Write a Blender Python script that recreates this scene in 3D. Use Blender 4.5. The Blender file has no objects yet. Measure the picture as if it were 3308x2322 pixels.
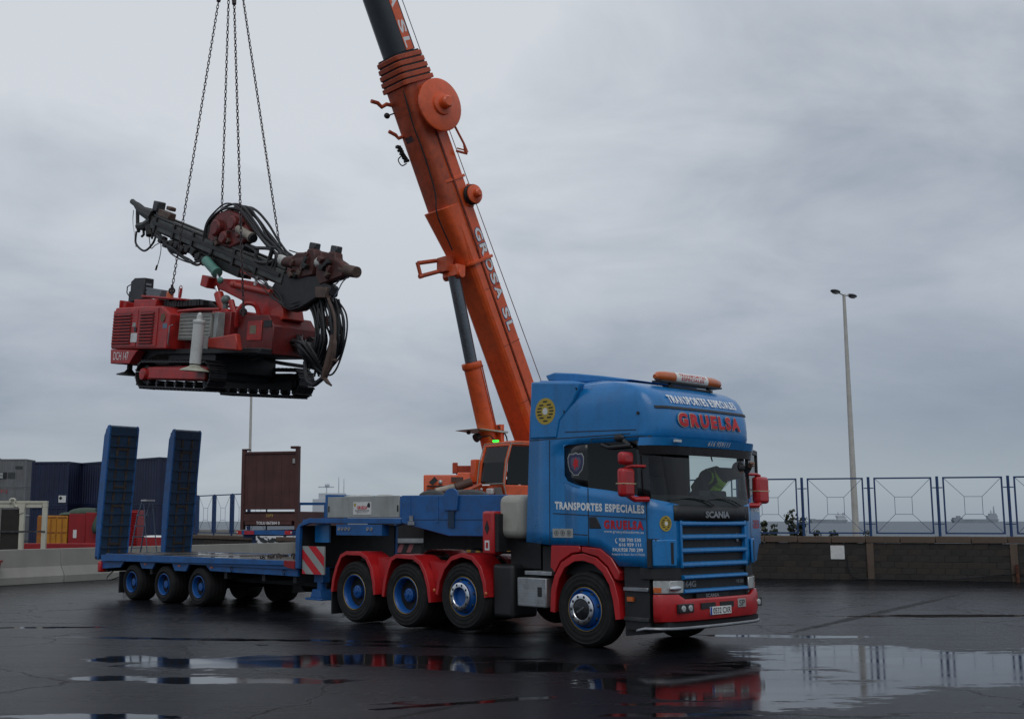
import bpy, bmesh, math, random
from math import radians as rad, sin, cos, pi, sqrt, atan2
from mathutils import Vector, Matrix, Euler
random.seed(7)
C = bpy.context.scene.collection
S = bpy.context.scene

# ------------------------------------------------------------ camera, sky, sun, exposure
cam = bpy.data.cameras.new('camera'); camo = bpy.data.objects.new('camera', cam); C.objects.link(camo)
cam.sensor_width = 36.0; cam.lens = 3697 / 3308 * 36; cam.shift_x = 254 / 3308
cam.clip_start = 0.1; cam.clip_end = 30000
camo.location = (0, 0, 1.77); camo.rotation_euler = (rad(90 + 8.02), 0, 0)
S.camera = camo

W = bpy.data.worlds.new('World'); S.world = W; W.use_nodes = True
def NT(tree):
    N, L = tree.nodes, tree.links
    def n(t, **k):
        x = N.new(t)
        for a, b in k.items():
            if a.startswith('i_'): x.inputs[a[2:].replace('_', ' ')].default_value = b
            else: setattr(x, a, b)
        return x
    def l(a, b): L.new(a, b)
    def m(op, a, b=None, c=None, clamp=False):
        x = N.new('ShaderNodeMath'); x.operation = op; x.use_clamp = clamp
        for i, v in enumerate((a, b, c)):
            if v is None: continue
            if isinstance(v, (int, float)): x.inputs[i].default_value = v
            else: L.new(v, x.inputs[i])
        return x.outputs[0]
    def ramp(f, stops, interp='LINEAR'):
        x = N.new('ShaderNodeValToRGB'); x.color_ramp.interpolation = interp
        e = x.color_ramp.elements
        while len(e) < len(stops): e.new(.5)
        for i, (p, c) in enumerate(stops):
            e[i].position = p
            e[i].color = (c[0], c[1], c[2], 1) if isinstance(c, (tuple, list)) else (c, c, c, 1)
        L.new(f, x.inputs[0]); return x.outputs[0]
    def mix(f, a, b, mode='MIX'):
        x = N.new('ShaderNodeMix'); x.data_type = 'RGBA'; x.blend_type = mode
        for s, v in ((0, f), (6, a), (7, b)):
            if isinstance(v, (int, float)): x.inputs[s].default_value = v
            elif isinstance(v, (tuple, list)): x.inputs[s].default_value = (v[0], v[1], v[2], 1)
            else: L.new(v, x.inputs[s])
        return x.outputs[2]
    def noise(vec, scale, detail=4, rough=.5, dist=0.0):
        x = N.new('ShaderNodeTexNoise'); x.inputs['Scale'].default_value = scale; x.inputs['Detail'].default_value = detail
        x.inputs['Roughness'].default_value = rough; x.inputs['Distortion'].default_value = dist
        if vec is not None: L.new(vec, x.inputs['Vector'])
        return x.outputs[0]
    def mapping(vec, loc=(0, 0, 0), rot=(0, 0, 0), sc=(1, 1, 1)):
        x = N.new('ShaderNodeMapping'); x.inputs[1].default_value = loc; x.inputs[2].default_value = rot; x.inputs[3].default_value = sc
        L.new(vec, x.inputs[0]); return x.outputs[0]
    return N, L, n, l, m, ramp, mix, noise, mapping
N, L, n, l, m, ramp, mix, noise, mapping = NT(W.node_tree)
N.clear()
out = n('ShaderNodeOutputWorld'); bg = n('ShaderNodeBackground'); l(bg.outputs[0], out.inputs[0])
SUN_EL, SUN_AZ = 50, 176          # degrees; azimuth measured clockwise from +Y (the view direction)
sky = n('ShaderNodeTexSky', sky_type='NISHITA', sun_disc=False, sun_elevation=rad(SUN_EL), sun_rotation=rad(SUN_AZ))
tc = n('ShaderNodeTexCoord'); sep = n('ShaderNodeSeparateXYZ'); l(tc.outputs['Generated'], sep.inputs[0])
zz = m('MAXIMUM', sep.outputs[2], 0.0)
den = m('ADD', zz, 0.30)
comb = n('ShaderNodeCombineXYZ'); l(m('DIVIDE', sep.outputs[0], den), comb.inputs[0]); l(m('DIVIDE', sep.outputs[1], den), comb.inputs[1])
mp = mapping(comb.outputs[0], loc=(3.7, 1.3, 0), rot=(0, 0, rad(-14)), sc=(1.15, 1.35, 1))
big = noise(mp, .85, 3, .45, .25)
med = noise(mp, 2.7, 7, .56, .35)
cl = m('ADD', m('MULTIPLY', big, .58), m('MULTIPLY', med, .42))
# thin, bright part of the overcast ahead, where the low daylight comes through
nrm = n('ShaderNodeVectorMath', operation='NORMALIZE'); l(tc.outputs['Generated'], nrm.inputs[0])
dt = n('ShaderNodeVectorMath', operation='DOT_PRODUCT'); l(nrm.outputs[0], dt.inputs[0]); dt.inputs[1].default_value = Vector((-.12, .90, .42)).normalized()
glow = ramp(dt.outputs['Value'], [(.80, 0.0), (.93, .55), (1.0, 1.0)])
thin = m('ADD', m('MULTIPLY', m('SUBTRACT', glow, .28), .13), m('MULTIPLY', ramp(zz, [(.16, 0.0), (.40, 1.0)]), .085))
cl = m('ADD', m('ADD', m('MULTIPLY', m('SUBTRACT', cl, .5), .80), .5), thin)
cloud = ramp(cl, [(.36, (.25, .285, .35)), (.45, (.37, .41, .475)), (.53, (.51, .55, .605)), (.64, (.67, .705, .745))])
# the whole deck darkens a little towards the horizon, with a paler rim just above the sea
hz = ramp(zz, [(0.0, (.30, .355, .42)), (.03, (.335, .395, .45)), (.085, (.225, .272, .35)), (.2, (.34, .38, .455))])
col = mix(m('MULTIPLY', ramp(zz, [(0.0, 1.0), (.08, .85), (.18, .5), (.33, 0.0)]), m('SUBTRACT', 1.0, m('MULTIPLY', glow, .55))), cloud, hz)
skyc = mix(1.0, sky.outputs[0], (.09, .09, .09), 'MULTIPLY')
fin = mix(.92, skyc, col)
l(fin, bg.inputs[0]); bg.inputs[1].default_value = 1.0

sun = bpy.data.lights.new('sun', 'SUN'); suno = bpy.data.objects.new('sun', sun); C.objects.link(suno)
sun.energy = .50; sun.angle = rad(35); sun.color = (1, .97, .93)
sd = Vector((sin(rad(SUN_AZ)) * cos(rad(SUN_EL)), cos(rad(SUN_AZ)) * cos(rad(SUN_EL)), sin(rad(SUN_EL))))
suno.rotation_euler = sd.to_track_quat('Z', 'Y').to_euler(); suno.location = sd * 60
S.view_settings.view_transform = 'Standard'; S.view_settings.look = 'None'
S.view_settings.exposure = 0.0; S.view_settings.gamma = 1.0; S.view_settings.use_curve_mapping = False
S.cycles.max_bounces = 8; S.cycles.transparent_max_bounces = 12
S.cycles.sample_clamp_indirect = 4.0

# ------------------------------------------------------------ materials
MATS = {}
def mat(name, col, rough=.4, metal=0.0, var=.25, scale=3.0, dirt=None, dirtcol=(.05, .045, .04), bump=0.0, bscale=40, coat=0.0, spec=.5, streak=False):
    if name in MATS: return MATS[name]
    M = bpy.data.materials.new(name); M.use_nodes = True; MATS[name] = M
    N, L, n, l, m, ramp, mix, noise, mapping = NT(M.node_tree)
    b = N['Principled BSDF']
    tc = n('ShaderNodeTexCoord'); o = tc.outputs['Object']
    nz = noise(o, scale, 5, .6)
    c = mix(ramp(nz, [(.3, 0.0), (.7, 1.0)]), tuple(x * (1 - var) for x in col), tuple(min(1, x * (1 + var * .6)) for x in col))
    if dirt:
        v = mapping(o, sc=(1, 1, .18)) if streak else o
        dn = noise(v, scale * 2.3, 7, .65)
        c = mix(m('MULTIPLY', ramp(dn, [(.48, 0.0), (.72, 1.0)]), dirt), c, dirtcol)
    l(c, b.inputs['Base Color'])
    rn = noise(o, scale * 4, 4, .6)
    l(m('ADD', m('MULTIPLY', m('SUBTRACT', rn, .5), .25), rough, clamp=True), b.inputs['Roughness'])
    b.inputs['Metallic'].default_value = metal
    b.inputs['Specular IOR Level'].default_value = spec
    if coat: b.inputs['Coat Weight'].default_value = coat; b.inputs['Coat Roughness'].default_value = .08
    if bump:
        bp = n('ShaderNodeBump'); bp.inputs['Strength'].default_value = bump; bp.inputs['Distance'].default_value = .01
        l(noise(o, bscale, 4, .6), bp.inputs['Height']); l(bp.outputs[0], b.inputs['Normal'])
    return M
def glass(name, tint, refl=1.0):
    M = bpy.data.materials.new(name); M.use_nodes = True
    N, L, n, l, m, ramp, mix, noise, mapping = NT(M.node_tree)
    N.remove(N['Principled BSDF'])
    t = n('ShaderNodeBsdfTransparent'); t.inputs[0].default_value = (*tint, 1)
    g = n('ShaderNodeBsdfGlossy'); g.inputs['Roughness'].default_value = .02
    f = n('ShaderNodeFresnel'); f.inputs[0].default_value = 1.5
    x = n('ShaderNodeMixShader'); l(m('MULTIPLY', f.outputs[0], refl), x.inputs[0]); l(t.outputs[0], x.inputs[1]); l(g.outputs[0], x.inputs[2])
    l(x.outputs[0], N['Material Output'].inputs[0]); MATS[name] = M; return M
def emis(name, col, s):
    M = bpy.data.materials.new(name); M.use_nodes = True; b = M.node_tree.nodes['Principled BSDF']
    b.inputs['Base Color'].default_value = (*col, 1); b.inputs['Emission Color'].default_value = (*col, 1); b.inputs['Emission Strength'].default_value = s
    MATS[name] = M; return M

BLUE = mat('blue_paint', (.008, .19, .50), .30, var=.12, dirt=.3, dirtcol=(.02, .07, .15), coat=.25, streak=True)
TBLUE = mat('trailer_blue', (.010, .105, .33), .42, var=.25, dirt=.45, dirtcol=(.03, .04, .06), coat=.1)
RBLUE = mat('ramp_blue', (.008, .040, .095), .5, var=.35, dirt=.75, dirtcol=(.028, .028, .032))
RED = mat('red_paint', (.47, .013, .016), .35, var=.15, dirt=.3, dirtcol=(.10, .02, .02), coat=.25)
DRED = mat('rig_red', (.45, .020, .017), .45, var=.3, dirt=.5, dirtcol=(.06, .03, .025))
ORANGE = mat('crane_orange', (.78, .112, .024), .33, var=.15, dirt=.3, dirtcol=(.16, .04, .02), coat=.25)
DORANGE = mat('crane_orange_worn', (.50, .085, .030), .5, var=.25, dirt=.5, dirtcol=(.10, .04, .03))
BLACK = mat('black_plastic', (.016, .017, .019), .5, var=.3, dirt=.3, dirtcol=(.03, .03, .03))
GBLACK = mat('gloss_black', (.010, .011, .013), .14, var=.2)
RUBBER = mat('tyre_rubber', (.017, .017, .018), .78, var=.3, dirt=.5, dirtcol=(.035, .033, .03), bump=.2, spec=.25)
CHASSIS = mat('chassis_black', (.014, .015, .017), .6, var=.4, dirt=.5, dirtcol=(.03, .027, .024))
RIMBLUE = mat('rim_blue', (.008, .085, .31), .35, var=.15, dirt=.35, dirtcol=(.02, .04, .09))
CHROME = mat('chrome', (.72, .73, .75), .16, metal=1.0, var=.1)
STEEL = mat('steel', (.35, .36, .38), .38, metal=.85, var=.3, dirt=.4)
DSTEEL = mat('dark_steel', (.075, .08, .085), .5, metal=.5, var=.5, scale=6, dirt=.6, dirtcol=(.05, .035, .025), bump=.25)
ALU = mat('aluminium_plate', (.42, .44, .45), .4, metal=.7, var=.2, dirt=.4, bump=.0)
GREY = mat('grey_panel', (.36, .38, .37), .5, var=.15, dirt=.4, dirtcol=(.16, .16, .15), streak=True)
BEIGE = mat('beige_cover', (.40, .39, .34), .6, var=.12, dirt=.35, dirtcol=(.2, .19, .16))
WHITE = mat('white_paint', (.72, .73, .72), .4, var=.1, dirt=.3, dirtcol=(.3, .29, .27))
LETTER = mat('white_lettering', (.80, .82, .82), .5, var=.03)
REDLET = mat('red_lettering', (.55, .012, .02), .45, var=.05)
BLKLET = mat('black_lettering', (.012, .012, .014), .5, var=.05)
YELLOW = mat('yellow_vinyl', (.44, .32, .04), .45, var=.08)
AMBER = mat('amber_lens', (.55, .12, .02), .2, var=.15, coat=.5)
LENS = mat('clear_lens', (.55, .57, .56), .08, metal=.35, var=.25, scale=14, coat=.6)
BGLASS = glass('windscreen_glass', (.66, .76, .74), 1.0)
DGLASS = glass('tinted_glass', (.10, .115, .12), 1.0)
CONC = mat('concrete', (.33, .325, .30), .75, var=.2, scale=1.2, dirt=.45, dirtcol=(.15, .14, .125), bump=.35, bscale=25, streak=True)
JERSEY = mat('pale_concrete', (.31, .305, .275), .7, var=.15, scale=.8, dirt=.35, dirtcol=(.22, .21, .19), bump=.25, bscale=20, streak=True)
BLOCK = [mat('block_%s' % w, c, .85, var=.35, scale=2.5, dirt=.6, dirtcol=d, bump=.6, bscale=30, spec=.3) for w, c, d in
         (('grey', (.052, .049, .047), (.022, .021, .02)), ('brown', (.060, .050, .043), (.026, .022, .02)), ('dark', (.043, .041, .039), (.019, .018, .017)))]
COPING = mat('coping_mortar', (.125, .094, .072), .85, var=.25, scale=1.5, dirt=.7, dirtcol=(.10, .06, .045), bump=.5, spec=.3)
FENCEB = mat('fence_blue', (.014, .055, .17), .5, var=.3, dirt=.5, dirtcol=(.05, .03, .025))
GALV = mat('galvanised', (.42, .43, .42), .5, metal=.3, var=.2, dirt=.4, dirtcol=(.25, .22, .18), streak=True)
POLE = mat('painted_pole', (.52, .51, .47), .55, var=.1, dirt=.3, dirtcol=(.3, .28, .25))
HIVIS = mat('hi_vis', (.55, .85, .05), .6, var=.1)
JACKET = mat('dark_jacket', (.03, .035, .05), .8, var=.3)
SKIN = mat('skin', (.36, .20, .14), .5, var=.1)
SEATM = mat('seat_fabric', (.045, .045, .05), .85, var=.3)

# ------------------------------------------------------------ mesh helpers
class MB:
    def __init__(s): s.v = []; s.f = []
    def add(s, v, f):
        o = len(s.v); s.v += [tuple(x) for x in v]; s.f += [tuple(i + o for i in q) for q in f]; return s
    def box(s, x0, x1, y0, y1, z0, z1, M=None):
        v = [Vector((x, y, z)) for x in (x0, x1) for y in (y0, y1) for z in (z0, z1)]
        if M is not None: v = [M @ p for p in v]
        return s.add(v, [(0, 1, 3, 2), (4, 6, 7, 5), (0, 4, 5, 1), (2, 3, 7, 6), (0, 2, 6, 4), (1, 5, 7, 3)])
    def prism(s, poly, ax, lo, hi, M=None):
        k = len(poly)
        def mk(a, b, h):
            return Vector({'x': (h, a, b), 'y': (a, h, b), 'z': (a, b, h)}[ax])
        v = [mk(a, b, lo) for a, b in poly] + [mk(a, b, hi) for a, b in poly]
        if M is not None: v = [M @ p for p in v]
        return s.add(v, [tuple(range(k)), tuple(range(2 * k - 1, k - 1, -1))] + [(i, (i + 1) % k, k + (i + 1) % k, k + i) for i in range(k)])
    def tube(s, pts, r, n=8, caps=True):
        pts = [Vector(p) for p in pts]; k = len(pts); rs = r if isinstance(r, (list, tuple)) else [r] * k
        t0 = (pts[1] - pts[0]).normalized(); u = t0.orthogonal().normalized(); v = []; f = []
        for i, p in enumerate(pts):
            t = (pts[min(i + 1, k - 1)] - pts[max(i - 1, 0)])
            t = t.normalized() if t.length > 1e-9 else t0
            u = (u - t * u.dot(t)); u = u.normalized() if u.length > 1e-6 else t.orthogonal().normalized()
            w = t.cross(u)
            v += [p + (u * cos(2 * pi * j / n) + w * sin(2 * pi * j / n)) * rs[i] for j in range(n)]
        for i in range(k - 1):
            f += [(i * n + j, i * n + (j + 1) % n, (i + 1) * n + (j + 1) % n, (i + 1) * n + j) for j in range(n)]
        if caps: f += [tuple(range(n - 1, -1, -1)), tuple((k - 1) * n + j for j in range(n))]
        return s.add(v, f)
    def cyl(s, a, b, r0, r1=None, n=16): return s.tube([a, b], [r0, r0 if r1 is None else r1], n)
    def lathe(s, prof, o, ax, n=24, closed=False, caps=True):
        ax = Vector(ax).normalized(); u = ax.orthogonal().normalized(); w = ax.cross(u); o = Vector(o); v = []; f = []; k = len(prof)
        for r, h in prof: v += [o + ax * h + (u * cos(2 * pi * j / n) + w * sin(2 * pi * j / n)) * r for j in range(n)]
        for i in range(k if closed else k - 1):
            i2 = (i + 1) % k
            f += [(i * n + j, i * n + (j + 1) % n, i2 * n + (j + 1) % n, i2 * n + j) for j in range(n)]
        if not closed and caps:
            if prof[0][0] > 1e-6: f.append(tuple(range(n - 1, -1, -1)))
            if prof[-1][0] > 1e-6: f.append(tuple((k - 1) * n + j for j in range(n)))
        return s.add(v, f)
    def ell(s, c, rx, ry, rz, n=14, k=8, M=None):
        v = []; f = []
        for i in range(k + 1):
            t = pi * i / k
            v += [Vector((c[0] + rx * sin(t) * cos(2 * pi * j / n), c[1] + ry * sin(t) * sin(2 * pi * j / n), c[2] + rz * cos(t))) for j in range(n)]
        if M is not None: v = [M @ p for p in v]
        for i in range(k): f += [(i * n + j, i * n + (j + 1) % n, (i + 1) * n + (j + 1) % n, (i + 1) * n + j) for j in range(n)]
        return s.add(v, f)
    def build(s, name, material, parent=None, bevel=0.0, smooth=35, M=None, kind=None, seg=2):
        me = bpy.data.meshes.new(name); bm = bmesh.new()
        vs = [bm.verts.new(p) for p in s.v]
        for q in s.f:
            try: bm.faces.new([vs[i] for i in q])
            except ValueError: pass
        bmesh.ops.remove_doubles(bm, verts=bm.verts, dist=1e-5)
        bmesh.ops.recalc_face_normals(bm, faces=bm.faces)
        bm.to_mesh(me); bm.free()
        if material is not None: me.materials.append(material)
        if smooth:
            me.shade_smooth(); me.set_sharp_from_angle(angle=rad(smooth))
        o = bpy.data.objects.new(name, me); C.objects.link(o)
        if parent is not None: o.parent = parent
        if M is not None: o.matrix_local = M
        if bevel:
            b = o.modifiers.new('bevel', 'BEVEL'); b.width = bevel; b.segments = seg; b.limit_method = 'ANGLE'; b.angle_limit = rad(40); b.harden_normals = False
        if kind: o['kind'] = kind
        return o
def tag(o, label=None, cat=None, group=None, kind=None):
    if label: o['label'] = label
    if cat: o['category'] = cat
    if group: o['group'] = group
    if kind: o['kind'] = kind
    return o
def thing(name, label, cat, loc=(0, 0, 0), rot=(0, 0, 0), group=None):
    o = bpy.data.objects.new(name, None); C.objects.link(o); o.location = loc; o.rotation_euler = rot; o.empty_display_size = .3
    return tag(o, label, cat, group)
def inst(o, name=None, parent=None, M=None, loc=None, rot=None):
    c = o.copy(); C.objects.link(c)
    if parent is not None: c.parent = parent
    if M is not None: c.matrix_local = M
    if loc is not None: c.location = loc
    if rot is not None: c.rotation_euler = rot
    return c
def copy_tree(o, parent=None):
    kids = list(o.children); c = o.copy(); C.objects.link(c)
    if parent is not None: c.parent = parent
    for k in kids: copy_tree(k, c)
    return c
def catmull(pts, n=6):
    P = [Vector(p) for p in pts]; P = [P[0] * 2 - P[1]] + P + [P[-1] * 2 - P[-2]]; o = []
    for i in range(1, len(P) - 2):
        a, b, c, d = P[i - 1:i + 3]
        for k in range(n):
            t = k / n
            o.append(.5 * ((2 * b) + (c - a) * t + (2 * a - 5 * b + 4 * c - d) * t * t + (3 * b - a - 3 * c + d) * t ** 3))
    o.append(P[-2]); return o
def textmesh(txt, w, h, offset=0.0, shear=0.0, spacing=1.0):
    """flat lettering, centred, w x h metres, as (verts2d, faces)"""
    cu = bpy.data.curves.new('lettering', 'FONT'); cu.body = txt; cu.size = 1; cu.offset = offset; cu.shear = shear; cu.space_character = spacing
    cu.align_x = 'CENTER'; cu.resolution_u = 3
    o = bpy.data.objects.new('lettering', cu); C.objects.link(o)
    dg = bpy.context.evaluated_depsgraph_get(); me = o.evaluated_get(dg).to_mesh()
    v = [p.co.copy() for p in me.vertices]; f = [tuple(q.vertices) for q in me.polygons]
    o.evaluated_get(dg).to_mesh_clear(); bpy.data.objects.remove(o); bpy.data.curves.remove(cu)
    x0 = min(p.x for p in v); x1 = max(p.x for p in v); y0 = min(p.y for p in v); y1 = max(p.y for p in v)
    return [((p.x - (x0 + x1) / 2) / (x1 - x0) * w, (p.y - (y0 + y1) / 2) / (y1 - y0) * h) for p in v], f
def text(txt, w, h, fn, material, parent, name='lettering', offset=.02, shear=0.0, spacing=1.0):
    v, f = textmesh(txt, w, h, offset, shear, spacing)
    b = MB(); b.add([fn(x, y) for x, y in v], f)
    o = b.build(name, material, parent, smooth=0); return o
def offset_poly(pts, d):
    """shift an open polyline sideways by d (left of its direction)"""
    o = []
    for i, p in enumerate(pts):
        a = Vector(pts[max(i - 1, 0)]); b = Vector(pts[min(i + 1, len(pts) - 1)]); t = (b - a).normalized()
        o.append((p[0] - t.y * d, p[1] + t.x * d))
    return o
def strip_poly(pts, d): return list(pts) + offset_poly(pts, d)[::-1]
# ------------------------------------------------------------ the setting
def ground_mat():
    M = bpy.data.materials.new('wet_asphalt'); M.use_nodes = True
    N, L, n, l, m, ramp, mix, noise, mapping = NT(M.node_tree)
    b = N['Principled BSDF']; o = n('ShaderNodeTexCoord').outputs['Object']
    EL = [(7.0, 14.6, 3.9, 2.3, -4), (3.3, 12.7, 1.7, 1.7, 0), (11.5, 13.6, 3.0, 1.9, 4), (-.9, 15.2, 1.9, .75, -5), (1.0, 14.4, 1.7, .6, -8), (-2.5, 14.7, 1.3, .62, 4),
          (-1.9, 13.15, 1.5, .30, -3), (-3.2, 17.7, 2.7, .20, -8), (-.4, 16.8, 1.6, .16, -10), (-4.05, 15.2, .5, .40, 2), (-3.75, 13.4, .42, .26, 0), (-3.1, 10.8, .7, .18, 0),
          (2.2, 10.9, .9, .13, 2), (.3, 11.6, 1.5, .10, 24), (-7.0, 19.6, 1.6, .16, 5), (9.5, 22, 2.6, .4, 3), (5.4, 18.2, 1.6, .22, -6)]
    warp = n('ShaderNodeTexNoise'); warp.inputs['Scale'].default_value = .9; warp.inputs['Detail'].default_value = 5; warp.inputs['Roughness'].default_value = .62
    l(mapping(o, sc=(.5, 1, 1)), warp.inputs['Vector'])
    wn = m('SUBTRACT', warp.outputs[0], .5)
    fine = m('SUBTRACT', noise(mapping(o, sc=(.35, 1, 1)), 5.5, 5, .65), .5)
    val = None
    for cx, cy, rx, ry, a in EL:
        mp = n('ShaderNodeMapping', vector_type='TEXTURE'); mp.inputs[1].default_value = (cx, cy, 0); mp.inputs[2].default_value = (0, 0, rad(a)); mp.inputs[3].default_value = (rx, ry, 1)
        l(o, mp.inputs[0]); ln = n('ShaderNodeVectorMath', operation='LENGTH'); l(mp.outputs[0], ln.inputs[0])
        d = m('SUBTRACT', 1.0, ln.outputs['Value'])
        val = d if val is None else m('MAXIMUM', val, d)
    gen = noise(mapping(o, sc=(.22, .8, 1), loc=(4, 1, 0)), .7, 6, .62)
    gen = m('MULTIPLY', m('SUBTRACT', gen, .66), 3.0)
    val = m('MAXIMUM', val, gen)
    val = m('ADD', val, m('ADD', m('MULTIPLY', wn, 2.3), m('MULTIPLY', fine, 1.5)))
    pud = ramp(val, [(.06, 0.0), (.16, 1.0)])
    damp = ramp(noise(mapping(o, sc=(.25, 1.1, 1)), .8, 6, .65), [(.35, 0.0), (.68, 1.0)])
    grit = noise(o, 95, 3, .7)
    tone = noise(o, .6, 5, .6)
    base = mix(ramp(tone, [(.3, 0.0), (.7, 1.0)]), (.0045, .0052, .0075), (.009, .0098, .013))
    base = mix(m('MULTIPLY', ramp(grit, [(.52, 0.0), (.70, 1.0)]), .8), base, (.042, .043, .047))
    # tar joints between the laid strips
    sx = n('ShaderNodeSeparateXYZ'); l(mapping(o, rot=(0, 0, rad(18))), sx.inputs[0])
    lane = m('ABSOLUTE', m('SUBTRACT', m('FRACT', m('DIVIDE', m('ADD', sx.outputs[1], m('MULTIPLY', wn, .3)), 4.4)), .5))
    joint = ramp(lane, [(.0, 1.0), (.012, 0.0)])
    base = mix(m('MULTIPLY', joint, .8), base, (.010, .010, .011))
    tar = None
    for cx, cy, rx, ry, a in ((.1, 11.3, 1.35, .07, 51), (9.3, 23.6, 7.0, .14, 53.5), (-9.0, 21.0, 4.0, .06, -12), (-5.6, 12.4, 1.6, .05, -6)):
        mp = n('ShaderNodeMapping', vector_type='TEXTURE'); mp.inputs[1].default_value = (cx, cy, 0); mp.inputs[2].default_value = (0, 0, rad(a)); mp.inputs[3].default_value = (rx, ry, 1)
        l(o, mp.inputs[0]); ln = n('ShaderNodeVectorMath', operation='LENGTH'); l(mp.outputs[0], ln.inputs[0])
        d = m('SUBTRACT', 1.0, ln.outputs['Value']); tar = d if tar is None else m('MAXIMUM', tar, d)
    tar = ramp(m('ADD', tar, m('MULTIPLY', fine, 1.6)), [(.0, 0.0), (.25, 1.0)])
    base = mix(m('MULTIPLY', tar, .85), base, (.005, .005, .006))
    cr = n('ShaderNodeTexVoronoi', feature='DISTANCE_TO_EDGE'); cr.inputs['Scale'].default_value = .33; l(n('ShaderNodeVectorMath', operation='ADD').outputs[0], cr.inputs['Vector'])
    va = cr.inputs['Vector'].links[0].from_node; l(o, va.inputs[0]); l(warp.outputs[1], va.inputs[1])
    crack = ramp(cr.outputs['Distance'], [(0.0, 1.0), (.010, 0.0)])
    base = mix(m('MULTIPLY', crack, .2), base, (.004, .004, .004))
    stain = ramp(noise(o, .9, 6, .7, .6), [(.56, 0.0), (.68, 1.0)])
    base = mix(m('MULTIPLY', stain, .6), base, (.006, .006, .006))
    base = mix(pud, base, (.007, .007, .008))
    l(base, b.inputs['Base Color'])
    rough = m('ADD', m('MULTIPLY', damp, -.17), .31)
    rough = m('ADD', rough, m('MULTIPLY', m('MAXIMUM', tar, crack), .25))
    rough = m('ADD', rough, m('MULTIPLY', m('SUBTRACT', grit, .5), .12))
    rr = n('ShaderNodeMix'); rr.data_type = 'FLOAT'; l(pud, rr.inputs[0]); l(rough, rr.inputs[2]); l(m('ADD', .028, m('MULTIPLY', ramp(noise(mapping(o, sc=(.4, 1, 1)), 1.7, 4, .6), [(.38, 0.0), (.62, 1.0)]), .085)), rr.inputs[3])
    l(rr.outputs[0], b.inputs['Roughness'])
    b.inputs['IOR'].default_value = 1.31
    sp_ = n('ShaderNodeMix'); sp_.data_type = 'FLOAT'; l(pud, sp_.inputs[0]); sp_.inputs[2].default_value = .13; sp_.inputs[3].default_value = .42; l(sp_.outputs[0], b.inputs['Specular IOR Level'])
    bp = n('ShaderNodeBump'); bp.inputs['Distance'].default_value = .004
    l(m('MULTIPLY', m('SUBTRACT', 1.02, pud), .8), bp.inputs['Strength']); l(m('ADD', grit, m('MULTIPLY', noise(o, 22, 4, .6), .8)), bp.inputs['Height']); l(bp.outputs[0], b.inputs['Normal'])
    return M
g = MB(); g.box(-140, 140, -60, 130, -4.6, 0); go = g.build('ground', ground_mat(), smooth=0, kind='structure')
seam = mat('sea_water', (.035, .055, .075), .35, var=.2, scale=.01, spec=.45)
def sea_mat():
    M = bpy.data.materials.new('sea'); M.use_nodes = True
    N, L, n, l, m, ramp, mix, noise, mapping = NT(M.node_tree)
    b = N['Principled BSDF']; o = n('ShaderNodeTexCoord').outputs['Object']
    l(mix(noise(mapping(o, sc=(.2, 1, 1)), .004, 5), (.05, .075, .10), (.08, .11, .14)), b.inputs['Base Color'])
    b.inputs['Roughness'].default_value = .42; b.inputs['IOR'].default_value = 1.33
    bp = n('ShaderNodeBump'); bp.inputs['Strength'].default_value = .8; bp.inputs['Distance'].default_value = .6
    l(noise(mapping(o, sc=(.4, 1, 1)), .25, 6, .65), bp.inputs['Height']); l(bp.outputs[0], b.inputs['Normal']); return M
s_ = MB(); s_.add([(-14000, 130.02, -4), (14000, 130.02, -4), (14000, 14000, -4), (-14000, 14000, -4)], [(0, 1, 2, 3)])
s_.build('sea', sea_mat(), smooth=0, kind='structure')

# ---- block wall and fence on the right
WA = rad(-16.8)
wall = thing('block_wall', 'low wall of grey-brown concrete blocks with rusty coping right of the blue truck', 'wall', (10.32, 36, 0), (0, 0, WA))
k = MB(); k.box(-7, 14, .009, .2, 0, 1.1); k.build('wall_core', BLOCK[2], wall, smooth=0)
bm_ = MB(); bm_.box(-.196, .196, 0, .08, .0, .181); proto = bm_.build('brick', BLOCK[0], wall, bevel=.008, smooth=0, seg=1)
bmesh_blocks = [proto.data] + [proto.data.copy() for _ in range(2)]
for i, me in enumerate(bmesh_blocks): me.materials[0] = BLOCK[i]
first = True
for c in range(6):
    s0 = -1.3 + (.2 if c % 2 else 0)
    for q in range(25):
        s = s0 + q * .4
        if any(abs(s - p) < .25 for p in (-.96, 3.03, 6.98)) : continue
        o = proto if first else inst(proto)
        first = False
        o.data = random.choice(bmesh_blocks)
        o.location = (s, random.uniform(-.004, .003), .0 + c * .185 + .002)
cp = MB(); cp.box(-.485, .485, -.05, .25, 1.112, 1.31); proto = cp.build('coping_stone', COPING, wall, bevel=.015, seg=1)
for q in range(21):
    o = proto if q == 0 else inst(proto)
    o.location = (-6.4 + q * .98, random.uniform(-.005, .005), random.uniform(-.006, .006))
for q, s in enumerate((-.96, 3.03, 6.98, 10.9)):
    k = MB(); k.box(s - .1, s + .1, -.035, .02, 0, 1.108); k.build('pillar', COPING, wall, bevel=.01, seg=1)
rust = mat('rust_stain', (.10, .035, .02), .9, var=.5, scale=8)
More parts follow.
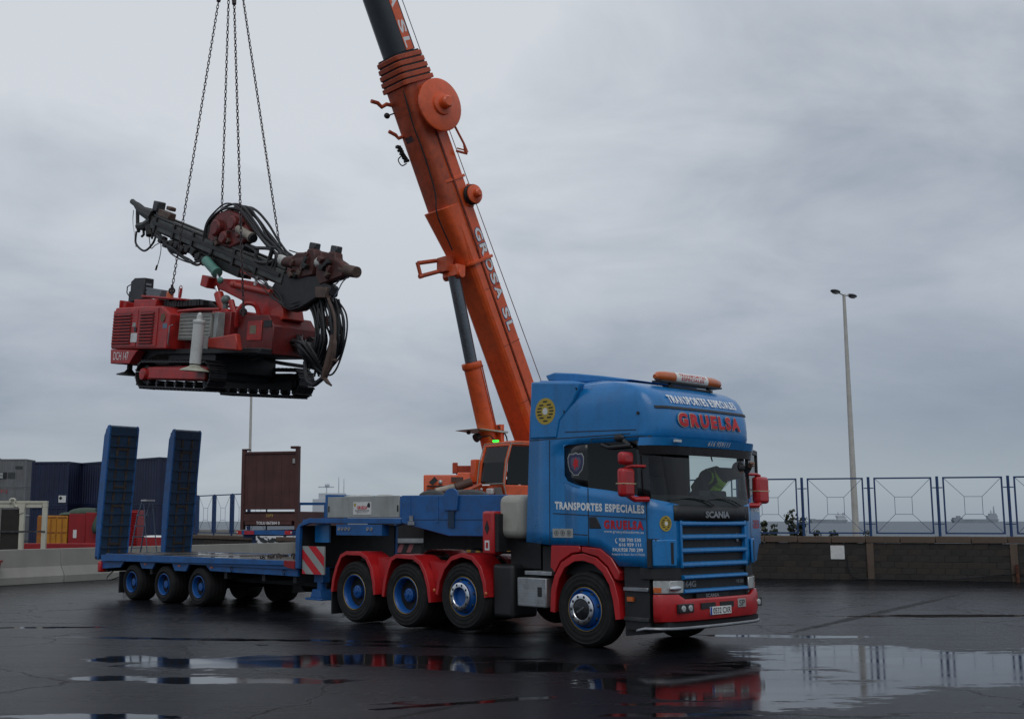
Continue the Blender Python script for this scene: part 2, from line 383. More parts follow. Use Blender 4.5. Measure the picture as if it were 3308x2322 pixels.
def panel_mesh(w, h):
    f = MB()
    for a in ((0, 0, w, .045), (0, h - .045, w, h)): f.box(a[0], a[2], -.022, .022, a[1], a[3])
    for x in (0, w - .045): f.box(x, x + .045, -.022, .022, .0452, h - .0452)
    d = MB(); iw, ih = .49, .52; x0, x1, z0, z1 = (w - iw) / 2, (w + iw) / 2, (h - ih) / 2, (h + ih) / 2
    for a, b in (((.045, .045), (x0, z0)), ((w - .045, .045), (x1, z0)), ((.045, h - .045), (x0, z1)), ((w - .045, h - .045), (x1, z1)), ((x0, z0), (x1, z0)), ((x1, z0), (x1, z1)), ((x1, z1), (x0, z1)), ((x0, z1), (x0, z0))):
        d.cyl((a[0], 0, a[1]), (b[0], 0, b[1]), .007, n=5)
    return f, d
def fence(label, loc, rz, ss, pitch, z0, h):
    t = thing('mesh_fence', label, 'fence', loc, (0, 0, rz))
    f, d = panel_mesh(pitch - .3, h); pf = f.build('panel_frame', FENCEB, t, smooth=0); pd = d.build('wire_brace', FENCEB, pf)
    po = MB(); po.cyl((0, 0, z0 - .12), (0, 0, z0 + h + .02), .042, n=10)
    for z in (z0 + .3, z0 + h - .32): po.box(-.14, .14, -.015, .015, z - .015, z + .015)
    pp = po.build('post', FENCEB, t)
    base = MB(); base.box(-.08, .08, -.07, .07, z0 - .125, z0 - .1); base.build('base_plate', rust, pp, smooth=0)
    for i, s in enumerate(ss):
        p = pp if i == 0 else copy_tree(pp, t); p.location = (s, .1, 0)
        q = pf if i == 0 else copy_tree(pf, t); q.location = (s + .15, .1, z0)
    return t
fence('blue steel panel fence with square wire braces on the block wall at right', (10.32, 36, 0), WA, [1.15 + 1.94 * i for i in range(-3, 7)], 1.94, 1.38, 1.7)
t = MB(); t.box(1.9, 2.3, -.012, -.004, .62, 1.03); o = t.build('paper_sheet', WHITE, smooth=0)
o.location = (10.32, 36, 0); o.rotation_euler = (0, 0, WA); tag(o, 'blank white sheet stuck on the block wall below the fence', 'sheet')
pts = [(2.36, -.06, .78), (2.38, -.06, .45), (2.44, -.07, .2), (2.62, -.09, .06), (3.1, -.12, .04), (4.6, -.12, .035), (5.6, -.10, .09), (6.7, -.07, .22), (8.2, -.06, .25), (11, -.06, .2)]
p = MB(); p.tube(catmull(pts, 6), .016, 6); o = p.build('black_pipe', BLACK); o.location = (10.32, 36, 0); o.rotation_euler = (0, 0, WA)
tag(o, 'thin black pipe running along the foot of the block wall', 'pipe')
p = MB(); p.cyl((7.02, -.12, 0), (7.02, -.12, .5), .05, n=10); p.lathe([(.0, .52), (.06, .5)], (7.02, -.12, 0), (0, 0, 1), 10); o = p.build('rusty_bollard', rust); o.location = (10.32, 36, 0); o.rotation_euler = (0, 0, WA)
tag(o, 'short rusty post standing against the block wall near the right edge', 'post')

# ---- wall and fence on the left, partly hidden by the trailer
WB = atan2(-.83, .55)
wl = thing('block_wall', 'brown block wall seen between the second ramp and the flat rack', 'wall', (-9.2, 50, 0), (0, 0, WB))
k = MB(); k.box(-6, 8, .03, .25, 0, .98); k.build('wall_core', BLOCK[2], wl, smooth=0)
cp = MB(); cp.box(-.485, .485, -.04, .28, .985, 1.15); proto = cp.build('coping_stone', COPING, wl, bevel=.015, seg=1)
for q in range(14):
    o = proto if q == 0 else inst(proto); o.location = (-5.5 + q * .98, 0, 0)
bm_ = MB(); bm_.box(-.193, .193, 0, .08, .0, .178); proto = bm_.build('brick', BLOCK[1], wl, bevel=.012, smooth=0, seg=1); first = True
for c in range(5):
    for q in range(13):
        o = proto if first else inst(proto); first = False
        o.location = (-1.6 + q * .4 + (.2 if c % 2 else 0), random.uniform(-.006, .006), c * .19 + .004)
fence('blue steel panel fence seen between the second ramp and the flat rack', (-9.2, 50, 0), WB, [-4.87, -2.93, -.99, .95, 2.6], 1.94, 1.23, 1.68)
b = MB(); b.prism([(-24, 0), (4, 0), (4, 1.2), (-24, 1.2)], 'y', 75, 75.5); tag(b.build('parapet', JERSEY, smooth=0), 'long pale concrete parapet beyond the left fence', 'wall')

# ---- street lamps
def lamp(label, loc, ztop, r0, r1, az, heads):
    t = thing('street_lamp', label, 'street lamp', loc)
    p = MB(); p.tube([(0, 0, 0), (0, 0, ztop * .5), (0, 0, ztop)], [r0, (r0 + r1) / 2, r1], 12)
    p.box(-.2, .2, -.2, .2, 0, .03); p.build('pole', POLE, t)
    dx, dy = sin(az), cos(az)
    a = MB(); a.tube([(-dx * .42, -dy * .42, ztop + .02), (0, 0, ztop - .03), (dx * .42, dy * .42, ztop + .02)], .022, 8); a.build('arm', POLE, t)
    for s in (-1, 1):
        h = MB(); Mh = Matrix.Translation((s * dx * .55, s * dy * .55, ztop + .03)) @ Matrix.Rotation(-az, 4, 'Z')
        h.ell((0, 0, 0), .11, .27, .065, 14, 8, Mh); hd = h.build('lamp_head', DSTEEL, t)
        g_ = MB(); g_.ell((0, 0, -.04), .09, .2, .05, 12, 6, Mh); g_.build('lamp_glass', LENS, hd)
    return t
lamp('tall pale lamp post with two dark heads behind the right fence', (13.62, 37.3, 0), 9.2, .115, .05, rad(48), 2)
lamp('thin pale lamp post rising between the ramps and the flat rack', (-8.32, 52, 0), 9.2, .075, .05, rad(60), 2)

# ---- concrete barriers
bd = Vector((6.6, 11.1, 0)).normalized(); ba = atan2(bd.y, bd.x)
pr = [(-.3, 0), (.3, 0), (.3, .2), (.15, .47), (.10, .97), (-.10, .97), (-.15, .47), (-.3, .2)]
bb = MB(); bb.prism(pr, 'x', -2.19, 2.19); br = bb.build('concrete_barrier', JERSEY, bevel=.012, smooth=8)
NB = ['leftmost concrete barrier behind the red skip', 'concrete barrier behind the rear wheels of the trailer', 'concrete barrier behind the trailer deck and stepladder', 'concrete barrier beneath the flat rack container']
for i, s in enumerate((-.6, 3.8, 8.2, 12.6)):
    o = br if i == 0 else inst(br)
    o.location = Vector((-11.85, 32.75, 0)) + bd * s; o.rotation_euler = (0, 0, ba)
    tag(o, NB[i], 'barrier', 'concrete barriers in a row')

# ---- ships on the sea
SHIP = mat('hazed_ship_grey', (.36, .40, .44), .8, var=.1, scale=.05); SHIPW = mat('hazed_ship_white', (.52, .55, .58), .8, var=.08, scale=.05); SHIPD = mat('hazed_ship_hull', (.26, .29, .33), .8, var=.15, scale=.05)  # ship colours kept pale: the distance haze is painted into them
def hull(mb, L0, w, h, z0=-4): mb.prism([(-L0 / 2 + 4, z0), (L0 / 2 - 6, z0), (L0 / 2, z0 + h), (-L0 / 2, z0 + h)], 'y', -w / 2, w / 2)
t = thing('tanker_ship', 'distant grey tanker with its white bridge at the right end, behind the second fence panel', 'ship', (1026, 3000, 0))
h = MB(); hull(h, 96, 16, 8.5); h.box(-46, -36, -6, 6, 4.51, 7); h.box(-34, 16, -5, 5, 4.51, 5.6); h.build('hull', SHIPD, t, smooth=0)
h = MB(); h.box(22, 44, -7, 7, 4.52, 12); h.box(20, 40, -7.5, 7.5, 12.02, 16); h.box(24, 27, -1, 1, 16.02, 24); h.box(37, 42, -3, 3, 16.02, 23); h.build('bridge', SHIPW, t, smooth=0)
t = thing('tanker_ship', 'distant grey ship with a tall mast at the right, behind the fourth fence panel', 'ship', (1640, 3500, 0))
h = MB(); hull(h, 138, 20, 11); h.box(-66, -40, -8, 8, 7.01, 12); h.box(-55, -45, -5, 5, 12.02, 17); h.build('hull', SHIPD, t, smooth=0)
h = MB(); h.box(38, 66, -8, 8, 7.02, 18); h.box(44, 64, -7, 7, 18.02, 24); h.tube([(59, 0, 24), (59, 0, 46)], [3, 1], 6); h.tube([(50, 0, 24), (50, 0, 34)], [2, 1], 6); h.build('bridge', SHIP, t, smooth=0)
t = thing('moored_ship', 'white ship wheelhouse with aerials showing above the grey trailer box', 'ship', (-35.5, 400, 0))
h = MB(); hull(h, 60, 9, 8); h.build('hull', SHIPD, t, smooth=0)
h = MB(); h.box(-6, 8, -4, 4, 4.01, 9.2); h.box(-4, 5, -3.5, 3.5, 9.22, 11.2); h.tube([(-1.6, 0, 11), (-1.6, 0, 14.6)], [.25, .12], 6); h.tube([(2.6, 0, 11), (2.6, 0, 16.8)], [.25, .1], 6); h.tube([(4.4, 0, 11), (4.4, 0, 16.2)], [.22, .1], 6)
h.box(-4.5, 1.0, -.15, .15, 13.2, 13.6); h.ell((-1.4, 0, 14.0), .9, .9, .7, 8, 6); h.build('wheelhouse', SHIPW, t)

# ---- shrubs behind the right wall
LEAF = mat('leaf_green', (.035, .05, .022), .5, var=.5, scale=9, dirt=.5, dirtcol=(.05, .03, .02), spec=.4)
STEM = mat('stem_brown', (.06, .045, .03), .8)
def shrub(label, loc, h, spread, nst, seed):
    R = random.Random(seed); t = thing('sea_shrub', label, 'shrub', loc, (0, 0, WA), 'shrubs growing behind the block wall')
    st = MB(); lf = MB()
    for k in range(nst):
        bx = R.uniform(-spread, spread) * .3; tx = bx + R.uniform(-spread, spread) * .8; hh = h * R.uniform(.7, 1.0)
        path = [(bx, 0, 0), (bx * .6 + tx * .3, R.uniform(-.1, .1), hh * .5), (tx, R.uniform(-.15, .15), hh)]
        cur = catmull(path, 5); st.tube(cur, .013, 5)
        for q, c in enumerate(cur):
            if c.z < h * .45: continue
            for _ in range(7):
                d = Vector((R.gauss(0, 1), R.gauss(0, 1), R.gauss(0, .6))).normalized(); e = d.orthogonal().normalized(); e.rotate(Matrix.Rotation(R.uniform(0, 6.28), 3, d))
                a = c + d * R.uniform(.03, .14); r = R.uniform(.045, .085); f = d.cross(e)
                lf.add([a - e * r, a + f * r * .8 - e * r * .3, a + e * r * .9, a - f * r * .8 - e * r * .2], [(0, 1, 2, 3)])
    st.build('stem', STEM, t); lf.build('leaves', LEAF, t, smooth=0)
def on_wall(s, y): v = Vector((s, y, 0)); v.rotate(Euler((0, 0, WA))); return tuple(Vector((10.32, 36, 0)) + v)
for i, (s, h, sp, ns, lb) in enumerate(((-.02, 1.72, .3, 8, 'low dark shrub behind the wall just right of the truck mirror'), (.32, 1.72, .14, 5, 'thin upright shrub beside the low dark one right of the truck'), (.95, 2.05, .28, 11, 'tallest round-leaved shrub beside the first full fence post'),
        (1.75, 1.47, .2, 5, 'small shrub peeping over the wall above the white sheet'), (2.0, 1.46, .16, 4, 'small shrub peeping over the wall right of the white sheet'), (3.05, 1.46, .26, 5, 'shrub peeping over the wall at the pillar below the lamp post'))):
    shrub(lb, on_wall(s, .55), h, sp, ns, 40 + i)

# ---- container yard at the left
def corrug(mb, x0, x1, z0, z1, y, d=.036, p=.28):
    k = max(1, int((x1 - x0) / p)); p = (x1 - x0) / k; prof = []
    for i in range(k): x = x0 + i * p; prof += [(x, y), (x + p * .3, y), (x + p * .42, y + d), (x + p * .85, y + d)]
    prof.append((x1, y))
    v = [(a, b, z) for z in (z0, z1) for a, b in prof]; n_ = len(prof)
    mb.add(v, [(i, i + 1, n_ + i + 1, n_ + i) for i in range(n_ - 1)])
def container(name, label, loc, rz, L0, Wd, H, material, group=None, rails=None):
    """origin at the near left bottom corner; x along the near side, y away"""
    t = thing(name, label, 'container', loc, (0, 0, rz), group)
    b = MB(); corrug(b, .12, L0 - .12, .16, H - .12, .02); b.box(.1, L0 - .1, .07, Wd - .07, .14, H - .05); b.build('side_wall', material, t, smooth=0)
    e = MB(); corrug(e, .12, Wd - .12, .16, H - .12, .0); e.build('end_wall', material, t, smooth=0, M=Matrix.Translation((L0 - .02, 0, 0)) @ Matrix.Rotation(pi / 2, 4, 'Z'))
    f = MB()
    for x in (0, L0 - .12):
        for y in (0, Wd - .12): f.box(x, x + .12, y, y + .12, .0, H)
    for z in (0, H - .11):
        for y in (.003, Wd - .113): f.box(.12, L0 - .12, y, y + .11, z + .002, z + (.15 if z == 0 else .108))
        for x in (.003, L0 - .113): f.box(x, x + .11, .12, Wd - .12, z + .003, z + (.148 if z == 0 else .107))
    f.build('frame', rails or material, t, smooth=0); return t
NAVY = mat('navy_container', (.012, .020, .060), .55, var=.3, scale=1, dirt=.5, dirtcol=(.02, .02, .035), streak=True)
GCON = mat('grey_container', (.17, .175, .18), .6, var=.15, scale=1, dirt=.4, dirtcol=(.08, .08, .08), streak=True)
aB = atan2(-6.5, 6.3)
for z, w in ((0, 'lower'), (2.6, 'upper')):
    a = container('shipping_container', f'{w} navy blue container of the stack with its side facing the camera', (-23.4, 66.9, z), rad(-8), 2.3, 6.1, 2.58, NAVY, 'navy blue containers')
    if z:
        s = MB(); s.box(1.75, 2.2, -.03, -.01, .22, .62); so = s.build('placard', WHITE, a, smooth=0)
        d = MB(); dd_ = .11; d.prism([(1.88 - dd_, .47), (1.88, .47 - dd_), (1.88 + dd_, .47), (1.88, .47 + dd_)], 'y', -.036, -.031); d.build('diamond_mark', BLKLET, so, smooth=0)
    container('shipping_container', f'{w} navy blue container of the angled stack behind the ramps', (-21.1, 68.4, z), aB, 9.05, 2.44, 2.58, NAVY, 'navy blue containers')
for i, (z, w) in enumerate(((0, 'bottom'), (2.6, 'middle'), (5.2, 'top'))):
    a = container('shipping_container', f'{w} grey container in the stack of three at the left edge', (-44.0, 107, z - .3), 0, 6.06, 2.44, 2.58, GCON, 'grey containers stacked three high')
    if i == 1: text('FP3', .95, .38, lambda x, y: (3.95 + x, -.012, 2.18 + y), mat('faded_red', (.32, .10, .11), .6), a)
    if i == 0: text('20.0', .9, .36, lambda x, y: (5.05 + x, -.012, 1.5 + y), LETTER, a)
    if i == 2:
        q = MB(); q.box(3.55, 4.3, -.015, -.008, .75, 1.35); pl = q.build('label_plate', BLKLET, a, smooth=0)
        q = MB(); q.box(3.6, 3.93, -.02, -.016, 1.08, 1.30); q.box(3.6, 3.93, -.02, -.016, .79, 1.02); q.build('label_print', GREY, pl, smooth=0)
        q = MB(); q.box(4.4, 5.05, -.015, -.008, .8, 1.35); q.build('label_plate', DSTEEL, a, smooth=0)
        q = MB(); q.box(5.05, 5.75, -.015, -.008, 1.68, 1.92); q.build('number_plate', DSTEEL, a, smooth=0)
t = thing('dark_shed', 'dark pitched shed roof showing above the grey containers at the left edge', 'shed', (-54.4, 122, -.75))
h = MB(); h.box(-8, 7.0, -6, 6, 0, 7.6); h.build('wall', DSTEEL, t, smooth=0)
h = MB(); h.prism([(-9, 7.6), (8.0, 7.6), (8.1, 8.05), (5.0, 10.0), (-9, 10.0)], 'y', -6.5, 6.5); h.build('roof', mat('tar_roof', (.018, .018, .02), .9, spec=.2), t, smooth=0)
# yellow box with framed doors
YEL = mat('yellow_container', (.52, .22, .012), .5, var=.15, dirt=.5, dirtcol=(.2, .09, .02), streak=True); YELD = mat('orange_container', (.36, .12, .012), .5, var=.15, dirt=.4)
t = thing('yellow_container', 'small yellow container with framed doors beside the white steel frame', 'container', (-15.75, 46, 0), (0, 0, rad(4)))
b = MB(); b.box(0, 1.17, .05, 2.2, 0, 1.98); b.build('body', YEL, t, bevel=.02)
b = MB(); b.box(-.02, .28, .02, .05, .1, 1.95); b.build('side_panel', YELD, t, smooth=0)
for k, x in enumerate((.32, .76)):
    b = MB(); b.box(x, x + .4, .0, .048, .12, 1.9); do = b.build('door', YEL, t, bevel=.008, seg=1)
    b = MB()
    for zz_ in (.1, .7, 1.25, 1.84): b.box(x + .02, x + .38, -.025, -.002, zz_ + .05, zz_ + .1)
    b.box(x + .18, x + .22, -.03, -.0255, .15, 1.85); b.build('rib', YELD, do, smooth=0)
REDC = mat('red_steel_box', (.30, .008, .012), .5, var=.15, dirt=.35, dirtcol=(.12, .02, .02), streak=True)
t = thing('red_cabinet', 'tall red steel cabinet with a white label next to the yellow container', 'cabinet', (-14.55, 46.1, 0))
b = MB(); b.box(0, .68, 0, 1.2, 0, 2.06); b.box(.70, 1.18, -.05, 1.2, 0, 2.1); b.build('body', REDC, t, bevel=.015)
b = MB(); b.box(.2, .34, -.012, -.004, 1.1, 1.42); b.build('label', WHITE, t, smooth=0)
TARP = mat('green_tarpaulin', (.045, .075, .05), .7, var=.35, scale=4)
b = MB(); b.ell((-14.0, 46.6, 2.08), .75, .5, .22, 16, 8); b.ell((-14.7, 46.5, 2.02), .35, .4, .1, 12, 6); tag(b.build('tarpaulin', TARP), 'green tarpaulin bundle lying on top of the tall red cabinet', 'tarpaulin')
b = MB(); b.tube(catmull([(-13.35, 45.9, 2.25), (-13.2, 45.85, 2.0), (-13.3, 45.8, 1.5), (-13.25, 45.8, 1.32)], 4), [.12, .12, .12, .13, .16, .2, .22, .24, .24, .24, .22, .2, .1][:13], 8); tag(b.build('hanging_tarpaulin', TARP), 'dark green tarpaulin hanging beside the first trailer ramp', 'tarpaulin')
t = thing('louvred_unit', 'red louvred unit showing between the two trailer ramps', 'machine', (-12.35, 46, 0))
b = MB(); b.box(0, .56, .03, 1.2, 0, 2.2); b.build('body', REDC, t, smooth=0)
b = MB(); b.box(0, .56, -.02, .03, -.018, .018, Matrix.Rotation(rad(0), 4, 'X')); lv = b.build('louvre', REDC, t, smooth=0)
for q in range(22):
    o = lv if q == 0 else inst(lv)
    o.location = (0, 0, .75 + q * .064); o.rotation_euler = (rad(35), 0, 0)
b = MB(); b.box(-11.55, -10.3, 45.2, 46, 0, 1.12); b.box(-11.5, -10.4, 45.19, 45.2, .8, 1.0); o = b.build('red_bin', REDC, smooth=0); tag(o, 'low red box with white cloth on top behind the stepladder', 'box')
b = MB(); b.ell((-10.95, 45.6, 1.14), .62, .35, .07, 14, 6); tag(b.build('white_cloth', WHITE), 'white cloth lying on the low red box behind the stepladder', 'cloth')
b = MB(); b.box(-15.9, -12.6, 44.2, 44.6, .62, .92); tag(b.build('red_beam', REDC, bevel=.02), 'long red beam lying behind the barrier under the yellow container', 'beam')
# white steel frame
t = thing('steel_frame', 'white painted steel frame standing behind the concrete barrier at left', 'frame', (0, 38, 0))
CREAM = mat('cream_steel', (.55, .54, .44), .45, var=.1, dirt=.35, dirtcol=(.25, .22, .15), streak=True)
for x in (-14.42, -13.62, -12.88):
    b = MB(); b.box(x, x + .15, 0, .14, 0, 2.2); b.build('post', CREAM, t, bevel=.01)
b = MB(); b.box(-14.42, -12.73, -.005, .15, 2.34, 2.42); b.box(-14.42, -12.9, .02, .12, 2.2, 2.338); b.box(-12.88, -12.73, -.003, .148, 2.202, 2.34); b.build('beam', CREAM, t, bevel=.008)
b = MB(); b.tube(catmull([(-13.93, -.04, 2.36), (-13.93, -.04, 2.47), (-13.78, -.04, 2.47), (-13.78, -.04, 2.3), (-13.7, -.04, 2.22)], 5), .035, 8); b.prism([(-13.85, 2.335), (-13.42, 2.335), (-13.47, 2.05), (-13.62, 2.0), (-13.62, 2.18)], 'y', -.03, -.01); b.build('bracket', CREAM, t)
b = MB(); b.box(-14.7, -12.75, -.02, -.006, 1.40, 1.45); b.build('rail', DSTEEL, t, smooth=0)
b = MB(); b.box(-14.24, -13.64, .05, .1, .2, 2.15); b.build('dark_sheet', mat('dark_sheet', (.025, .022, .018), .8), t, smooth=0)
# red skip at the left edge
t = thing('red_skip', 'corner of a red steel skip at the left edge in front of the barrier', 'skip', (0, 0, 0))
b = MB(); b.prism([(-14.2, .08), (-11.98, .08), (-11.86, .64), (-14.4, .64)], 'y', 30.6, 31.9); b.build('body', REDC, t, bevel=.02)
b = MB(); b.box(-14.4, -11.84, 30.55, 31.95, .645, .70); b.build('rim', REDC, t, smooth=0)
b = MB(); b.lathe([(.05, -.012), (.075, 0), (.05, .012), (.03, 0)], (-11.80, 31.2, .55), (0, 1, 0), 12, closed=True); b.build('hook', BLACK, t)
b = MB(); b.box(-13.9, -13.7, 30.8, 31.7, 0, .079); b.box(-12.2, -12.0, 30.8, 31.7, 0, .079); b.build('foot', BLACK, t, smooth=0)

# ---- flat rack on its trailer
FR = rad(-15); OX = mat('oxide_red', (.085, .030, .027), .65, var=.3, scale=1.5, dirt=.6, dirtcol=(.055, .022, .02), streak=True, bump=.1)
t = thing('flat_rack_container', 'rust-red flat rack container with a solid end wall on the chassis', 'container', (-7.72, 46.2, 1.42), (0, 0, FR))
b = MB(); b.box(.1, 2.34, .05, .16, .80, 3.0); 
for q in range(6): b.box(.22 + q * .36, .27 + q * .36, .042, .0485, .82, 2.95)
b.build('end_wall', OX, t, smooth=0)
b = MB(); b.box(0, .13, 0, .25, 0, 3.16); b.box(2.31, 2.44, 0, .25, 0, 3.2); b.box(.13, 2.31, .01, .2, 3.0, 3.1); b.box(0, .3, -.01, .26, 3.162, 3.22); b.box(2.1, 2.44, -.01, .26, 3.202, 3.3); b.build('corner_post', OX, t, bevel=.01)
b = MB(); b.box(.13, 2.31, .02, 6.0, .35, .62); b.box(-.0, 2.44, .26, 6.0, .15, .72)
b.build('deck', OX, t, smooth=0)
b = MB(); b.box(.2, 2.2, -.02, .0, .2, .34); b.build('sill', OX, t, smooth=0)
text('TOLU 067504 0', 1.0, .12, lambda x, y: (1.2 + x, -.025, .27 + y), LETTER, t)
text('22P3', .3, .11, lambda x, y: (1.25 + x, -.0, .56 + y), mat('faded_yellow', (.45, .32, .1), .6), t)
b = MB(); b.box(2.2, 2.3, -.012, -.002, 2.62, 2.8); b.build('sticker', GREY, t, smooth=0)
t = thing('chassis_trailer', 'blue container chassis with red lamps carrying the flat rack', 'trailer', (-7.72, 46.2, 0), (0, 0, FR))
b = MB(); b.box(.1, 2.34, .1, 6.4, 1.1, 1.40); b.build('frame', FENCEB, t, smooth=0)
b = MB(); b.box(.1, 2.1, -.06, .09, 1.22, 1.40); b.build('rear_beam', TBLUE, t, bevel=.01)
for x, w, mm in ((-.12, .22, RED), (.22, .42, mat('red_lamp', (.45, .03, .05), .3)), (1.95, .3, RED)):
    b = MB(); b.box(x, x + w, -.09, -.062, 1.24, 1.39); b.build('tail_lamp', mm, t, smooth=0)
for x in (-.1, 2.2):
    b = MB(); b.ell((x + .02, -.1, 1.31), .035, .02, .045, 10, 6); b.build('marker_lamp', LENS, t)
for x in (.15, 2.0):
    for y in (1.2, 2.5):
        b = MB(); b.cyl((x, y, .5), (x + .3, y, .5), .5, n=20); b.build('wheel', RUBBER, t)
b = MB(); b.box(.45, .62, .2, .4, .3, 1.1); b.build('leg', FENCEB, t, smooth=0)
wm = bpy.data.materials.new('splattered_white'); wm.use_nodes = True
N, L, n, l, m, ramp, mix, noise, mapping = NT(wm.node_tree); o_ = n('ShaderNodeTexCoord').outputs['Object']
l(mix(ramp(noise(o_, 4.5, 4, .6), [(.49, 0.0), (.53, 1.0)]), (.72, .74, .76), (.03, .035, .04)), N['Principled BSDF'].inputs['Base Color']); N['Principled BSDF'].inputs['Roughness'].default_value = .6
b = MB(); b.box(-6.95, -5.0, 45.35, 45.45, 0, 1.19); tag(b.build('graffiti_board', wm, smooth=0), 'white board covered in black graffiti blotches under the flat rack', 'board')
t = thing('blue_handrail', 'blue steel handrail between the flat rack and the grey trailer box', 'railing', (0, 48, 0))
b = MB(); b.box(-6.0, -3.6, 0, .06, 2.42, 2.53); b.build('rail', TBLUE, t, smooth=0)
for x in (-5.6, -4.55, -3.7):
    b = MB(); b.box(x, x + .07, .01, .05, 0, 2.418); b.build('post', TBLUE, t, smooth=0)
# ------------------------------------------------------------ wheels
def wheel(parent, kind, r, rr, width, y, x, z, side):
    """axle along local Y; side=-1: outer face towards -Y (the near side), +1: towards +Y"""
    R = Matrix.Rotation(0 if side < 0 else pi, 4, 'Z')
    hub = bpy.data.objects.new('wheel', None); C.objects.link(hub); hub.parent = parent; hub.location = (x, y, z)
    if side > 0: hub.rotation_euler = (0, 0, pi)
    A = (0, -1, 0)
    t = MB(); w = width
    t.lathe([(rr - .005, -.02), (rr + .015, .0), (rr + .045, .012), (rr + .06, .018), (rr + .07, .012), (r - .12, .020), (r - .105, .025), (r - .09, .018), (r - .06, .012), (r - .05, .018), (r - .035, .004), (r - .004, -.03), (r, -.055), (r, -w + .055), (r - .03, -w), (rr + .03, -w), (rr - .02, -w + .02)], (0, 0, 0), A, 40, caps=False)
    for k in range(4):
        h = -.05 - (w - .1) * (k + .5) / 4
        t.lathe([(r - .003, h - .006), (r + .006, h - .03), (r + .006, h - w / 4 + .04), (r - .003, h - w / 4 + .018)], (0, 0, 0), A, 40)
    t.build('tyre', RUBBER, hub, smooth=45)
    m = MB()
    if kind == 'drive':
        m.lathe([(rr, .004), (rr - .012, .012), (rr - .03, -.004), (rr - .035, -.05), (rr * .86, -.075), (rr * .83, -.16), (rr * .6, -.185), (.115, -.185), (.11, -.06), (.09, -.045), (0, -.04)], (0, 0, 0), A, 36, caps=False)
        m.build('rim', RIMBLUE, hub, smooth=45)
        d = MB()
        for k in range(8): a = 2 * pi * k / 8; d.cyl((cos(a) * .078, .05, sin(a) * .078), (cos(a) * .078, .035, sin(a) * .078), .011, n=8)
        d.lathe([(.03, -.039), (.025, -.02), (0, -.018)], (0, 0, 0), A, 14)
        d.build('hub_bolt', RIMBLUE, hub)
    elif kind in ('steer', 'pusher'):
        m.lathe([(rr, .004), (rr - .012, .012), (rr - .03, -.004), (rr - .04, -.045), (rr * .84, -.05), (rr * .82, .0), (.215, .055), (.14, .06), (.135, .02 if kind == 'pusher' else .06), (.06, .015 if kind == 'pusher' else .09), (0, .015 if kind == 'pusher' else .092)], (0, 0, 0), A, 36, caps=False)
        m.build('rim', RIMBLUE, hub, smooth=45)
        d = MB()
        d.ell((.238, -.005, 0), .026, .012, .026, 10, 6); ho = d.build('hand_hole', BLACK, hub)
        for k in range(8):
            o = ho if k == 0 else inst(ho)
            o.rotation_euler = (0, -2 * pi * (k + .3) / 8, 0)
        d = MB(); d.lathe([(.218, .056), (.218, .085), (.205, .094), (.15, .094), (.143, .085), (.143, .056)], (0, 0, 0), A, 36, closed=True); d.build('trim_ring', CHROME, hub)
        d = MB()
        d.lathe([(.021, .0945), (.016, .0975), (.0, .098)], (.181, 0, 0), A, 10); ho = d.build('nut_recess', BLACK, hub)
        for k in range(10):
            o = ho if k == 0 else inst(ho)
            o.rotation_euler = (0, -2 * pi * k / 10, 0)
        if kind == 'steer':
            d = MB(); d.lathe([(.142, .06), (.138, .088), (.09, .1), (0, .105)], (0, 0, 0), A, 28); d.build('hub_cap', GBLACK, hub)
            ang = rad(32)
            text('SCANIA', .15, .026, lambda a, b: (a * cos(ang) - b * sin(ang), -.108, a * sin(ang) + b * cos(ang)), STEEL, hub, 'hub_lettering')
    else:
        m.lathe([(rr, .004), (rr - .012, .010), (rr - .028, -.004), (rr - .03, -.06), (rr * .84, -.085), (rr * .80, -.13), (rr * .5, -.15), (.085, -.15), (.08, -.05), (0, -.045)], (0, 0, 0), A, 30, caps=False)
        m.build('rim', RIMBLUE, hub, smooth=45)
    if kind != 'low':
        d = MB(); d.lathe([(rr + .001, .006), (rr + .006, .014), (rr + .010, .006)], (0, 0, 0), A, 40, closed=True)
        d.build('rim_line', mat('ochre_line', (.40, .27, .05), .5), hub)
    return hub

# ------------------------------------------------------------ the blue tractor truck
TK = thing('tractor_truck', 'blue heavy haulage tractor with red mudguards and bumper, white and red lettering on the cab', 'truck', (3.0536, 17.4129, 0), (0, 0, rad(-47.5)))
def q(u, w, z): return Vector((u, -w, z))
def lerp_tab(tab, x):
    if x <= tab[0][0]: return tab[0][1]
    for (a, b), (c, d) in zip(tab, tab[1:]):
        if x <= c: return b + (d - b) * (x - a) / (c - a)
    return tab[-1][1]
UF = [(1.1, 1.36), (2.0, 1.36), (2.74, 1.27), (2.80, 1.27), (2.96, 1.36), (3.14, 1.36), (3.32, 1.325), (3.48, 1.24), (3.58, 1.14), (3.67, .99), (3.735, .74), (3.795, .3)]
HW = [(1.1, 1.25), (3.38, 1.25), (3.53, 1.225), (3.65, 1.17), (3.735, 1.09), (3.795, .98)]
UR = [(1.4, -1.095), (3.85, -.96)]
COLU = [None, -.62, -.32, -.05, .12, .33, .53, .65, 1.0]
def front_u(w, z, extra=0.0):
    uf = lerp_tab(UF, z) + extra; hw = lerp_tab(HW, z) + extra; a = abs(w)
    if a <= .8: return uf + .03 * (1 - (a / .8) ** 2)
    b = hw - .8; uc = min(1.0, uf - .15); x = min(1, (a - .8) / b)
    return uc + (uf - uc) * sqrt(max(0, 1 - x * x))
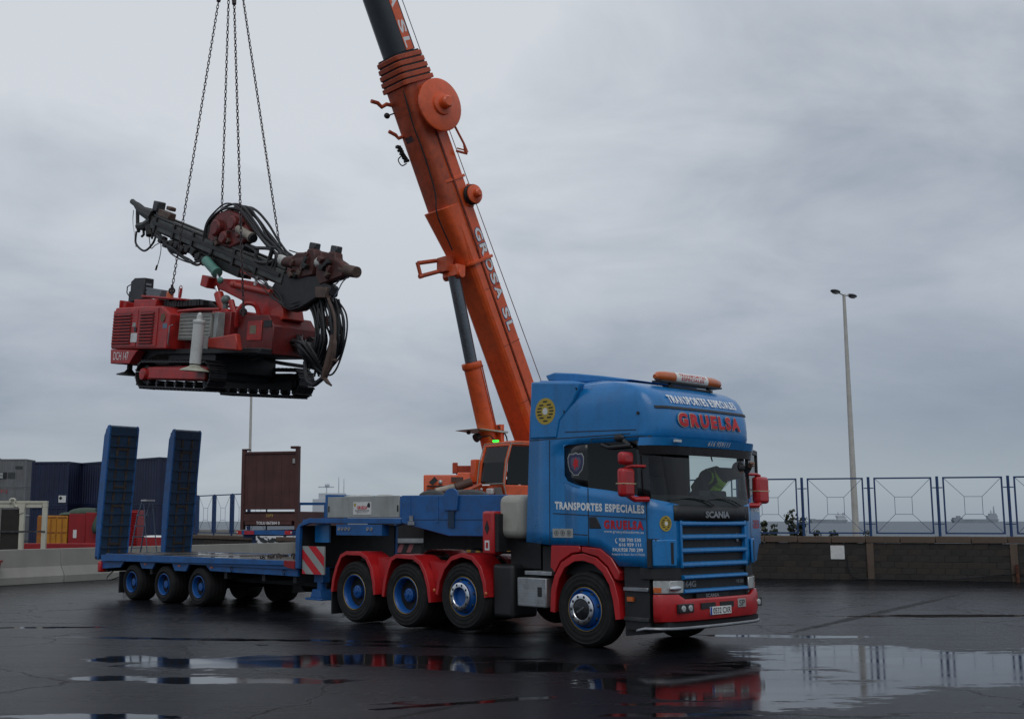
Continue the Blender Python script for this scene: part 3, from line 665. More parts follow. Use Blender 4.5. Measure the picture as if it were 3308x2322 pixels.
def outline(z, extra=0.0):
    uf = lerp_tab(UF, z) + extra; hw = lerp_tab(HW, z) + extra; ur = lerp_tab(UR, z); uc = min(1.0, uf - .15)
    P = [(ur if c is None else min(c, uc - .001 * (8 - i)) if z > 3.4 else c, hw) for i, c in enumerate(COLU)]
    P[-1] = (uc, hw)
    for k in range(1, 7):
        a = k / 6 * pi / 2; P.append((uc + (uf - uc) * sin(a), .8 + (hw - .8) * cos(a)))
    for w in (.4, 0, -.4): P.append((uf + .03 * (1 - (w / .8) ** 2), w))
    return P + [(u, -w) for u, w in P[:15][::-1]]          # 9 side, 6 corner, 3 front, 15 far
NP = 33
ZB = [1.46, 1.42, 1.42, 1.42, 1.415, 1.39, 1.27, 1.15, 1.15]
def zbot(i):
    j = i if i <= 16 else 32 - i
    return ZB[j] if j < 9 else 1.14
ZW = {2: 2.36, 3: 2.27, 4: 2.24, 5: 2.215, 6: 2.19, 7: 2.17, 8: 2.11}
def zwin(i):
    j = i if i <= 16 else 32 - i
    return ZW.get(j, lerp_tab([(8, 2.11), (14, 1.99), (16, 1.985)], j))
def ztop(i):
    j = i if i <= 16 else 32 - i
    return 2.87 if j <= 8 else lerp_tab([(8, 2.87), (14, 2.76), (16, 2.75)], j)
def strip_faces(mb, i, zl, zr, n, extra=0.0, thick=0.0):
    """quad strip between outline columns i and i+1; zl=(z0,z1) on the left column, zr on the right"""
    v = []
    for k in range(n + 1):
        t = k / n
        for c, (a, b) in ((i, zl), (i + 1, zr)):
            z = a + (b - a) * t; u, w = outline(z, extra)[c]; v.append(q(u, w, z))
    mb.add(v, [(2 * k, 2 * k + 1, 2 * k + 3, 2 * k + 2) for k in range(n)])
cab = MB()
for i in range(NP - 1):
    j = i if i < 16 else 31 - i
    lo = (zbot(i), zbot(i + 1))
    if 14 <= i < 18: continue                                 # the grille stands here
    if j < 2: strip_faces(cab, i, (lo[0], 2.87), (lo[1], 2.87), 8)
    else:
        if i >= 16 and 4 <= j <= 8 - 1: continue              # open driver's door
        strip_faces(cab, i, (lo[0], zwin(i)), (lo[1], zwin(i + 1)), 6)
lv = [None, 2.97, 3.08, 3.2, 3.32, 3.42, 3.5, 3.58, 3.65, 3.70, 3.75, 3.795]
for a, b in zip(lv, lv[1:]):
    for i in range(NP - 1): strip_faces(cab, i, (ztop(i) if a is None else a, b), (ztop(i + 1) if a is None else a, b), 1)
top = [q(u, w, 3.755) for u, w in outline(3.795)]; cab.add(top, [tuple(range(NP))])
rw = [q(lerp_tab(UR, z), s * 1.25, z) for z in (1.46, 3.35) for s in (1, -1)]; cab.add(rw, [(0, 1, 3, 2)])
cab.add([q(lerp_tab(UR, 3.35), 1.25, 3.35), q(lerp_tab(UR, 3.35), -1.25, 3.35), q(lerp_tab(UR, 3.795), -.98, 3.795), q(lerp_tab(UR, 3.795), .98, 3.795)], [(0, 1, 2, 3)])
shell = cab.build('cab_shell', BLUE, TK, smooth=38)
sm = shell.modifiers.new('thickness', 'SOLIDIFY'); sm.thickness = .03; sm.offset = -1
# side air deflectors behind the roof
for s in (1, -1):
    b = MB(); b.prism([(-1.0, 2.985), (-.44, 2.975), (-.38, 3.23), (-.11, 3.49), (.02, 3.77), (-.3, 3.80), (-.955, 3.86)], 'y', -s * 1.262, -s * 1.13); b.build('side_deflector', BLUE, TK, bevel=.03)
b = MB(); b.prism([(-.95, 3.84), (-.93, 3.89), (-.3, 3.83), (-.1, 3.79), (-.1, 3.72), (-.95, 3.72)], 'y', -1.1, 1.1); b.build('roof_fill', BLUE, TK, bevel=.02)
sp = [(-1.04, 4.0), (-.98, 3.91), (-.4, 3.835), (.5, 3.77), (.62, 3.79), (.1, 3.89), (-.45, 3.98), (-.85, 4.03)]
b = MB(); b.prism(sp, 'y', -.84, .84); b.build('roof_spoiler', BLUE, TK, bevel=.04, seg=3)
# panel gaps and screws
gaps = MB()
def gap(u0, z0, u1, z1, w=1.252, t=.006):
    d = Vector((u1 - u0, z1 - z0)); n_ = Vector((-d.y, d.x)).normalized() * t
    gaps.prism([(u0 + n_.x, z0 + n_.y), (u1 + n_.x, z1 + n_.y), (u1 - n_.x, z1 - n_.y), (u0 - n_.x, z0 - n_.y)], 'y', -w - .002, -w + .004)
for a in ((.12, 2.235, .115, 1.42), (1.14, 1.16, 1.145, 2.06), (-.62, 1.43, -.60, 2.95), (-1.0, 2.972, .9, 2.972), (-.55, 1.88, 1.12, 1.80), (.2, 2.93, .2, 2.88), (.2, 2.935, 1.16, 2.925), (-.6, 1.60, .1, 1.57), (-.30, 3.06, 1.0, 3.02)): gap(*a)
gaps.build('panel_gap', BLACK, TK, smooth=0)
sc = MB()
for u, z in ((-.06, 3.68), (-.30, 3.36), (1.04, 3.25)): sc.cyl(q(u, 1.262, z), q(u, 1.24, z), .022, n=10)
sc.build('screw_cap', BLACK, TK)
# windows
def win(mb, rng, e=-.004, n=6):
    for i in rng: strip_faces(mb, i, (zwin(i), ztop(i)), (zwin(i + 1), ztop(i + 1)), n, e)
w_ = MB(); win(w_, range(10, 22)); o = w_.build('windscreen', BGLASS, TK)
w_ = MB(); win(w_, (4, 5, 6, 7)); w_.build('door_glass', DGLASS, TK)
for rr_, e_ in (((2, 3), -.004), ((8, 9), .002), ((22, 23), .002), ((28, 29), -.004)):
    w_ = MB(); win(w_, rr_, e_); w_.build('black_pillar', GBLACK, TK).modifiers.new('t', 'SOLIDIFY').thickness = .03
# window corner pieces give the side window its rounded rear edge
w_ = MB()
w_.prism([(-.335, 2.34), (-.335, 2.52), (-.315, 2.42), (-.26, 2.345), (-.12, 2.29), (-.02, 2.255), (-.05, 2.24), (-.335, 2.33)], 'y', -1.254, -1.246)
w_.prism([(-.335, 2.875), (-.335, 2.78), (-.32, 2.845), (-.27, 2.868), (-.2, 2.875)], 'y', -1.254, -1.246); w_.build('window_corner', BLUE, TK, smooth=0)
w_ = MB(); w_.tube([q(.8, 1.27, 2.88), q(.95, 1.30, 2.80), q(.55, 1.30, 2.79), q(.4, 1.27, 2.84)], .03, 8); w_.ell(q(.72, 1.28, 2.92), .09, .04, .06, 10, 6); w_.build('window_deflector', BLACK, TK)
# interior
b = MB(); b.box(-.36, -.33, -1.2, 1.2, 1.5, 2.95); b.box(-.33, 1.25, -1.2, 1.2, 1.5, 1.53); b.box(-.33, 1.2, -1.2, 1.2, 2.90, 2.93)
b.box(-.33, .10, 1.19, 1.21, 1.53, 2.9); b.box(-.33, .08, -1.21, -1.19, 1.53, 2.25); b.box(.12, 1.05, -1.21, -1.19, 1.53, 2.1); b.build('cab_lining', mat('cab_lining', (.045, .045, .05), .8), TK, smooth=0)
b = MB(); b.prism([(.82, 1.53), (1.28, 1.53), (1.27, 2.02), (1.05, 2.13), (.86, 2.10)], 'y', -1.1, 1.12); b.prism([(.76, 1.9), (1.0, 1.95), (.98, 2.22), (.82, 2.2)], 'y', .25, .95); b.build('dashboard', mat('dash_grey', (.10, .10, .105), .7), TK, bevel=.03)
for w in (.62, -.62):
    b = MB(); b.box(-.05, .5, -w - .26, -w + .26, 1.75, 1.92); b.prism([(-.12, 1.8), (.05, 1.85), (-.06, 2.45), (-.2, 2.45)], 'y', -w - .25, -w + .25); b.box(-.19, -.07, -w - .13, -w + .13, 2.47, 2.68); b.box(.0, .4, -w - .15, -w + .15, 1.53, 1.75); b.build('seat', SEATM, TK, bevel=.05)
b = MB(); b.lathe([(.215, -.015), (.23, 0), (.215, .015), (.20, 0)], q(.70, -.62, 2.17), (-.62, 0, .78), 22, closed=True)
b.cyl(q(.72, -.62, 2.14), q(.86, -.62, 1.98), .03, n=8); b.tube([q(.70, -.41, 2.17), q(.71, -.62, 2.16), q(.70, -.83, 2.17)], .016, 6); b.build('steering_wheel', BLACK, TK)
# opened driver's door on the far side
dr = bpy.data.objects.new('open_door', None); C.objects.link(dr); dr.parent = TK; dr.location = q(1.14, -1.26, 0); dr.rotation_euler = (0, 0, rad(-66))
b = MB(); b.prism([(0, 1.16), (-.49, 1.16), (-.62, 1.28), (-.8, 1.40), (-1.02, 1.42), (-1.02, 2.24), (0, 2.10)], 'y', -.03, .03); b.build('door_panel', BLUE, dr, bevel=.012)
b = MB(); b.box(-1.02, -.96, -.025, .025, 2.241, 2.87); b.box(-.06, 0, -.025, .025, 2.105, 2.87); b.box(-.96, -.06, -.025, .025, 2.80, 2.87); b.build('window_frame', BLACK, dr, smooth=0)
b = MB(); b.prism([(-.96, 2.235), (-.06, 2.11), (-.06, 2.8), (-.96, 2.8)], 'y', -.004, .004); b.build('door_window', BGLASS, dr, smooth=0)
text('ESPECIALES', .9, .14, lambda x, y: (-.52 - x, .033, 1.98 + y), LETTER, dr); text('GRUELSA', .68, .13, lambda x, y: (-.55 - x, .033, 1.72 + y), REDLET, dr)
# visor, roof band, wipers
def band(z0, z1, i0, i1, e0, e1, m_, name, bev=.008):
    b = MB(); P0 = [outline(z0, e0)[i] for i in range(i0, i1 + 1)]; P1 = [outline(z1, e1)[i] for i in range(i0, i1 + 1)]; k = len(P0); v = []
    for d in (0, -.03):
        v += [q(outline(z0, e0 + d)[i][0], outline(z0, e0 + d)[i][1], z0) for i in range(i0, i1 + 1)]; v += [q(outline(z1, e1 + d)[i][0], outline(z1, e1 + d)[i][1], z1) for i in range(i0, i1 + 1)]
    f = []
    for i in range(k - 1):
        f += [(i, i + 1, k + i + 1, k + i), (2 * k + i, 3 * k + i, 3 * k + i + 1, 2 * k + i + 1), (i, 2 * k + i, 2 * k + i + 1, i + 1), (k + i, k + i + 1, 3 * k + i + 1, 3 * k + i)]
    f += [(0, k, 3 * k, 2 * k), (k - 1, 3 * k - 1, 4 * k - 1, 2 * k - 1)]
    return b.add(v, f).build(name, m_, TK, bevel=0, smooth=30)
band(2.795, 2.905, 9, 23, .13, .11, BLUE, 'sun_visor')
band(2.675, 2.79, 9, 23, .10, .125, mat('smoked_visor', (.02, .018, .02), .25), 'visor_shade')
b = MB(); b.box(1.36, 1.395, -1.0, -.86, 2.84, 2.875); o = b.build('marker_lamp', LENS, TK, M=Matrix.Translation((.08, .0, .0)), smooth=0)
for w in (.55, -.15):
    b = MB(); cur = catmull([q(front_u(w - .5, 2.0) + .03, w - .5, 1.99), q(front_u(w - .25, 2.03) + .04, w - .25, 2.06), q(front_u(w + .1, 2.08) + .04, w + .1, 2.085), q(front_u(w + .45, 2.06) + .035, w + .45, 2.05)], 5); b.tube(cur, .012, 6); b.build('wiper', BLACK, TK)
b = MB(); b.prism([(q_[0], q_[1]) for q_ in [(1.27, 2.73), (1.30, 2.62), (1.305, 2.615), (1.275, 2.725)]], 'y', .1, .13); b.build('aerial', BLACK, TK, smooth=0)
def front_text(txt, w0, w1, z0, z1, m_, dz=0.0, off=.02, ex=.008, e=0.0, sp=1.0):
    text(txt, abs(w0 - w1), z1 - z0, lambda x, y: q(front_u((w0 + w1) / 2 - x, (z0 + z1) / 2 + y, e) + ex, (w0 + w1) / 2 - x, (z0 + z1) / 2 + y), m_, TK, offset=off, spacing=sp)
front_text('TRANSPORTES ESPECIALES', .86, -.80, 3.40, 3.52, LETTER, off=.03, ex=.022, sp=1.28)
front_text('GRUELSA', .78, -.74, 3.075, 3.265, REDLET, off=.05, ex=.026, sp=1.36)
front_text('GRUELSA', .795, -.755, 3.065, 3.275, mat('letter_edge', (.55, .5, .42), .5), off=.068, ex=.02, sp=1.36)
front_text('616 959111', .22, -.32, 2.815, 2.885, LETTER, e=.13, ex=.016, off=.02)
b = MB(); 
for i in range(10, 22): pass
band(3.318, 3.352, 11, 21, .016, .016, BLACK, 'roof_trim')
# black panel with the maker's lettering, grilles
b = MB()
for i in range(13, 19): strip_faces(b, i, (1.775, 1.985), (1.775, 1.985), 2, .012)
b.build('front_panel', BLACK, TK).modifiers.new('t', 'SOLIDIFY').thickness = .04
text('SCANIA', .60, .095, lambda x, y: q(front_u(-.05 - x, 1.86) + .022, -.05 - x, 1.858 + y), STEEL, TK, offset=.045, name='maker_lettering')
for w in (.62, -.74):
    b = MB(); b.box(1.355, 1.372, -w - .085, -w + .085, 1.81, 1.95); b.build('vent', GBLACK, TK, smooth=0)
b = MB(); b.box(1.29, 1.325, -.8, .8, 1.1, 1.79); b.build('radiator', CHASSIS, TK, smooth=0)
bars = MB(); bars.prism([(1.325, -.038), (1.375, -.036), (1.395, -.015), (1.388, .022), (1.36, .036), (1.325, .038)], 'y', -.80, .80); bar = bars.build('grille_bar', BLUE, TK, bevel=.005)
for i, z in enumerate((1.735, 1.55, 1.365, 1.175)):
    o = bar if i == 0 else inst(bar)
    o.location.z = z
for w in (.79, -.79):
    b = MB(); b.box(1.30, 1.385, -w - .02, -w + .02, 1.13, 1.775); b.build('grille_side', BLUE, TK, bevel=.01)
b = MB(); b.lathe([(.045, 0), (.042, .012), (.02, .016), (0, .016)], (1.335, .62, 1.55), (1, 0, 0), 16); b.lathe([(.03, 0), (.028, .012), (0, .014)], (1.335, .62, 1.50), (1, 0, 0), 14); b.build('griffin_badge', STEEL, TK)
b = MB(); b.box(1.26, 1.30, -.86, .86, .68, 1.139); b.build('front_backing', BLACK, TK, smooth=0)
for i, z in enumerate((1.005, .815)):
    o = inst(bar, parent=TK); o.location = (.012, 0, z); o.scale = (1, .97, .8)
b = MB(); b.box(1.30, 1.335, -.78, .78, .71, 1.07); b.build('lower_grille', CHASSIS, TK, smooth=0)
text('164G', .30, .085, lambda x, y: q(1.338, .58 - x, .912 + y), STEEL, TK, offset=.03); text('V8 580', .2, .05, lambda x, y: q(1.338, -.66 - x, .912 + y), STEEL, TK, offset=.02)
text('SCANIA', .32, .05, lambda x, y: q(1.392, .12 - x, .745 + y), STEEL, TK, offset=.03)
b = MB(); b.box(1.33, 1.388, -.5, .28, .715, .775); b.build('name_panel', GBLACK, TK, smooth=0)
# corner wind vanes at the cab front
for s in (1, -1):
    b = MB()
    pts_ = [(outline(1.4, .05)[i if s > 0 else 32 - i]) for i in range(10, 14)]
    ptsi = [(outline(1.4, .015)[i if s > 0 else 32 - i]) for i in range(10, 14)]
    b.prism([(u, -w) for u, w in pts_] + [(u, -w) for u, w in ptsi[::-1]], 'z', 1.16, 1.52); b.build('wind_vane', BLUE, TK, bevel=.02, smooth=50)
    b = MB(); pa = [Vector(outline(1.4, .053)[i if s > 0 else 32 - i]) for i in (12, 13)]; pb = [pa[0].lerp(pa[1], f_) for f_ in (.2, .55)]; b.prism([(pb[0].x, -pb[0].y), (pb[1].x, -pb[1].y), (pb[1].x - .02, -pb[1].y), (pb[0].x - .02, -pb[0].y)], 'z', 1.19, 1.48); b.build('vane_slot', BLACK, TK, smooth=0)
    b = MB(); b.box(1.155, 1.20, -s * 1.275, -s * 1.20, 1.15, 1.53); b.build('vane_gap', BLACK, TK, smooth=0)
# lights and bumper
LO = lambda e, i: outline(1.2, e)[i]
def lowband(z0, z1, rng, e, m_, name, th=.04, par=None):
    b = MB(); P = [LO(e, i) for i in rng]; Q = [LO(e - th, i) for i in rng][::-1]
    return b.add([], []).prism([(u, -w) for u, w in P + Q], 'z', z0, z1).build(name, m_, par or TK, bevel=.006, smooth=40, seg=1)
for rng in (range(10, 15), range(18, 23)):
    hl = lowband(.775, .985, rng, .015, BLACK, 'headlight', .1)
    r2 = list(rng)
    lowband(.80, .965, r2[0:3] if r2[0] == 10 else r2[2:5], .03, LENS, 'side_lens', .02, hl); lowband(.80, .965, r2[2:5] if r2[0] == 10 else r2[0:3], .0305, LENS, 'main_lens', .02, hl)
    lowband(.81, .88, r2[0:2] if r2[0] == 10 else r2[3:5], .036, AMBER, 'indicator', .012, hl)
b = MB(); b.ell(q(1.37, .95, .865), .03, .14, .04, 14, 8, None); b.build('reflector', CHROME, TK)
lowband(.985, 1.139, range(8, 15), .0, BLACK, 'corner_trim', .1); lowband(.985, 1.139, range(18, 25), .0, BLACK, 'corner_trim', .1)
bp = MB(); rng = list(range(10, 23)); zt = {}
P = [LO(.07, i) for i in rng]; Pi = [LO(.0, i) for i in rng]; k = len(rng); v = []; prof = [(.40, -.02), (.43, .045), (.52, .07), (.66, .07), (.73, .066), (None, .05), (None, .0)]
for h, e in prof:
    for i in rng:
        u, w = LO(e, i); j = i if i <= 16 else 32 - i
        z = h if h is not None else (.785 if j <= 13 else .716)
        if h == .66 and j > 13: z = .62
        if h == .73 and j > 13: z = .695
        v.append(q(u, w, z))
f = [(a * k + i, a * k + i + 1, (a + 1) * k + i + 1, (a + 1) * k + i) for a in range(len(prof) - 1) for i in range(k - 1)]
bo = MB().add(v, f).build('bumper', RED, TK, smooth=26); bo.modifiers.new('t', 'SOLIDIFY').thickness = .03
for w in (.82, -.98):
    fl = MB(); fl.box(1.40, 1.446 if w > 0 else 1.40, -w - .17, -w + .17, .54, .66, Matrix.Translation((front_u(abs(w), 1.2, .07) - 1.425, 0, 0))); fo = fl.build('fog_lamp', BLACK, TK, bevel=.01)
    for d in (.08, -.08):
        g_ = MB(); g_.lathe([(.045, 0), (.04, .012), (0, .018)], (front_u(abs(w), 1.2, .07) + (.022 if w > 0 else -.02), -w + d, .6), (1, 0, 0), 14); g_.build('fog_lens', LENS, fo)
for w in (.33, -.12):
    b = MB(); b.box(1.40, 1.464, -w - .17, -w + .17, .575, .655); b.build('bumper_slot', BLACK, TK, smooth=0)
b = MB(); b.box(1.458, 1.468, -.30, .22, .485, .595); pl = b.build('licence_plate', WHITE, TK, bevel=.004, seg=1)
text('0532 CXR', .43, .078, lambda x, y: q(1.470, .015 - x, .54 + y), BLKLET, pl, offset=.012)
b = MB(); b.box(1.4683, 1.4695, -.298, -.258, .487, .593); b.build('country_strip', mat('eu_blue', (.01, .05, .35), .4), pl, smooth=0)
pl.location = (0, 0.0, 0)
b = MB(); b.box(1.452, 1.462, .40, .60, .555, .675); pl = b.build('sp_plate', GREY, TK, bevel=.004, seg=1)
text('SP', .14, .085, lambda x, y: q(1.464, -.50 - x, .615 + y), BLKLET, pl, offset=.0)
b = MB(); tb = [LO(.06, i) for i in range(9, 24)]; b.tube([q(tb[0][0] - .15, tb[0][1] - .02, .30)] + [q(u, w, .335) for u, w in tb] + [q(tb[-1][0] - .15, tb[-1][1] + .02, .30)], .024, 10); b.build('bumper_tube', STEEL, TK)
b = MB(); b.box(.7, 1.34, -1.1, 1.1, .34, .42); b.build('front_underrun', CHASSIS, TK, smooth=0)
# lettering on the near side
sd = lambda uc, zc, sl: (lambda x, y: q(uc + x, 1.2545, zc + y + sl * x))
text('TRANSPORTES ESPECIALES', 1.62, .115, sd(.30, 1.96, -.045), LETTER, TK, offset=.05, spacing=1.16)
text('GRUELSA', .69, .125, sd(.745, 1.715, -.02), REDLET, TK, offset=.06, spacing=1.3)
text('www.gruasyelevadores.es', .69, .05, sd(.745, 1.615, -.02), LETTER, TK, offset=.0)
text('928 700 530', .38, .048, sd(.85, 1.51, 0), LETTER, TK, offset=.02); text('616 959 111', .38, .048, sd(.85, 1.445, 0), LETTER, TK, offset=.02)
text('FAX:928 700 299', .52, .05, sd(.81, 1.375, 0), LETTER, TK, offset=.02); text('Autopista de Gando, Km.14 (TELDE)', .57, .036, sd(.815, 1.31, 0), LETTER, TK, offset=.0)
b = MB(); b.tube([q(.62, 1.255, 1.53), q(.60, 1.255, 1.51), q(.61, 1.255, 1.475), q(.63, 1.255, 1.46)], .006, 5); b.build('phone_symbol', LETTER, TK)
b = MB(); b.box(-.56, -.17, -1.256, -1.2525, 1.53, 1.66); pl = b.build('notice_plate', GREY, TK, smooth=0)
for k_ in range(3):
    b = MB(); b.lathe([(.034, 0), (.034, .002), (.040, .002), (.040, 0)], q(-.487 + k_ * .122, 1.2565, 1.595), (0, -1, 0), 18, closed=True); b.build('ring_mark', BLKLET, pl, smooth=0)
    text('80', .03, .035, sd(-.487 + k_ * .122, 1.595, 0) if False else (lambda x, y, k_=k_: q(-.487 + k_ * .122 + x, 1.258, 1.595 + y)), BLKLET, pl)
def sun_emblem(cu, cw, cz, r, fn, par):
    b = MB(); v = [fn(r * cos(2 * pi * k / 28), r * sin(2 * pi * k / 28), .0) for k in range(28)]; b.add(v, [tuple(range(28))]); e = b.build('round_emblem', YELLOW, par, smooth=0)
    b = MB()
    for row, (z, xs) in enumerate(((.72, (0,)), (.47, (-.38, .38)), (.24, (-.55, .55)), (0, (-.62, .62)), (-.24, (-.55, .55)), (-.47, (-.38, .38)), (-.72, (0,)))):
        for x in xs: b.add([fn(r * (x + sx * .21), r * (z + sz * .055), .002) for sx, sz in ((-1, -1), (1, -1), (1, 1), (-1, 1))], [(0, 1, 2, 3)])
    b.build('emblem_bar', BLKLET, e, smooth=0)
    b = MB(); b.add([fn(r * .26 * cos(2 * pi * k / 20), r * .26 * sin(2 * pi * k / 20), .003) for k in range(20)], [tuple(range(20))]); b.build('emblem_centre', WHITE, e, smooth=0)
sun_emblem(0, 0, 0, .2, lambda x, y, d: q(-.665 + x, 1.2645 + d, 3.39 + y), TK)
def cor(x, y, d):
    w = 1.04 - x * .75; return q(front_u(w, 1.72) + .006 + d, w + .004, 1.735 + y)
sun_emblem(0, 0, 0, .105, cor, TK)
cr = [(0, .17), (.05, .15), (.12, .155), (.155, .10), (.15, 0), (.12, -.09), (.06, -.14), (.05, -.165), (-.05, -.165), (-.06, -.14), (-.12, -.09), (-.15, 0), (-.155, .10), (-.12, .155), (-.05, .15)]
for sc_, m_, d, nm in ((1.0, GREY, 1.249, 'crest_rim'), (.9, mat('crest_blue', (.03, .035, .10), .4), 1.2505, 'crest_field'), (.62, mat('crest_pale', (.10, .10, .16), .4), 1.2515, 'crest_inner')):
    b = MB(); b.add([q(-.1 + x * sc_, d, 2.585 + y * sc_) for x, y in cr], [tuple(range(len(cr)))]); b.build(nm, m_, TK, smooth=0)
b = MB(); b.add([q(-.1 + x, 1.2535, 2.585 + y) for x, y in ((0, .10), (.03, .05), (.055, .06), (.04, 0), (.05, -.05), (.01, -.03), (-.02, -.09), (-.03, -.03), (-.055, -.01), (-.03, .04), (-.04, .08), (-.01, .06))], [tuple(range(12))]); b.build('crest_animal', REDLET, TK, smooth=0)
b = MB(); b.prism([(.125, 1.83), (.26, 1.83), (.31, 1.76), (.355, 1.66), (.13, 1.66)], 'y', -1.258, -1.225); o = b.build('door_handle', BLACK, TK, bevel=.01, seg=1)
# mirrors
def mirror(s, w0, w1, uc, z0, z1, upper):
    y0, y1 = sorted((-s * w0, -s * w1)); y = lambda w: -s * w; wm_ = (w0 + w1) / 2
    b = MB(); b.box(-.06, .07, y0, y1, z0, z1); b.build('mirror_housing', RED, TK, bevel=.05, seg=3, M=Matrix.Translation((uc, 0, 0)))
    b = MB(); b.box(uc - .0612, uc + .0712, y0 - .0012, y1 + .0012, (z0 + z1) / 2 - .02, (z0 + z1) / 2 - .008); b.build('reflective_stripe', mat('cream_tape', (.6, .5, .3), .4), TK, smooth=0)
    if upper:
        b = MB(); b.box(-.056, .065, y0 + .01, y1 - .01, z1 + .045, z1 + .22); b.build('upper_mirror', RED, TK, bevel=.05, seg=3, M=Matrix.Translation((uc, 0, 0)))
    b = MB(); b.tube([(1.13, y(1.24), z1 + .03), (uc + .02, y(w0 + .05), z1 + .03), (uc, y(wm_), z1 + .015)], .022, 8); b.build('mirror_arm', RED, TK)
    b = MB(); b.tube([(1.16, y(1.22), z0 - .03), (uc + .04, y(w0), z0 - .03), (uc, y(wm_), z0 + .04)], .04, 8); b.build('mirror_arm', RED, TK)
mirror(1, 1.41, 1.68, 1.03, 2.09, 2.48, True); mirror(-1, 1.42, 1.74, 1.16, 2.03, 2.44, False)
# roof beacon bar
BM = Matrix.Translation((.95, .09, 3.825))
b = MB(); b.box(-.1, .08, -.75, .75, -.085, -.06); b.box(.0, .05, -.5, -.45, -.14, -.085); b.box(.0, .05, .45, .5, -.14, -.085); b.box(-.3, .05, -.55, .55, -.15, -.12); be = b.build('beacon_bar', BLACK, TK, M=BM, smooth=0)
for s in (-1, 1):
    b = MB(); b.tube([(0, s * .40, 0), (0, s * .62, 0), (0, s * .76, -.005), (0, s * .82, -.015)], [.085, .083, .065, .03], 14); b.build('amber_lens', AMBER, be)
b = MB(); b.tube([(0, -.395, .0), (0, .395, 0)], .088, 16); si = b.build('lit_sign', mat('sign_white', (.82, .82, .78), .35, var=.03), be)
cyl_ = lambda s0: (lambda x, y: (cos((y + s0) / .09) * .0905, x, sin((y + s0) / .09) * .0905))
text('TRANSPORTES', .66, .048, cyl_(.048), REDLET, si, offset=.01); text('ESPECIALES', .56, .048, cyl_(-.012), REDLET, si, offset=.01)
# chassis, tanks, boxes
b = MB()
for w in (.42, -.42): b.box(-6.1, 1.2, -w - .05, -w + .05, .72, .98)
for u in (-5.9, -4.5, -3.2, -2.0, -.9, .6): b.box(u - .06, u + .06, -.37, .37, .76, .94)
b.build('chassis_frame', CHASSIS, TK, smooth=0)
for u in (0, -2.49, -3.87, -5.24):
    b = MB(); b.cyl(q(u, -1.0, .53), q(u, 1.0, .53), .075, n=12); b.ell(q(u, 0, .55), .2, .24, .2, 12, 8); b.box(u - .5, u + .5, -.5, -.42, .58, .66); b.box(u - .5, u + .5, .42, .5, .58, .66); b.build('axle', CHASSIS, TK)
b = MB(); b.prism([(-5.1, 1.0), (-3.8, 1.0), (-3.9, 1.14), (-5.0, 1.14)], 'y', -.45, .45); b.build('fifth_wheel', CHASSIS, TK, bevel=.02)
b = MB(); b.box(-1.95, -1.5, -1.12, -.55, .30, 1.11); b.build('fuel_tank', BLACK, TK, bevel=.06, seg=3)
b = MB(); b.box(-1.34, -.75, -1.2, -.55, .50, .93); tb_ = b.build('tool_box', ALU, TK, bevel=.02)
cz = MB()
for i in range(15):
    for k_ in range(10):
        u = -1.31 + i * .038; z = .53 + k_ * .042; s = .011; a = pi / 4 if (i + k_) % 2 else -pi / 4
        c_, s_2 = cos(a), sin(a); e = [(-.014, -.004), (.014, -.004), (.014, .004), (-.014, .004)]
        cz.add([q(u + x * c_ - y * s_2, 1.2015 + (.001), z + x * s_2 + y * c_) for x, y in e], [(0, 1, 2, 3)])
cz.build('tread_pattern', STEEL, tb_, smooth=0, kind='stuff')
b = MB(); b.box(-.92, -.84, -1.206, -1.201, .66, .80); b.build('lock_recess', BLACK, tb_, smooth=0)
b = MB(); b.box(-1.2, -.66, -1.18, -.6, .97, 1.03); b.build('top_step', ALU, TK, bevel=.008)
b = MB(); b.box(-1.84, -1.3, -1.1, .9, 1.5, 2.17); b.build('beige_tank', BEIGE, TK, bevel=.12, seg=4)
b = MB(); b.box(-2.05, -1.80, -1.24, -1.0, 1.25, 1.92); rx = b.build('extinguisher_box', RED, TK, bevel=.04, seg=3)
b = MB(); b.box(-1.98, -1.88, -1.2445, -1.2415, 1.32, 1.47); o = b.build('white_mark', WHITE, rx, smooth=0)
b = MB(); b.box(-1.955, -1.905, -1.2465, -1.245, 1.35, 1.44); b.build('mark_centre', RED, o, smooth=0)
b = MB(); b.prism([(-1.93, 1.56), (-1.88, 1.66), (-1.93, 1.78), (-1.98, 1.66)], 'y', -1.2455, -1.2415); b.build('diamond_mark', BLACK, rx, smooth=0)
b = MB(); b.box(-1.80, -1.72, -1.2, -1.02, 1.3, 1.88); b.box(-2.0, -1.2, -.6, .6, 1.0, 1.5); b.box(-1.75, -1.12, -.9, .9, 1.05, 1.45); b.cyl(q(-1.4, -1.0, 1.1), q(-1.4, -1.0, 3.2), .09, n=12); b.build('rear_equipment', CHASSIS, TK, smooth=0)
hz = MB()
for i in range(5): hz.tube(catmull([q(-1.1, .3 - i * .15, 1.75), q(-1.6, .35 - i * .13, 1.35 + .05 * i), q(-2.5, .3 - i * .1, 1.25), q(-3.3, .2 - i * .08, 1.3)], 5), .018, 6)
hz.build('air_hose', BLACK, TK, kind='stuff')
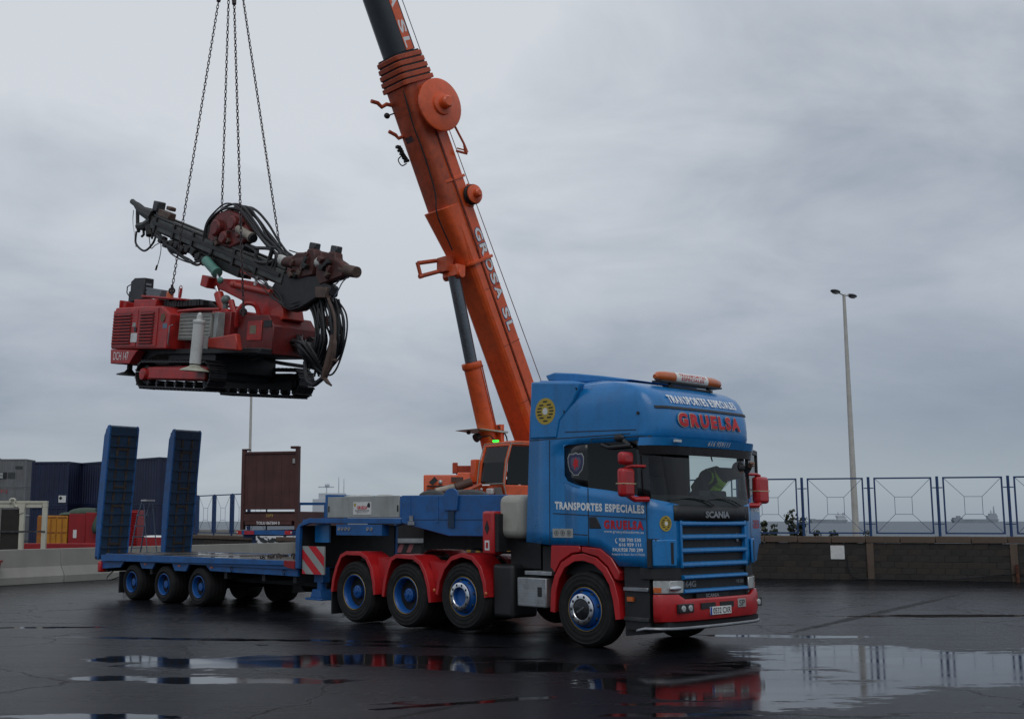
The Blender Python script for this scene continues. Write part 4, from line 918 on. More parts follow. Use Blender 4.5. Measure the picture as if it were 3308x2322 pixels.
# cab underside, step well
b = MB(); b.box(-.9, 1.2, -1.1, 1.1, 1.0, 1.4); b.build('engine', CHASSIS, TK, smooth=0)
for s in (1, -1):
    y0, y1 = sorted((-s * 1.2, -s * .75)); b = MB(); b.box(.70, 1.12, y0, y1, .30, 1.148); b.build('step_well', BLACK, TK, smooth=0)
    y0, y1 = sorted((-s * 1.235, -s * 1.19)); 
    for z in (.42, .82):
        b = MB(); b.box(.70, 1.12, y0, y1, z, z + .05); b.build('step', DSTEEL if z < .5 else STEEL, TK, bevel=.005, seg=1)
    b = MB(); b.box(.76, .86, y0, y1, .68, .74); b.build('side_marker', AMBER, TK, smooth=0)
    b = MB(); b.prism([(.66, .2), (1.1, .26), (1.1, .36), (.66, .36)], 'y', min(-s * 1.15, -s * .8), max(-s * 1.15, -s * .8)); b.build('lower_step', CHASSIS, TK, smooth=0)
# mudguards
def guard(pts, w0, w1, th=.03, lip=.07):
    for s in (1, -1):
        b = MB(); P = strip_poly(pts, -th); y0, y1 = sorted((-s * w0, -s * w1)); b.prism(P, 'y', y0, y1); g_ = b.build('mudguard', RED, TK, bevel=.008, smooth=50, seg=1)
        b = MB(); P = strip_poly(offset_poly(pts, .004), -lip); y0, y1 = sorted((-s * (w1 + .002), -s * (w1 - .025))); b.prism(P, 'y', y0, y1); b.build('mudguard_lip', RED, g_, bevel=.006, smooth=50, seg=1)
g4 = [(-5.88, .52), (-5.84, .75), (-5.75, .97), (-5.62, 1.17), (-5.45, 1.235), (-5.05, 1.235), (-4.87, 1.16), (-4.73, .97), (-4.66, .75), (-4.62, .52)]
g3 = [(-4.46, .50), (-4.42, .75), (-4.34, .98), (-4.24, 1.15), (-4.08, 1.215), (-3.66, 1.20), (-3.46, 1.10), (-3.34, .93), (-3.26, .72), (-3.21, .46)]
g2 = [(-3.11, .60), (-3.06, .83), (-2.94, 1.04), (-2.75, 1.20), (-2.49, 1.265), (-2.25, 1.22), (-2.07, 1.07), (-1.97, .84), (-1.93, .60)]
gf = [(-.62, .46), (-.60, .78), (-.53, .98), (-.40, 1.17), (-.18, 1.285), (.02, 1.305), (.25, 1.25), (.43, 1.12), (.56, .93), (.63, .70), (.67, .43)]
for g_ in (g4, g3, g2): guard(g_, .74, 1.25)
guard(gf, .8, 1.262, .04, .1)
for s in (1, -1):
    y0, y1 = sorted((-s * 1.255, -s * .8))
    b = MB(); b.prism([(-.62, 1.10), (-.60, 1.42), (-.05, 1.415), (-.04, 1.33), (-.2, 1.31), (-.42, 1.19), (-.53, 1.02)], 'y', y0, y1); b.prism([(-.02, 1.33), (-.02, 1.412), (.32, 1.385), (.52, 1.26), (.655, 1.07), (.645, .95), (.57, .97), (.45, 1.14), (.27, 1.27)], 'y', y0, y1); b.build('wheel_arch', RED, TK, bevel=.012, seg=1)
    b = MB(); b.box(-.045, .045, min(-s * 1.258, -s * 1.2), max(-s * 1.258, -s * 1.2), 1.20, 1.31); b.build('arch_clip', BLACK, TK, smooth=0)
    b = MB(); b.prism([(-4.74, 1.15), (-4.30, 1.10), (-4.30, .98), (-4.45, .6), (-4.64, .6), (-4.74, .98)], 'y', min(-s * 1.1, -s * .74), max(-s * 1.1, -s * .74)); b.build('guard_infill', RED, TK, smooth=0); b = MB(); b.prism([(-3.42, 1.12), (-2.98, 1.08), (-3.08, .7), (-3.24, .7)], 'y', min(-s * 1.1, -s * .74), max(-s * 1.1, -s * .74)); b.build('guard_infill', RED, TK, smooth=0)
    b = MB(); b.box(-5.93, -5.9, min(-s * 1.2, -s * .75), max(-s * 1.2, -s * .75), .12, .55); b.build('mud_flap', BLACK, TK, smooth=0)
    for u in (-3.13, -1.95):
        b = MB(); b.ell((u, -s * 1.256, .66), .03, .012, .03, 10, 6); b.build('amber_reflector', AMBER, TK)
for u, kd, dz in ((0, 'steer', 0), (-2.49, 'pusher', .06), (-3.87, 'drive', .015), (-5.24, 'drive', .01)):
    wd = .31 if kd in ('steer', 'pusher') else .58
    z = .53 + dz
    a = wheel(TK, kd, .53, .30, wd, -1.215, u, z, -1); wheel(TK, kd, .53, .30, wd, 1.215, u, z, 1)

# ------------------------------------------------------------ the driver
DV = thing('person', 'driver in a dark jacket and yellow hi-vis vest leaning forward in the truck cab', 'person', tuple(TK.matrix_basis.translation) if False else tuple(Vector((3.0536, 17.4129, 0)) + Matrix.Rotation(rad(-47.5), 3, 'Z') @ Vector((.12, .16, -.04))), (0, 0, rad(-47.5)))
J = [q(.32, -.62, 2.0), q(.50, -.62, 2.22), q(.72, -.64, 2.42), q(.86, -.66, 2.50), q(.98, -.68, 2.54), q(1.06, -.70, 2.535),            # pelvis, waist, chest, collar, neck, skull base
     q(.74, -.40, 2.46), q(.78, -.30, 2.26), q(.86, -.42, 2.16), q(.92, -.46, 2.14),                                              # near arm: shoulder, elbow, wrist, palm
     q(.84, -.92, 2.50), q(1.02, -1.02, 2.50), q(1.13, -1.0, 2.60), q(1.16, -.98, 2.63),                                            # far arm up to the grab handle
     q(.36, -.50, 1.98), q(.76, -.48, 2.0), q(.80, -.48, 1.66), q(.36, -.76, 1.98), q(.76, -.78, 2.0), q(.80, -.78, 1.66)]
Ed = [(0, 1), (1, 2), (2, 3), (3, 4), (4, 5), (2, 6), (6, 7), (7, 8), (8, 9), (2, 10), (10, 11), (11, 12), (12, 13), (0, 14), (14, 15), (15, 16), (0, 17), (17, 18), (18, 19)]
Rr = [.16, .15, .17, .13, .06, .06, .085, .06, .04, .035, .085, .06, .04, .035, .10, .085, .06, .10, .085, .06]
me = bpy.data.meshes.new('body'); me.from_pydata([tuple(p) for p in J], Ed, []); body = bpy.data.objects.new('body', me); C.objects.link(body); body.parent = DV; me.materials.append(JACKET)
body.modifiers.new('skin', 'SKIN'); sv = me.skin_vertices[0].data
for i, r_ in enumerate(Rr): sv[i].radius = (r_, r_)
sv[0].use_root = True
body.modifiers.new('sub', 'SUBSURF').levels = 2; body.modifiers['sub'].render_levels = 2
me.shade_smooth()
hd = MB(); Mh = Matrix.Translation(q(1.10, -.72, 2.56)) @ Matrix.Rotation(rad(50), 4, 'Y')
hd.ell((0, 0, 0), .09, .075, .115, 16, 12, Mh); hd.ell((.085, 0, -.02), .02, .014, .022, 8, 6, Mh)
for s in (-1, 1): hd.ell((.0, s * .076, -.01), .018, .012, .03, 8, 6, Mh)
h_ = hd.build('head', SKIN, DV)
hd = MB(); hd.ell((-.012, 0, .03), .094, .082, .10, 16, 10, Mh); hd.build('hair', BLACK, DV)
for s, w in ((1, -.46), (-1, -.98)):
    hh = MB(); base = J[9] if w == -.46 else J[13]; prev = J[8] if w == -.46 else J[12]; d = (base - prev).normalized(); sdv = d.orthogonal().normalized(); up = d.cross(sdv)
    hh.tube([prev, base, base + d * .05], [.03, .036, .034], 8)
    for k_ in range(4):
        o0 = base + d * .05 + sdv * (k_ - 1.5) * .019; hh.tube([o0, o0 + d * .035 - up * .008, o0 + d * .05 - up * .03, o0 + d * .04 - up * .05], [.0095, .009, .0085, .007], 6)
    hh.tube([base + sdv * .03, base + sdv * .055 + d * .02 - up * .015, base + sdv * .05 + d * .04 - up * .035], [.012, .010, .008], 6); hh.build('hand', SKIN, DV)
vs = MB()
for a, b_, r0, r1 in ((1, 2, .178, .198), (2, 3, .198, .150)):
    vs.tube([J[a].lerp(J[b_], .0), J[a].lerp(J[b_], .5), J[b_]], [r0, (r0 + r1) / 2, r1], 18, caps=False)
vs.build('vest', HIVIS, DV).modifiers.new('t', 'SOLIDIFY').thickness = .008
vs = MB()
vs.tube([J[6] - (J[6] - J[2]).normalized() * .06, J[6] - (J[6] - J[2]).normalized() * .02], [.125, .115], 18, caps=False); vs.build('armhole_trim', HIVIS, DV).modifiers.new('t', 'SOLIDIFY').thickness = .01
vs = MB(); vs.tube([J[1].lerp(J[2], .3), J[1].lerp(J[2], .5)], [.192, .197], 18, caps=False); vs.build('reflective_band', GREY, DV).modifiers.new('t', 'SOLIDIFY').thickness = .008
# ------------------------------------------------------------ the low bed trailer
LT = thing('lowbed_trailer', 'blue three axle lowbed trailer with two raised loading ramps and a gooseneck', 'trailer', (-4.0742, 25.2852, 0), (0, 0, rad(-45.5)))
DECKM = bpy.data.materials.new('wet_timber_deck'); DECKM.use_nodes = True
N, L, n, l, m, ramp, mix, noise, mapping = NT(DECKM.node_tree); o_ = n('ShaderNodeTexCoord').outputs['Object']; b_ = N['Principled BSDF']
pn = noise(mapping(o_, sc=(.5, 1.4, 1)), 1.6, 6, .62, .4); pm = ramp(pn, [(.47, 0.0), (.53, 1.0)])
l(mix(pm, (.05, .042, .034), (.02, .018, .016)), b_.inputs['Base Color']); rx_ = n('ShaderNodeMix'); rx_.data_type = 'FLOAT'; l(pm, rx_.inputs[0]); rx_.inputs[2].default_value = .55; rx_.inputs[3].default_value = .03; l(rx_.outputs[0], b_.inputs['Roughness'])
b = MB(); b.box(-4.1, 3.36, -1.24, 1.24, .86, .985); b.build('deck_frame', TBLUE, LT, smooth=0)
pk = MB(); pk.box(-.93, .93, -.118, .118, .986, 1.012); pl = pk.build('deck_plank', DECKM, LT, bevel=.006, smooth=0, seg=1)
i_ = 0
for a in range(4):
    for r_ in range(10):
        o = pl if i_ == 0 else inst(pl)
        o.location = (-3.12 + a * 1.865, -1.09 + r_ * .242, random.uniform(-.006, .006)); o.rotation_euler = (0, 0, random.uniform(-.003, .003)); i_ += 1
for s in (1, -1):
    y0, y1 = sorted((-s * 1.275, -s * 1.242))
    b = MB(); b.prism([(-4.03, .83), (-3.98, .86), (-3.86, 1.0), (-3.8, 1.02), (3.02, 1.02), (3.02, .925), (-3.7, .845)], 'y', y0, y1); b.build('side_rail', TBLUE, LT, bevel=.008, seg=1)
    b = MB(); b.prism([(3.024, 1.02), (3.36, 1.02), (3.36, .87), (3.15, .89), (3.024, .925)], 'y', y0, y1); b.build('red_corner', REDC, LT, smooth=0)
    y0, y1 = sorted((-s * 1.20, -s * 1.15))
    b = MB(); b.prism([(-4.15, .66), (-3.25, .715), (-3.08, .858), (-2.42, .858), (-2.30, .72), (-1.86, .72), (-1.74, .858), (-1.05, .858), (-.94, .71), (-.5, .71), (-.38, .858), (.25, .858), (.42, .745), (3.36, .73), (3.36, .858), (-3.08, .859), (-4.15, .85)], 'y', y0, y1); b.build('side_skirt', TBLUE, LT, smooth=0)
    for u in (1.2, 2.95):
        b = MB(); b.lathe([(.05, -.008), (.06, 0), (.05, .008), (.04, 0)], q(u, s * 1.215, .80), (.3, 1, 0), 14, closed=True); b.build('lashing_ring', CHASSIS, LT)
    for u in (-2.15, -.75, .48):
        b = MB(); b.box(u - .04, u + .04, min(-s * 1.215, -s * 1.2), max(-s * 1.215, -s * 1.2), .80, .83); b.build('marker_lamp', AMBER, LT, smooth=0)
b = MB(); b.box(-4.15, 3.3, -.5, -.38, .5, .86); b.box(-4.15, 3.3, .38, .5, .5, .86)
for u in (-4.0, -2.0, .9, 2.2, 3.2): b.box(u - .05, u + .05, -1.14, 1.14, .6, .82)
b.build('main_beam', CHASSIS, LT, smooth=0)
for u in (0, -1.36, -2.72):
    b = MB(); b.cyl(q(u, -1.1, .4), q(u, 1.1, .4), .06, n=10); b.build('axle', CHASSIS, LT)
    for s in (-1, 1): wheel(LT, 'low', .40, .235, .44, s * 1.20, u, .4, s)
b = MB(); b.box(.45, 1.0, .5, 1.1, .25, .7); b.build('tool_locker', CHASSIS, LT, smooth=0); b = MB(); b.cyl(q(1.9, -.2, .5), q(2.7, -.2, .5), .18, n=14); b.build('air_tank', CHASSIS, LT)
for s in (1, -1):
    b = MB(); b.box(-3.62, -3.08, min(-s * 1.2, -s * .72), max(-s * 1.2, -s * .72), .16, .60, Matrix.Translation((0, 0, 0))); b.build('mud_flap', BLACK, LT, smooth=0) if False else None
    b = MB(); b.box(-3.30, -3.27, min(-s * 1.2, -s * .72), max(-s * 1.2, -s * .72), .14, .62); b.build('mud_flap', BLACK, LT, smooth=0)
    b = MB(); b.box(-4.22, -4.08, min(-s * 1.26, -s * .95), max(-s * 1.26, -s * .95), .58, .83); b.build('tail_lamp', RED, LT, bevel=.03)
b = MB(); b.box(-4.2, -4.1, -.94, .94, .6, .8); b.build('rear_beam', TBLUE, LT, smooth=0)
b = MB(); b.tube(catmull([q(-4.1, .9, .6), q(-4.2, 1.0, .45), q(-3.9, 1.1, .4), q(-3.5, 1.0, .5)], 5), .014, 6); b.build('cable', BLACK, LT)
# the two ramps
def ramp_part(w0, w1):
    tilt = atan2(.33, 3.05); R = bpy.data.objects.new('loading_ramp', None); C.objects.link(R); R.parent = LT; R.location = q(-4.22, (w0 + w1) / 2, .93); R.rotation_euler = (0, tilt, 0)
    hw = (w0 - w1) / 2
    b = MB(); b.box(-.02, .02, -hw, hw, 0, 2.93); b.prism([(-.20, 2.93), (.02, 2.93), (.02, 3.08), (-.05, 3.11), (-.2, 3.0)], 'y', -hw, hw); b.build('tread_plate', RBLUE, R, smooth=0)
    for s in (-1, 1):
        b = MB(); b.prism([(-.13, -.06), (.028, -.06), (.028, 3.06), (-.02, 3.12), (-.09, 3.10), (-.22, 2.85), (-.24, 1.2)], 'y', s * hw - .022, s * hw + .022); b.build('side_flange', TBLUE, R, bevel=.005, smooth=0, seg=1)
    cb = MB(); cb.box(.0205, .055, -hw + .024, hw - .024, -.018, .018); br = cb.build('cross_bar', RBLUE, R, smooth=0)
    for k in range(11):
        o = br if k == 0 else inst(br)
        o.location = (0, 0, .22 + k * .268)
    for s in (-1, 1):
        b = MB(); b.box(.0207, .034, s * hw * .38 - .03, s * hw * .38 + .03, .05, 2.9); b.build('wheel_track', mat('rusty_tread', (.05, .035, .028), .7, var=.6, scale=5), R, smooth=0)
    for k in range(6):
        b = MB(); b.box(.021, .045, -hw * .36, hw * .36, .28 + k * .45, .33 + k * .45); b.build('anti_slip_bar', mat('rusty_tread', (.05, .035, .028), .7), R, smooth=0)
    b = MB(); b.cyl((-.06, -hw - .03, -.03), (-.06, hw + .03, -.03), .04, n=10); b.build('hinge', CHASSIS, R)
    b = MB(); b.cyl((-.18, 0, .1), (-.22, 0, 1.3), .05, n=10); b.build('lift_ram', CHASSIS, R)
ramp_part(1.24, .50); ramp_part(-.53, -1.27)
# gooseneck
for s in (1, -1):
    y0, y1 = sorted((-s * 1.27, -s * 1.20))
    b = MB(); b.prism([(3.37, .88), (3.47, .88), (3.50, 1.66), (3.80, 1.73), (6.30, 1.72), (6.30, 1.81), (3.76, 1.82), (3.45, 1.70), (3.37, 1.6)], 'y', y0, y1); b.build('neck_side', TBLUE, LT, bevel=.006, smooth=0, seg=1)
    y0, y1 = sorted((-s * 1.262, -s * .3))
    b = MB(); b.prism([(6.31, 1.73), (6.31, 2.205), (8.75, 2.18), (8.75, 1.53), (8.22, 1.525), (7.45, 1.525)], 'y', y0, y1); b.build('neck_box', TBLUE, LT, bevel=.01, smooth=0, seg=1)
    y0, y1 = sorted((-s * 1.268, -s * 1.262))
    for a in ((6.35, 6.55), (7.15, 7.22)):
        b = MB(); b.box(a[0], a[1], y0, y1, 1.74, 2.18); b.build('weld_plate', TBLUE, LT, smooth=0)
    b = MB(); b.box(6.4, 8.7, y0, y1, 1.785, 1.795); b.build('weld_seam', RBLUE, LT, smooth=0)
    y0, y1 = sorted((-s * 1.30, -s * 1.263))
    b = MB(); b.prism([(7.38, 1.94), (7.36, 2.18), (7.42, 2.26), (7.50, 2.30), (7.60, 2.30), (7.68, 2.26), (7.71, 2.18), (7.68, 1.94)], 'y', y0, y1); hp = b.build('lug_plate', TBLUE, LT, bevel=.006, smooth=0, seg=1)
    b = MB(); b.box(7.46, 7.60, min(-s * 1.285, -s * 1.263), max(-s * 1.285, -s * 1.263), 1.66, 1.93); b.build('lug_socket', RBLUE, LT, smooth=0)
    y0, y1 = sorted((-s * 1.272, -s * 1.1))
    b = MB(); b.box(4.58, 5.82, y0, y1, 1.515, 1.705); lb = b.build('lamp_board', TBLUE, LT, smooth=0)
    if s == 1:
        for u in (4.66, 4.75, 4.845, 4.94, 5.45, 5.55):
            b = MB(); b.lathe([(.036, 0), (.034, .012), (.026, .013), (.022, .003), (0, .003)], q(u, 1.2725, 1.625), (0, -1, 0), 14); b.build('lamp_socket', STEEL, lb)
b = MB(); b.box(3.48, 6.3, -1.19, 1.19, 1.735, 1.80); b.build('neck_frame', TBLUE, LT, smooth=0); b = MB(); b.box(3.4, 3.47, -1.19, 1.19, .9, 1.68); b.build('neck_bulkhead', CHASSIS, LT, smooth=0); b = MB(); b.box(6.0, 8.7, -.42, .42, 1.28, 1.72); b.build('kingpin_frame', CHASSIS, LT, smooth=0)
b = MB(); b.box(4.24, 4.30, -1.262, 1.262, 1.83, 2.25); b.build('box_end', TBLUE, LT, smooth=0)
for s in (1, -1):
    y0, y1 = sorted((-s * 1.262, -s * 1.23))
    b = MB(); b.box(4.305, 6.25, y0, y1, 1.83, 2.205); sb = b.build('grey_side_board', GREY, LT, bevel=.006, seg=1)
    if s == 1:
        for u in (4.33, 6.2):
            b = MB(); b.box(u, u + .035, -1.2665, -1.2625, 1.93, 2.04); b.build('latch', BLACK, sb, smooth=0)
        b = MB(); b.box(5.04, 5.53, -1.268, -1.2635, 1.88, 2.105); sg = b.build('company_sign', WHITE, sb, smooth=0)
        text('GRUELSA', .28, .062, lambda x, y: q(5.285 + x, 1.2695, 2.005 + y), REDLET, sg, offset=.04)
        text('TRANSPORTES ESPECIALES', .38, .026, lambda x, y: q(5.285 + x, 1.2695, 1.952 + y), BLKLET, sg); text('928 700 530 - 616 959 111', .30, .018, lambda x, y: q(5.285 + x, 1.2695, 1.918 + y), BLKLET, sg)
        b = MB(); b.add([q(5.09 + .028 * cos(k * .45), 1.2695, 2.055 + .034 * sin(k * .45)) for k in range(14)], [tuple(range(14))]); b.build('sign_emblem', YELLOW, sg, smooth=0)
        b = MB(); b.add([q(5.46 + x, 1.2695, 2.05 + y) for x, y in ((-.04, -.04), (.04, -.045), (.045, .0), (.02, .05), (-.01, .035), (-.035, .01))], [tuple(range(6))]); b.build('sign_figure', BLKLET, sg, smooth=0)
rl = mat('tarp_bulge', (.42, .43, .41), .7, var=.2)
for u in (4.75, 5.05, 5.6):
    b = MB(); b.ell(q(u, 1.0, 2.19), .22, .2, .05, 12, 6); b.build('cover_fold', rl, LT)
b = MB(); b.ell(q(6.1, .3, 2.2), .2, .3, .12, 14, 8); b.build('spare_cover', BLACK, LT)
b = MB(); b.ell(q(6.9, .2, 2.2), .35, .4, .12, 14, 8); b.build('dark_cover', BLACK, LT)
b = MB(); b.box(6.50, 6.66, -1.29, -1.266, 1.70, 1.76); b.box(6.53, 6.62, -1.285, -1.266, 1.765, 1.86); b.build('work_lamp', STEEL, LT, smooth=0)
b = MB(); b.box(3.62, 4.04, -1.0, -.96, 1.37, 1.72); b.build('blue_plate', BLUE, LT, smooth=0)
b = MB(); b.box(3.50, 4.15, -1.2, -1.17, .785, 1.30); rb = b.build('warning_board', GREY, LT, smooth=0)
for k in range(-1, 4):
    u0 = 3.50; W_, H_ = .65, .515
    # diagonal red stripes clipped to the board
    import itertools
    c0 = -.12 + k * .29; c1 = c0 + .145; poly = []
    def clip(poly, f):
        o = []
        for a, b2 in zip(poly, poly[1:] + poly[:1]):
            fa, fb = f(a), f(b2)
            if fa >= 0: o.append(a)
            if fa * fb < 0: t = fa / (fa - fb); o.append((a[0] + (b2[0] - a[0]) * t, a[1] + (b2[1] - a[1]) * t))
        return o
    P = [(0, 0), (W_, 0), (W_, H_), (0, H_)]
    g_ = lambda p: p[0] * .62 + (p[1]) * .78
    P = clip(P, lambda p: g_(p) - c0 - .05)
    if len(P) > 2: P = clip(P, lambda p: c1 + .05 - g_(p))
    if len(P) > 2:
        b = MB(); b.add([q(u0 + x, 1.2025, .785 + y) for x, y in P], [tuple(range(len(P)))]); b.build('red_stripe', REDLET, rb, smooth=0)
for s in (1, -1):
    w = s * .9; b = MB(); b.box(3.58, 3.86, min(-w - .08, -w + .08), max(-w - .08, -w + .08), .62, .9); b.cyl(q(3.72, w, .36), q(3.72, w, .9), .09, n=14); b.prism([(3.55, .34), (3.89, .34), (3.83, .5), (3.61, .5)], 'y', -w - .14, -w + .14); b.box(3.47, 3.97, -w - .2, -w + .2, .30, .339); b.build('landing_leg', TBLUE, LT, bevel=.008, seg=1)
# chains and dirt heaped at the front of the deck
R_ = random.Random(5); b = MB()
for k in range(90):
    u = 2.3 + R_.uniform(-.9, .9); w = R_.uniform(-.5, .7); r_ = R_.uniform(.03, .07); b.lathe([(r_ - .012, -.012), (r_, 0), (r_ - .012, .012), (r_ - .024, 0)], q(u, w, 1.03 + R_.uniform(0, .07) * max(0, 1 - abs(u - 2.3))), (R_.gauss(0, 1), R_.gauss(0, 1), R_.gauss(0, 1)), 8, closed=True)
b.ell(q(2.3, .1, 1.0), 1.0, .7, .05, 16, 6)
o = b.build('chain_heap', mat('rusty_chain', (.045, .032, .026), .7, var=.5, scale=9)); o.matrix_world = Matrix.Translation((-4.0742, 25.2852, 0)) @ Matrix.Rotation(rad(-45.5), 4, 'Z'); tag(o, 'dark heap of chains and mud on the front of the trailer deck', 'chain heap')
o['kind'] = 'stuff'
# stepladder standing behind the trailer
SL = thing('stepladder', 'tall narrow stepladder standing between the two raised ramps', 'ladder', tuple(Matrix.Translation((-4.0742, 25.2852, 0)) @ Matrix.Rotation(rad(-45.5), 4, 'Z') @ q(-4.98, -.45, 0)), (0, 0, rad(-45.5 + 20)))
LADM = mat('ladder_steel', (.16, .20, .27), .45, metal=.4, var=.2)
for s in (-1, 1):
    b = MB(); b.tube([(-.48, s * .2, 0), (-.14, s * .17, 1.9), (.0, s * .16, 2.26)], .018, 8); b.build('rail', LADM, SL)
    b = MB(); b.tube([(.36, s * .2, 0), (.04, s * .17, 2.2)], .012, 8); b.build('rear_leg', LADM, SL)
for k in range(7):
    z = .28 + k * .27; x = -.48 + .34 * z / 1.9; b = MB(); b.box(x - .03, x + .05, -.19, .19, z, z + .025); b.build('step', LADM, SL, smooth=0)
b = MB(); b.box(-.05, .12, -.17, .17, 2.262, 2.30); b.build('platform', WHITE, SL, smooth=0)
# ------------------------------------------------------------ the mobile crane
CR = thing('mobile_crane', 'orange telescopic mobile crane with its boom raised behind the blue truck', 'crane', (2.15, 31, 0), (0, 0, rad(-141.24)))
E_ = Vector((.43, 0, .903)).normalized(); U_ = Vector((E_.z, 0, -E_.x)); A0 = Vector((-.65, 0, 4.0))   # boom axis and the direction of its underside
def BP(t, y, d): return A0 + E_ * t + U_ * d + Vector((0, y, 0))
def section(w, top, bot, ch=.12):
    h = w / 2
    return [(-h, top), (h, top), (h, bot - ch * .9), (h - ch * .35, bot - ch * .35), (h - ch, bot), (-h + ch, bot), (-h + ch * .35, bot - ch * .35), (-h, bot - ch * .9)]
def boom_seg(t0, t1, s0, s1=None):
    s1 = s1 or s0; b = MB(); k = len(s0)
    b.add([BP(t0, y, d) for y, d in s0] + [BP(t1, y, d) for y, d in s1], [tuple(range(k)), tuple(range(2 * k - 1, k - 1, -1))] + [(i, (i + 1) % k, k + (i + 1) % k, k + i) for i in range(k)]); return b
boom_seg(-2.2, 10.05, section(.86, -.42, .25), section(.88, -.45, .33)).build('base_boom', ORANGE, CR, bevel=.012, seg=1, smooth=18)
# deeper shell and gusset where the lift cylinder bears
g_ = MB(); k_ = section(.90, .02, .46, .14); g_ = boom_seg(6.7, 10.0, k_, section(.92, .02, .43, .14)); g_.build('reinforced_shell', DORANGE, CR, bevel=.01, seg=1)
g_ = boom_seg(5.08, 6.72, section(.74, .1, .34, .10), section(.94, .04, .60, .14)); g_.build('cylinder_gusset', ORANGE, CR, bevel=.015, seg=1)
b = boom_seg(5.05, 5.13, section(1.0, -.47, .34)); b.build('boom_band', ORANGE, CR, bevel=.01, seg=1)
b = boom_seg(7.3, 7.38, section(.95, -.49, .30)); b.build('boom_band', ORANGE, CR, bevel=.01, seg=1)
# nested telescope collars
for i in range(5):
    t = 10.0 + i * .165; e = .08 - i * .016
    boom_seg(t, t + .12, section(.90 + 2 * e, -.47 - e, .40 + e)).build('telescope_collar', DORANGE, CR, bevel=.012, seg=1)
    boom_seg(t + .1205, t + .1645, section(.82 + 2 * e, -.42 - e, .36 + e)).build('collar_gap', CHASSIS, CR, smooth=0)
    b = MB(); p0 = BP(t + .03, .12, -.47 - e); b.box(-.05, .05, -.05, .05, -.06, .22, Matrix.Translation(p0) @ U_.to_track_quat('-Z', 'Y').to_matrix().to_4x4()); b.build('collar_lug', DORANGE, CR, bevel=.01, seg=1)
GREYB = mat('boom_grey', (.045, .055, .065), .45, var=.15, dirt=.3, dirtcol=(.08, .08, .08))
boom_seg(10.84, 19.6, section(.80, -.36, .27, .24), section(.76, -.34, .24, .24)).build('inner_boom', GREYB, CR, bevel=.01, seg=1)
boom_seg(10.85, 19.5, [(.404, -.30), (.412, -.30), (.412, -.04), (.404, -.04)]).build('orange_side_strip', ORANGE, CR, smooth=0)
boom_seg(19.6, 20.4, section(.9, -.5, .4)).build('boom_head', ORANGE, CR, bevel=.02)
b = MB(); b.lathe([(.0, -.09), (.34, -.09), (.34, -.05), (.29, -.02), (.29, .02), (.34, .05), (.34, .09), (0, .09)], BP(20.2, 0, .62), (0, 1, 0), 24); b.build('head_sheave', CHASSIS, CR)
# cable rail, weld seams and worn patches along the base boom
for d_, r_ in ((-.075, .016), (-.03, .012)):
    b = MB(); b.tube([BP(-2, .442, d_), BP(5.25, .442, d_), BP(5.5, .475, d_), BP(7.25, .475, d_), BP(9.0, .455, d_)], r_, 6); b.build('cable_rail', DORANGE if r_ > .013 else BLACK, CR)
for t_ in (-.6, 1.1, 2.7, 4.3, 8.2, 9.3):
    b = boom_seg(t_, t_ + .035, section(.875, -.436, .268 if t_ < 5 else .44)); b.build('weld_seam', DORANGE, CR, smooth=0)
for t_, y_, w_ in ((1.6, .1, .24), (8.6, -.1, .30), (3.4, -.2, .18)):
    b = MB(); dd = .262 if t_ < 5 else .447; b.add([BP(t_, y_ - w_ / 2, dd), BP(t_, y_ + w_ / 2, dd), BP(t_ + .16, y_ + w_ / 2, dd), BP(t_ + .16, y_ - w_ / 2, dd)], [(0, 1, 2, 3)]); b.build('worn_decal', mat('worn_decal', (.10, .05, .05), .6, var=.5, scale=8), CR, smooth=0)
b = MB(); b.tube(catmull([BP(9.9, .30, .42), BP(9.0, .30, .50), BP(8.2, .28, .47), BP(7.2, .26, .52), BP(6.6, .2, .66), BP(5.6, .12, .50)], 6), .02, 6); b.build('hydraulic_hose', BLACK, CR)
# lettering down the near side of the boom
def blet(t0, t1, d0, d1, items, m_, y, grow=0.0):
    for f0, f1, ch in items:
        tc_ = t1 + (t0 - t1) * (f0 + f1) / 2
        text(ch, abs(t1 - t0) * (f1 - f0) + grow, d1 - d0 + grow, lambda a, c: BP(tc_ - a, y, (d0 + d1) / 2 - c), m_, CR, 'boom_lettering', offset=.03)
SIGN = [(.0, .12, 'G'), (.15, .26, 'R'), (.285, .405, 'O'), (.43, .53, 'S'), (.555, .665, 'A'), (.76, .86, 'S'), (.89, .97, 'L')]
blet(2.96, 5.93, -.40, -.17, SIGN, mat('letter_blue', (.05, .08, .20), .5), .4445, .045)
blet(2.96, 5.93, -.40, -.17, SIGN, LETTER, .4475)
blet(10.8, 14.3, -.285, -.065, SIGN, LETTER, .4145)
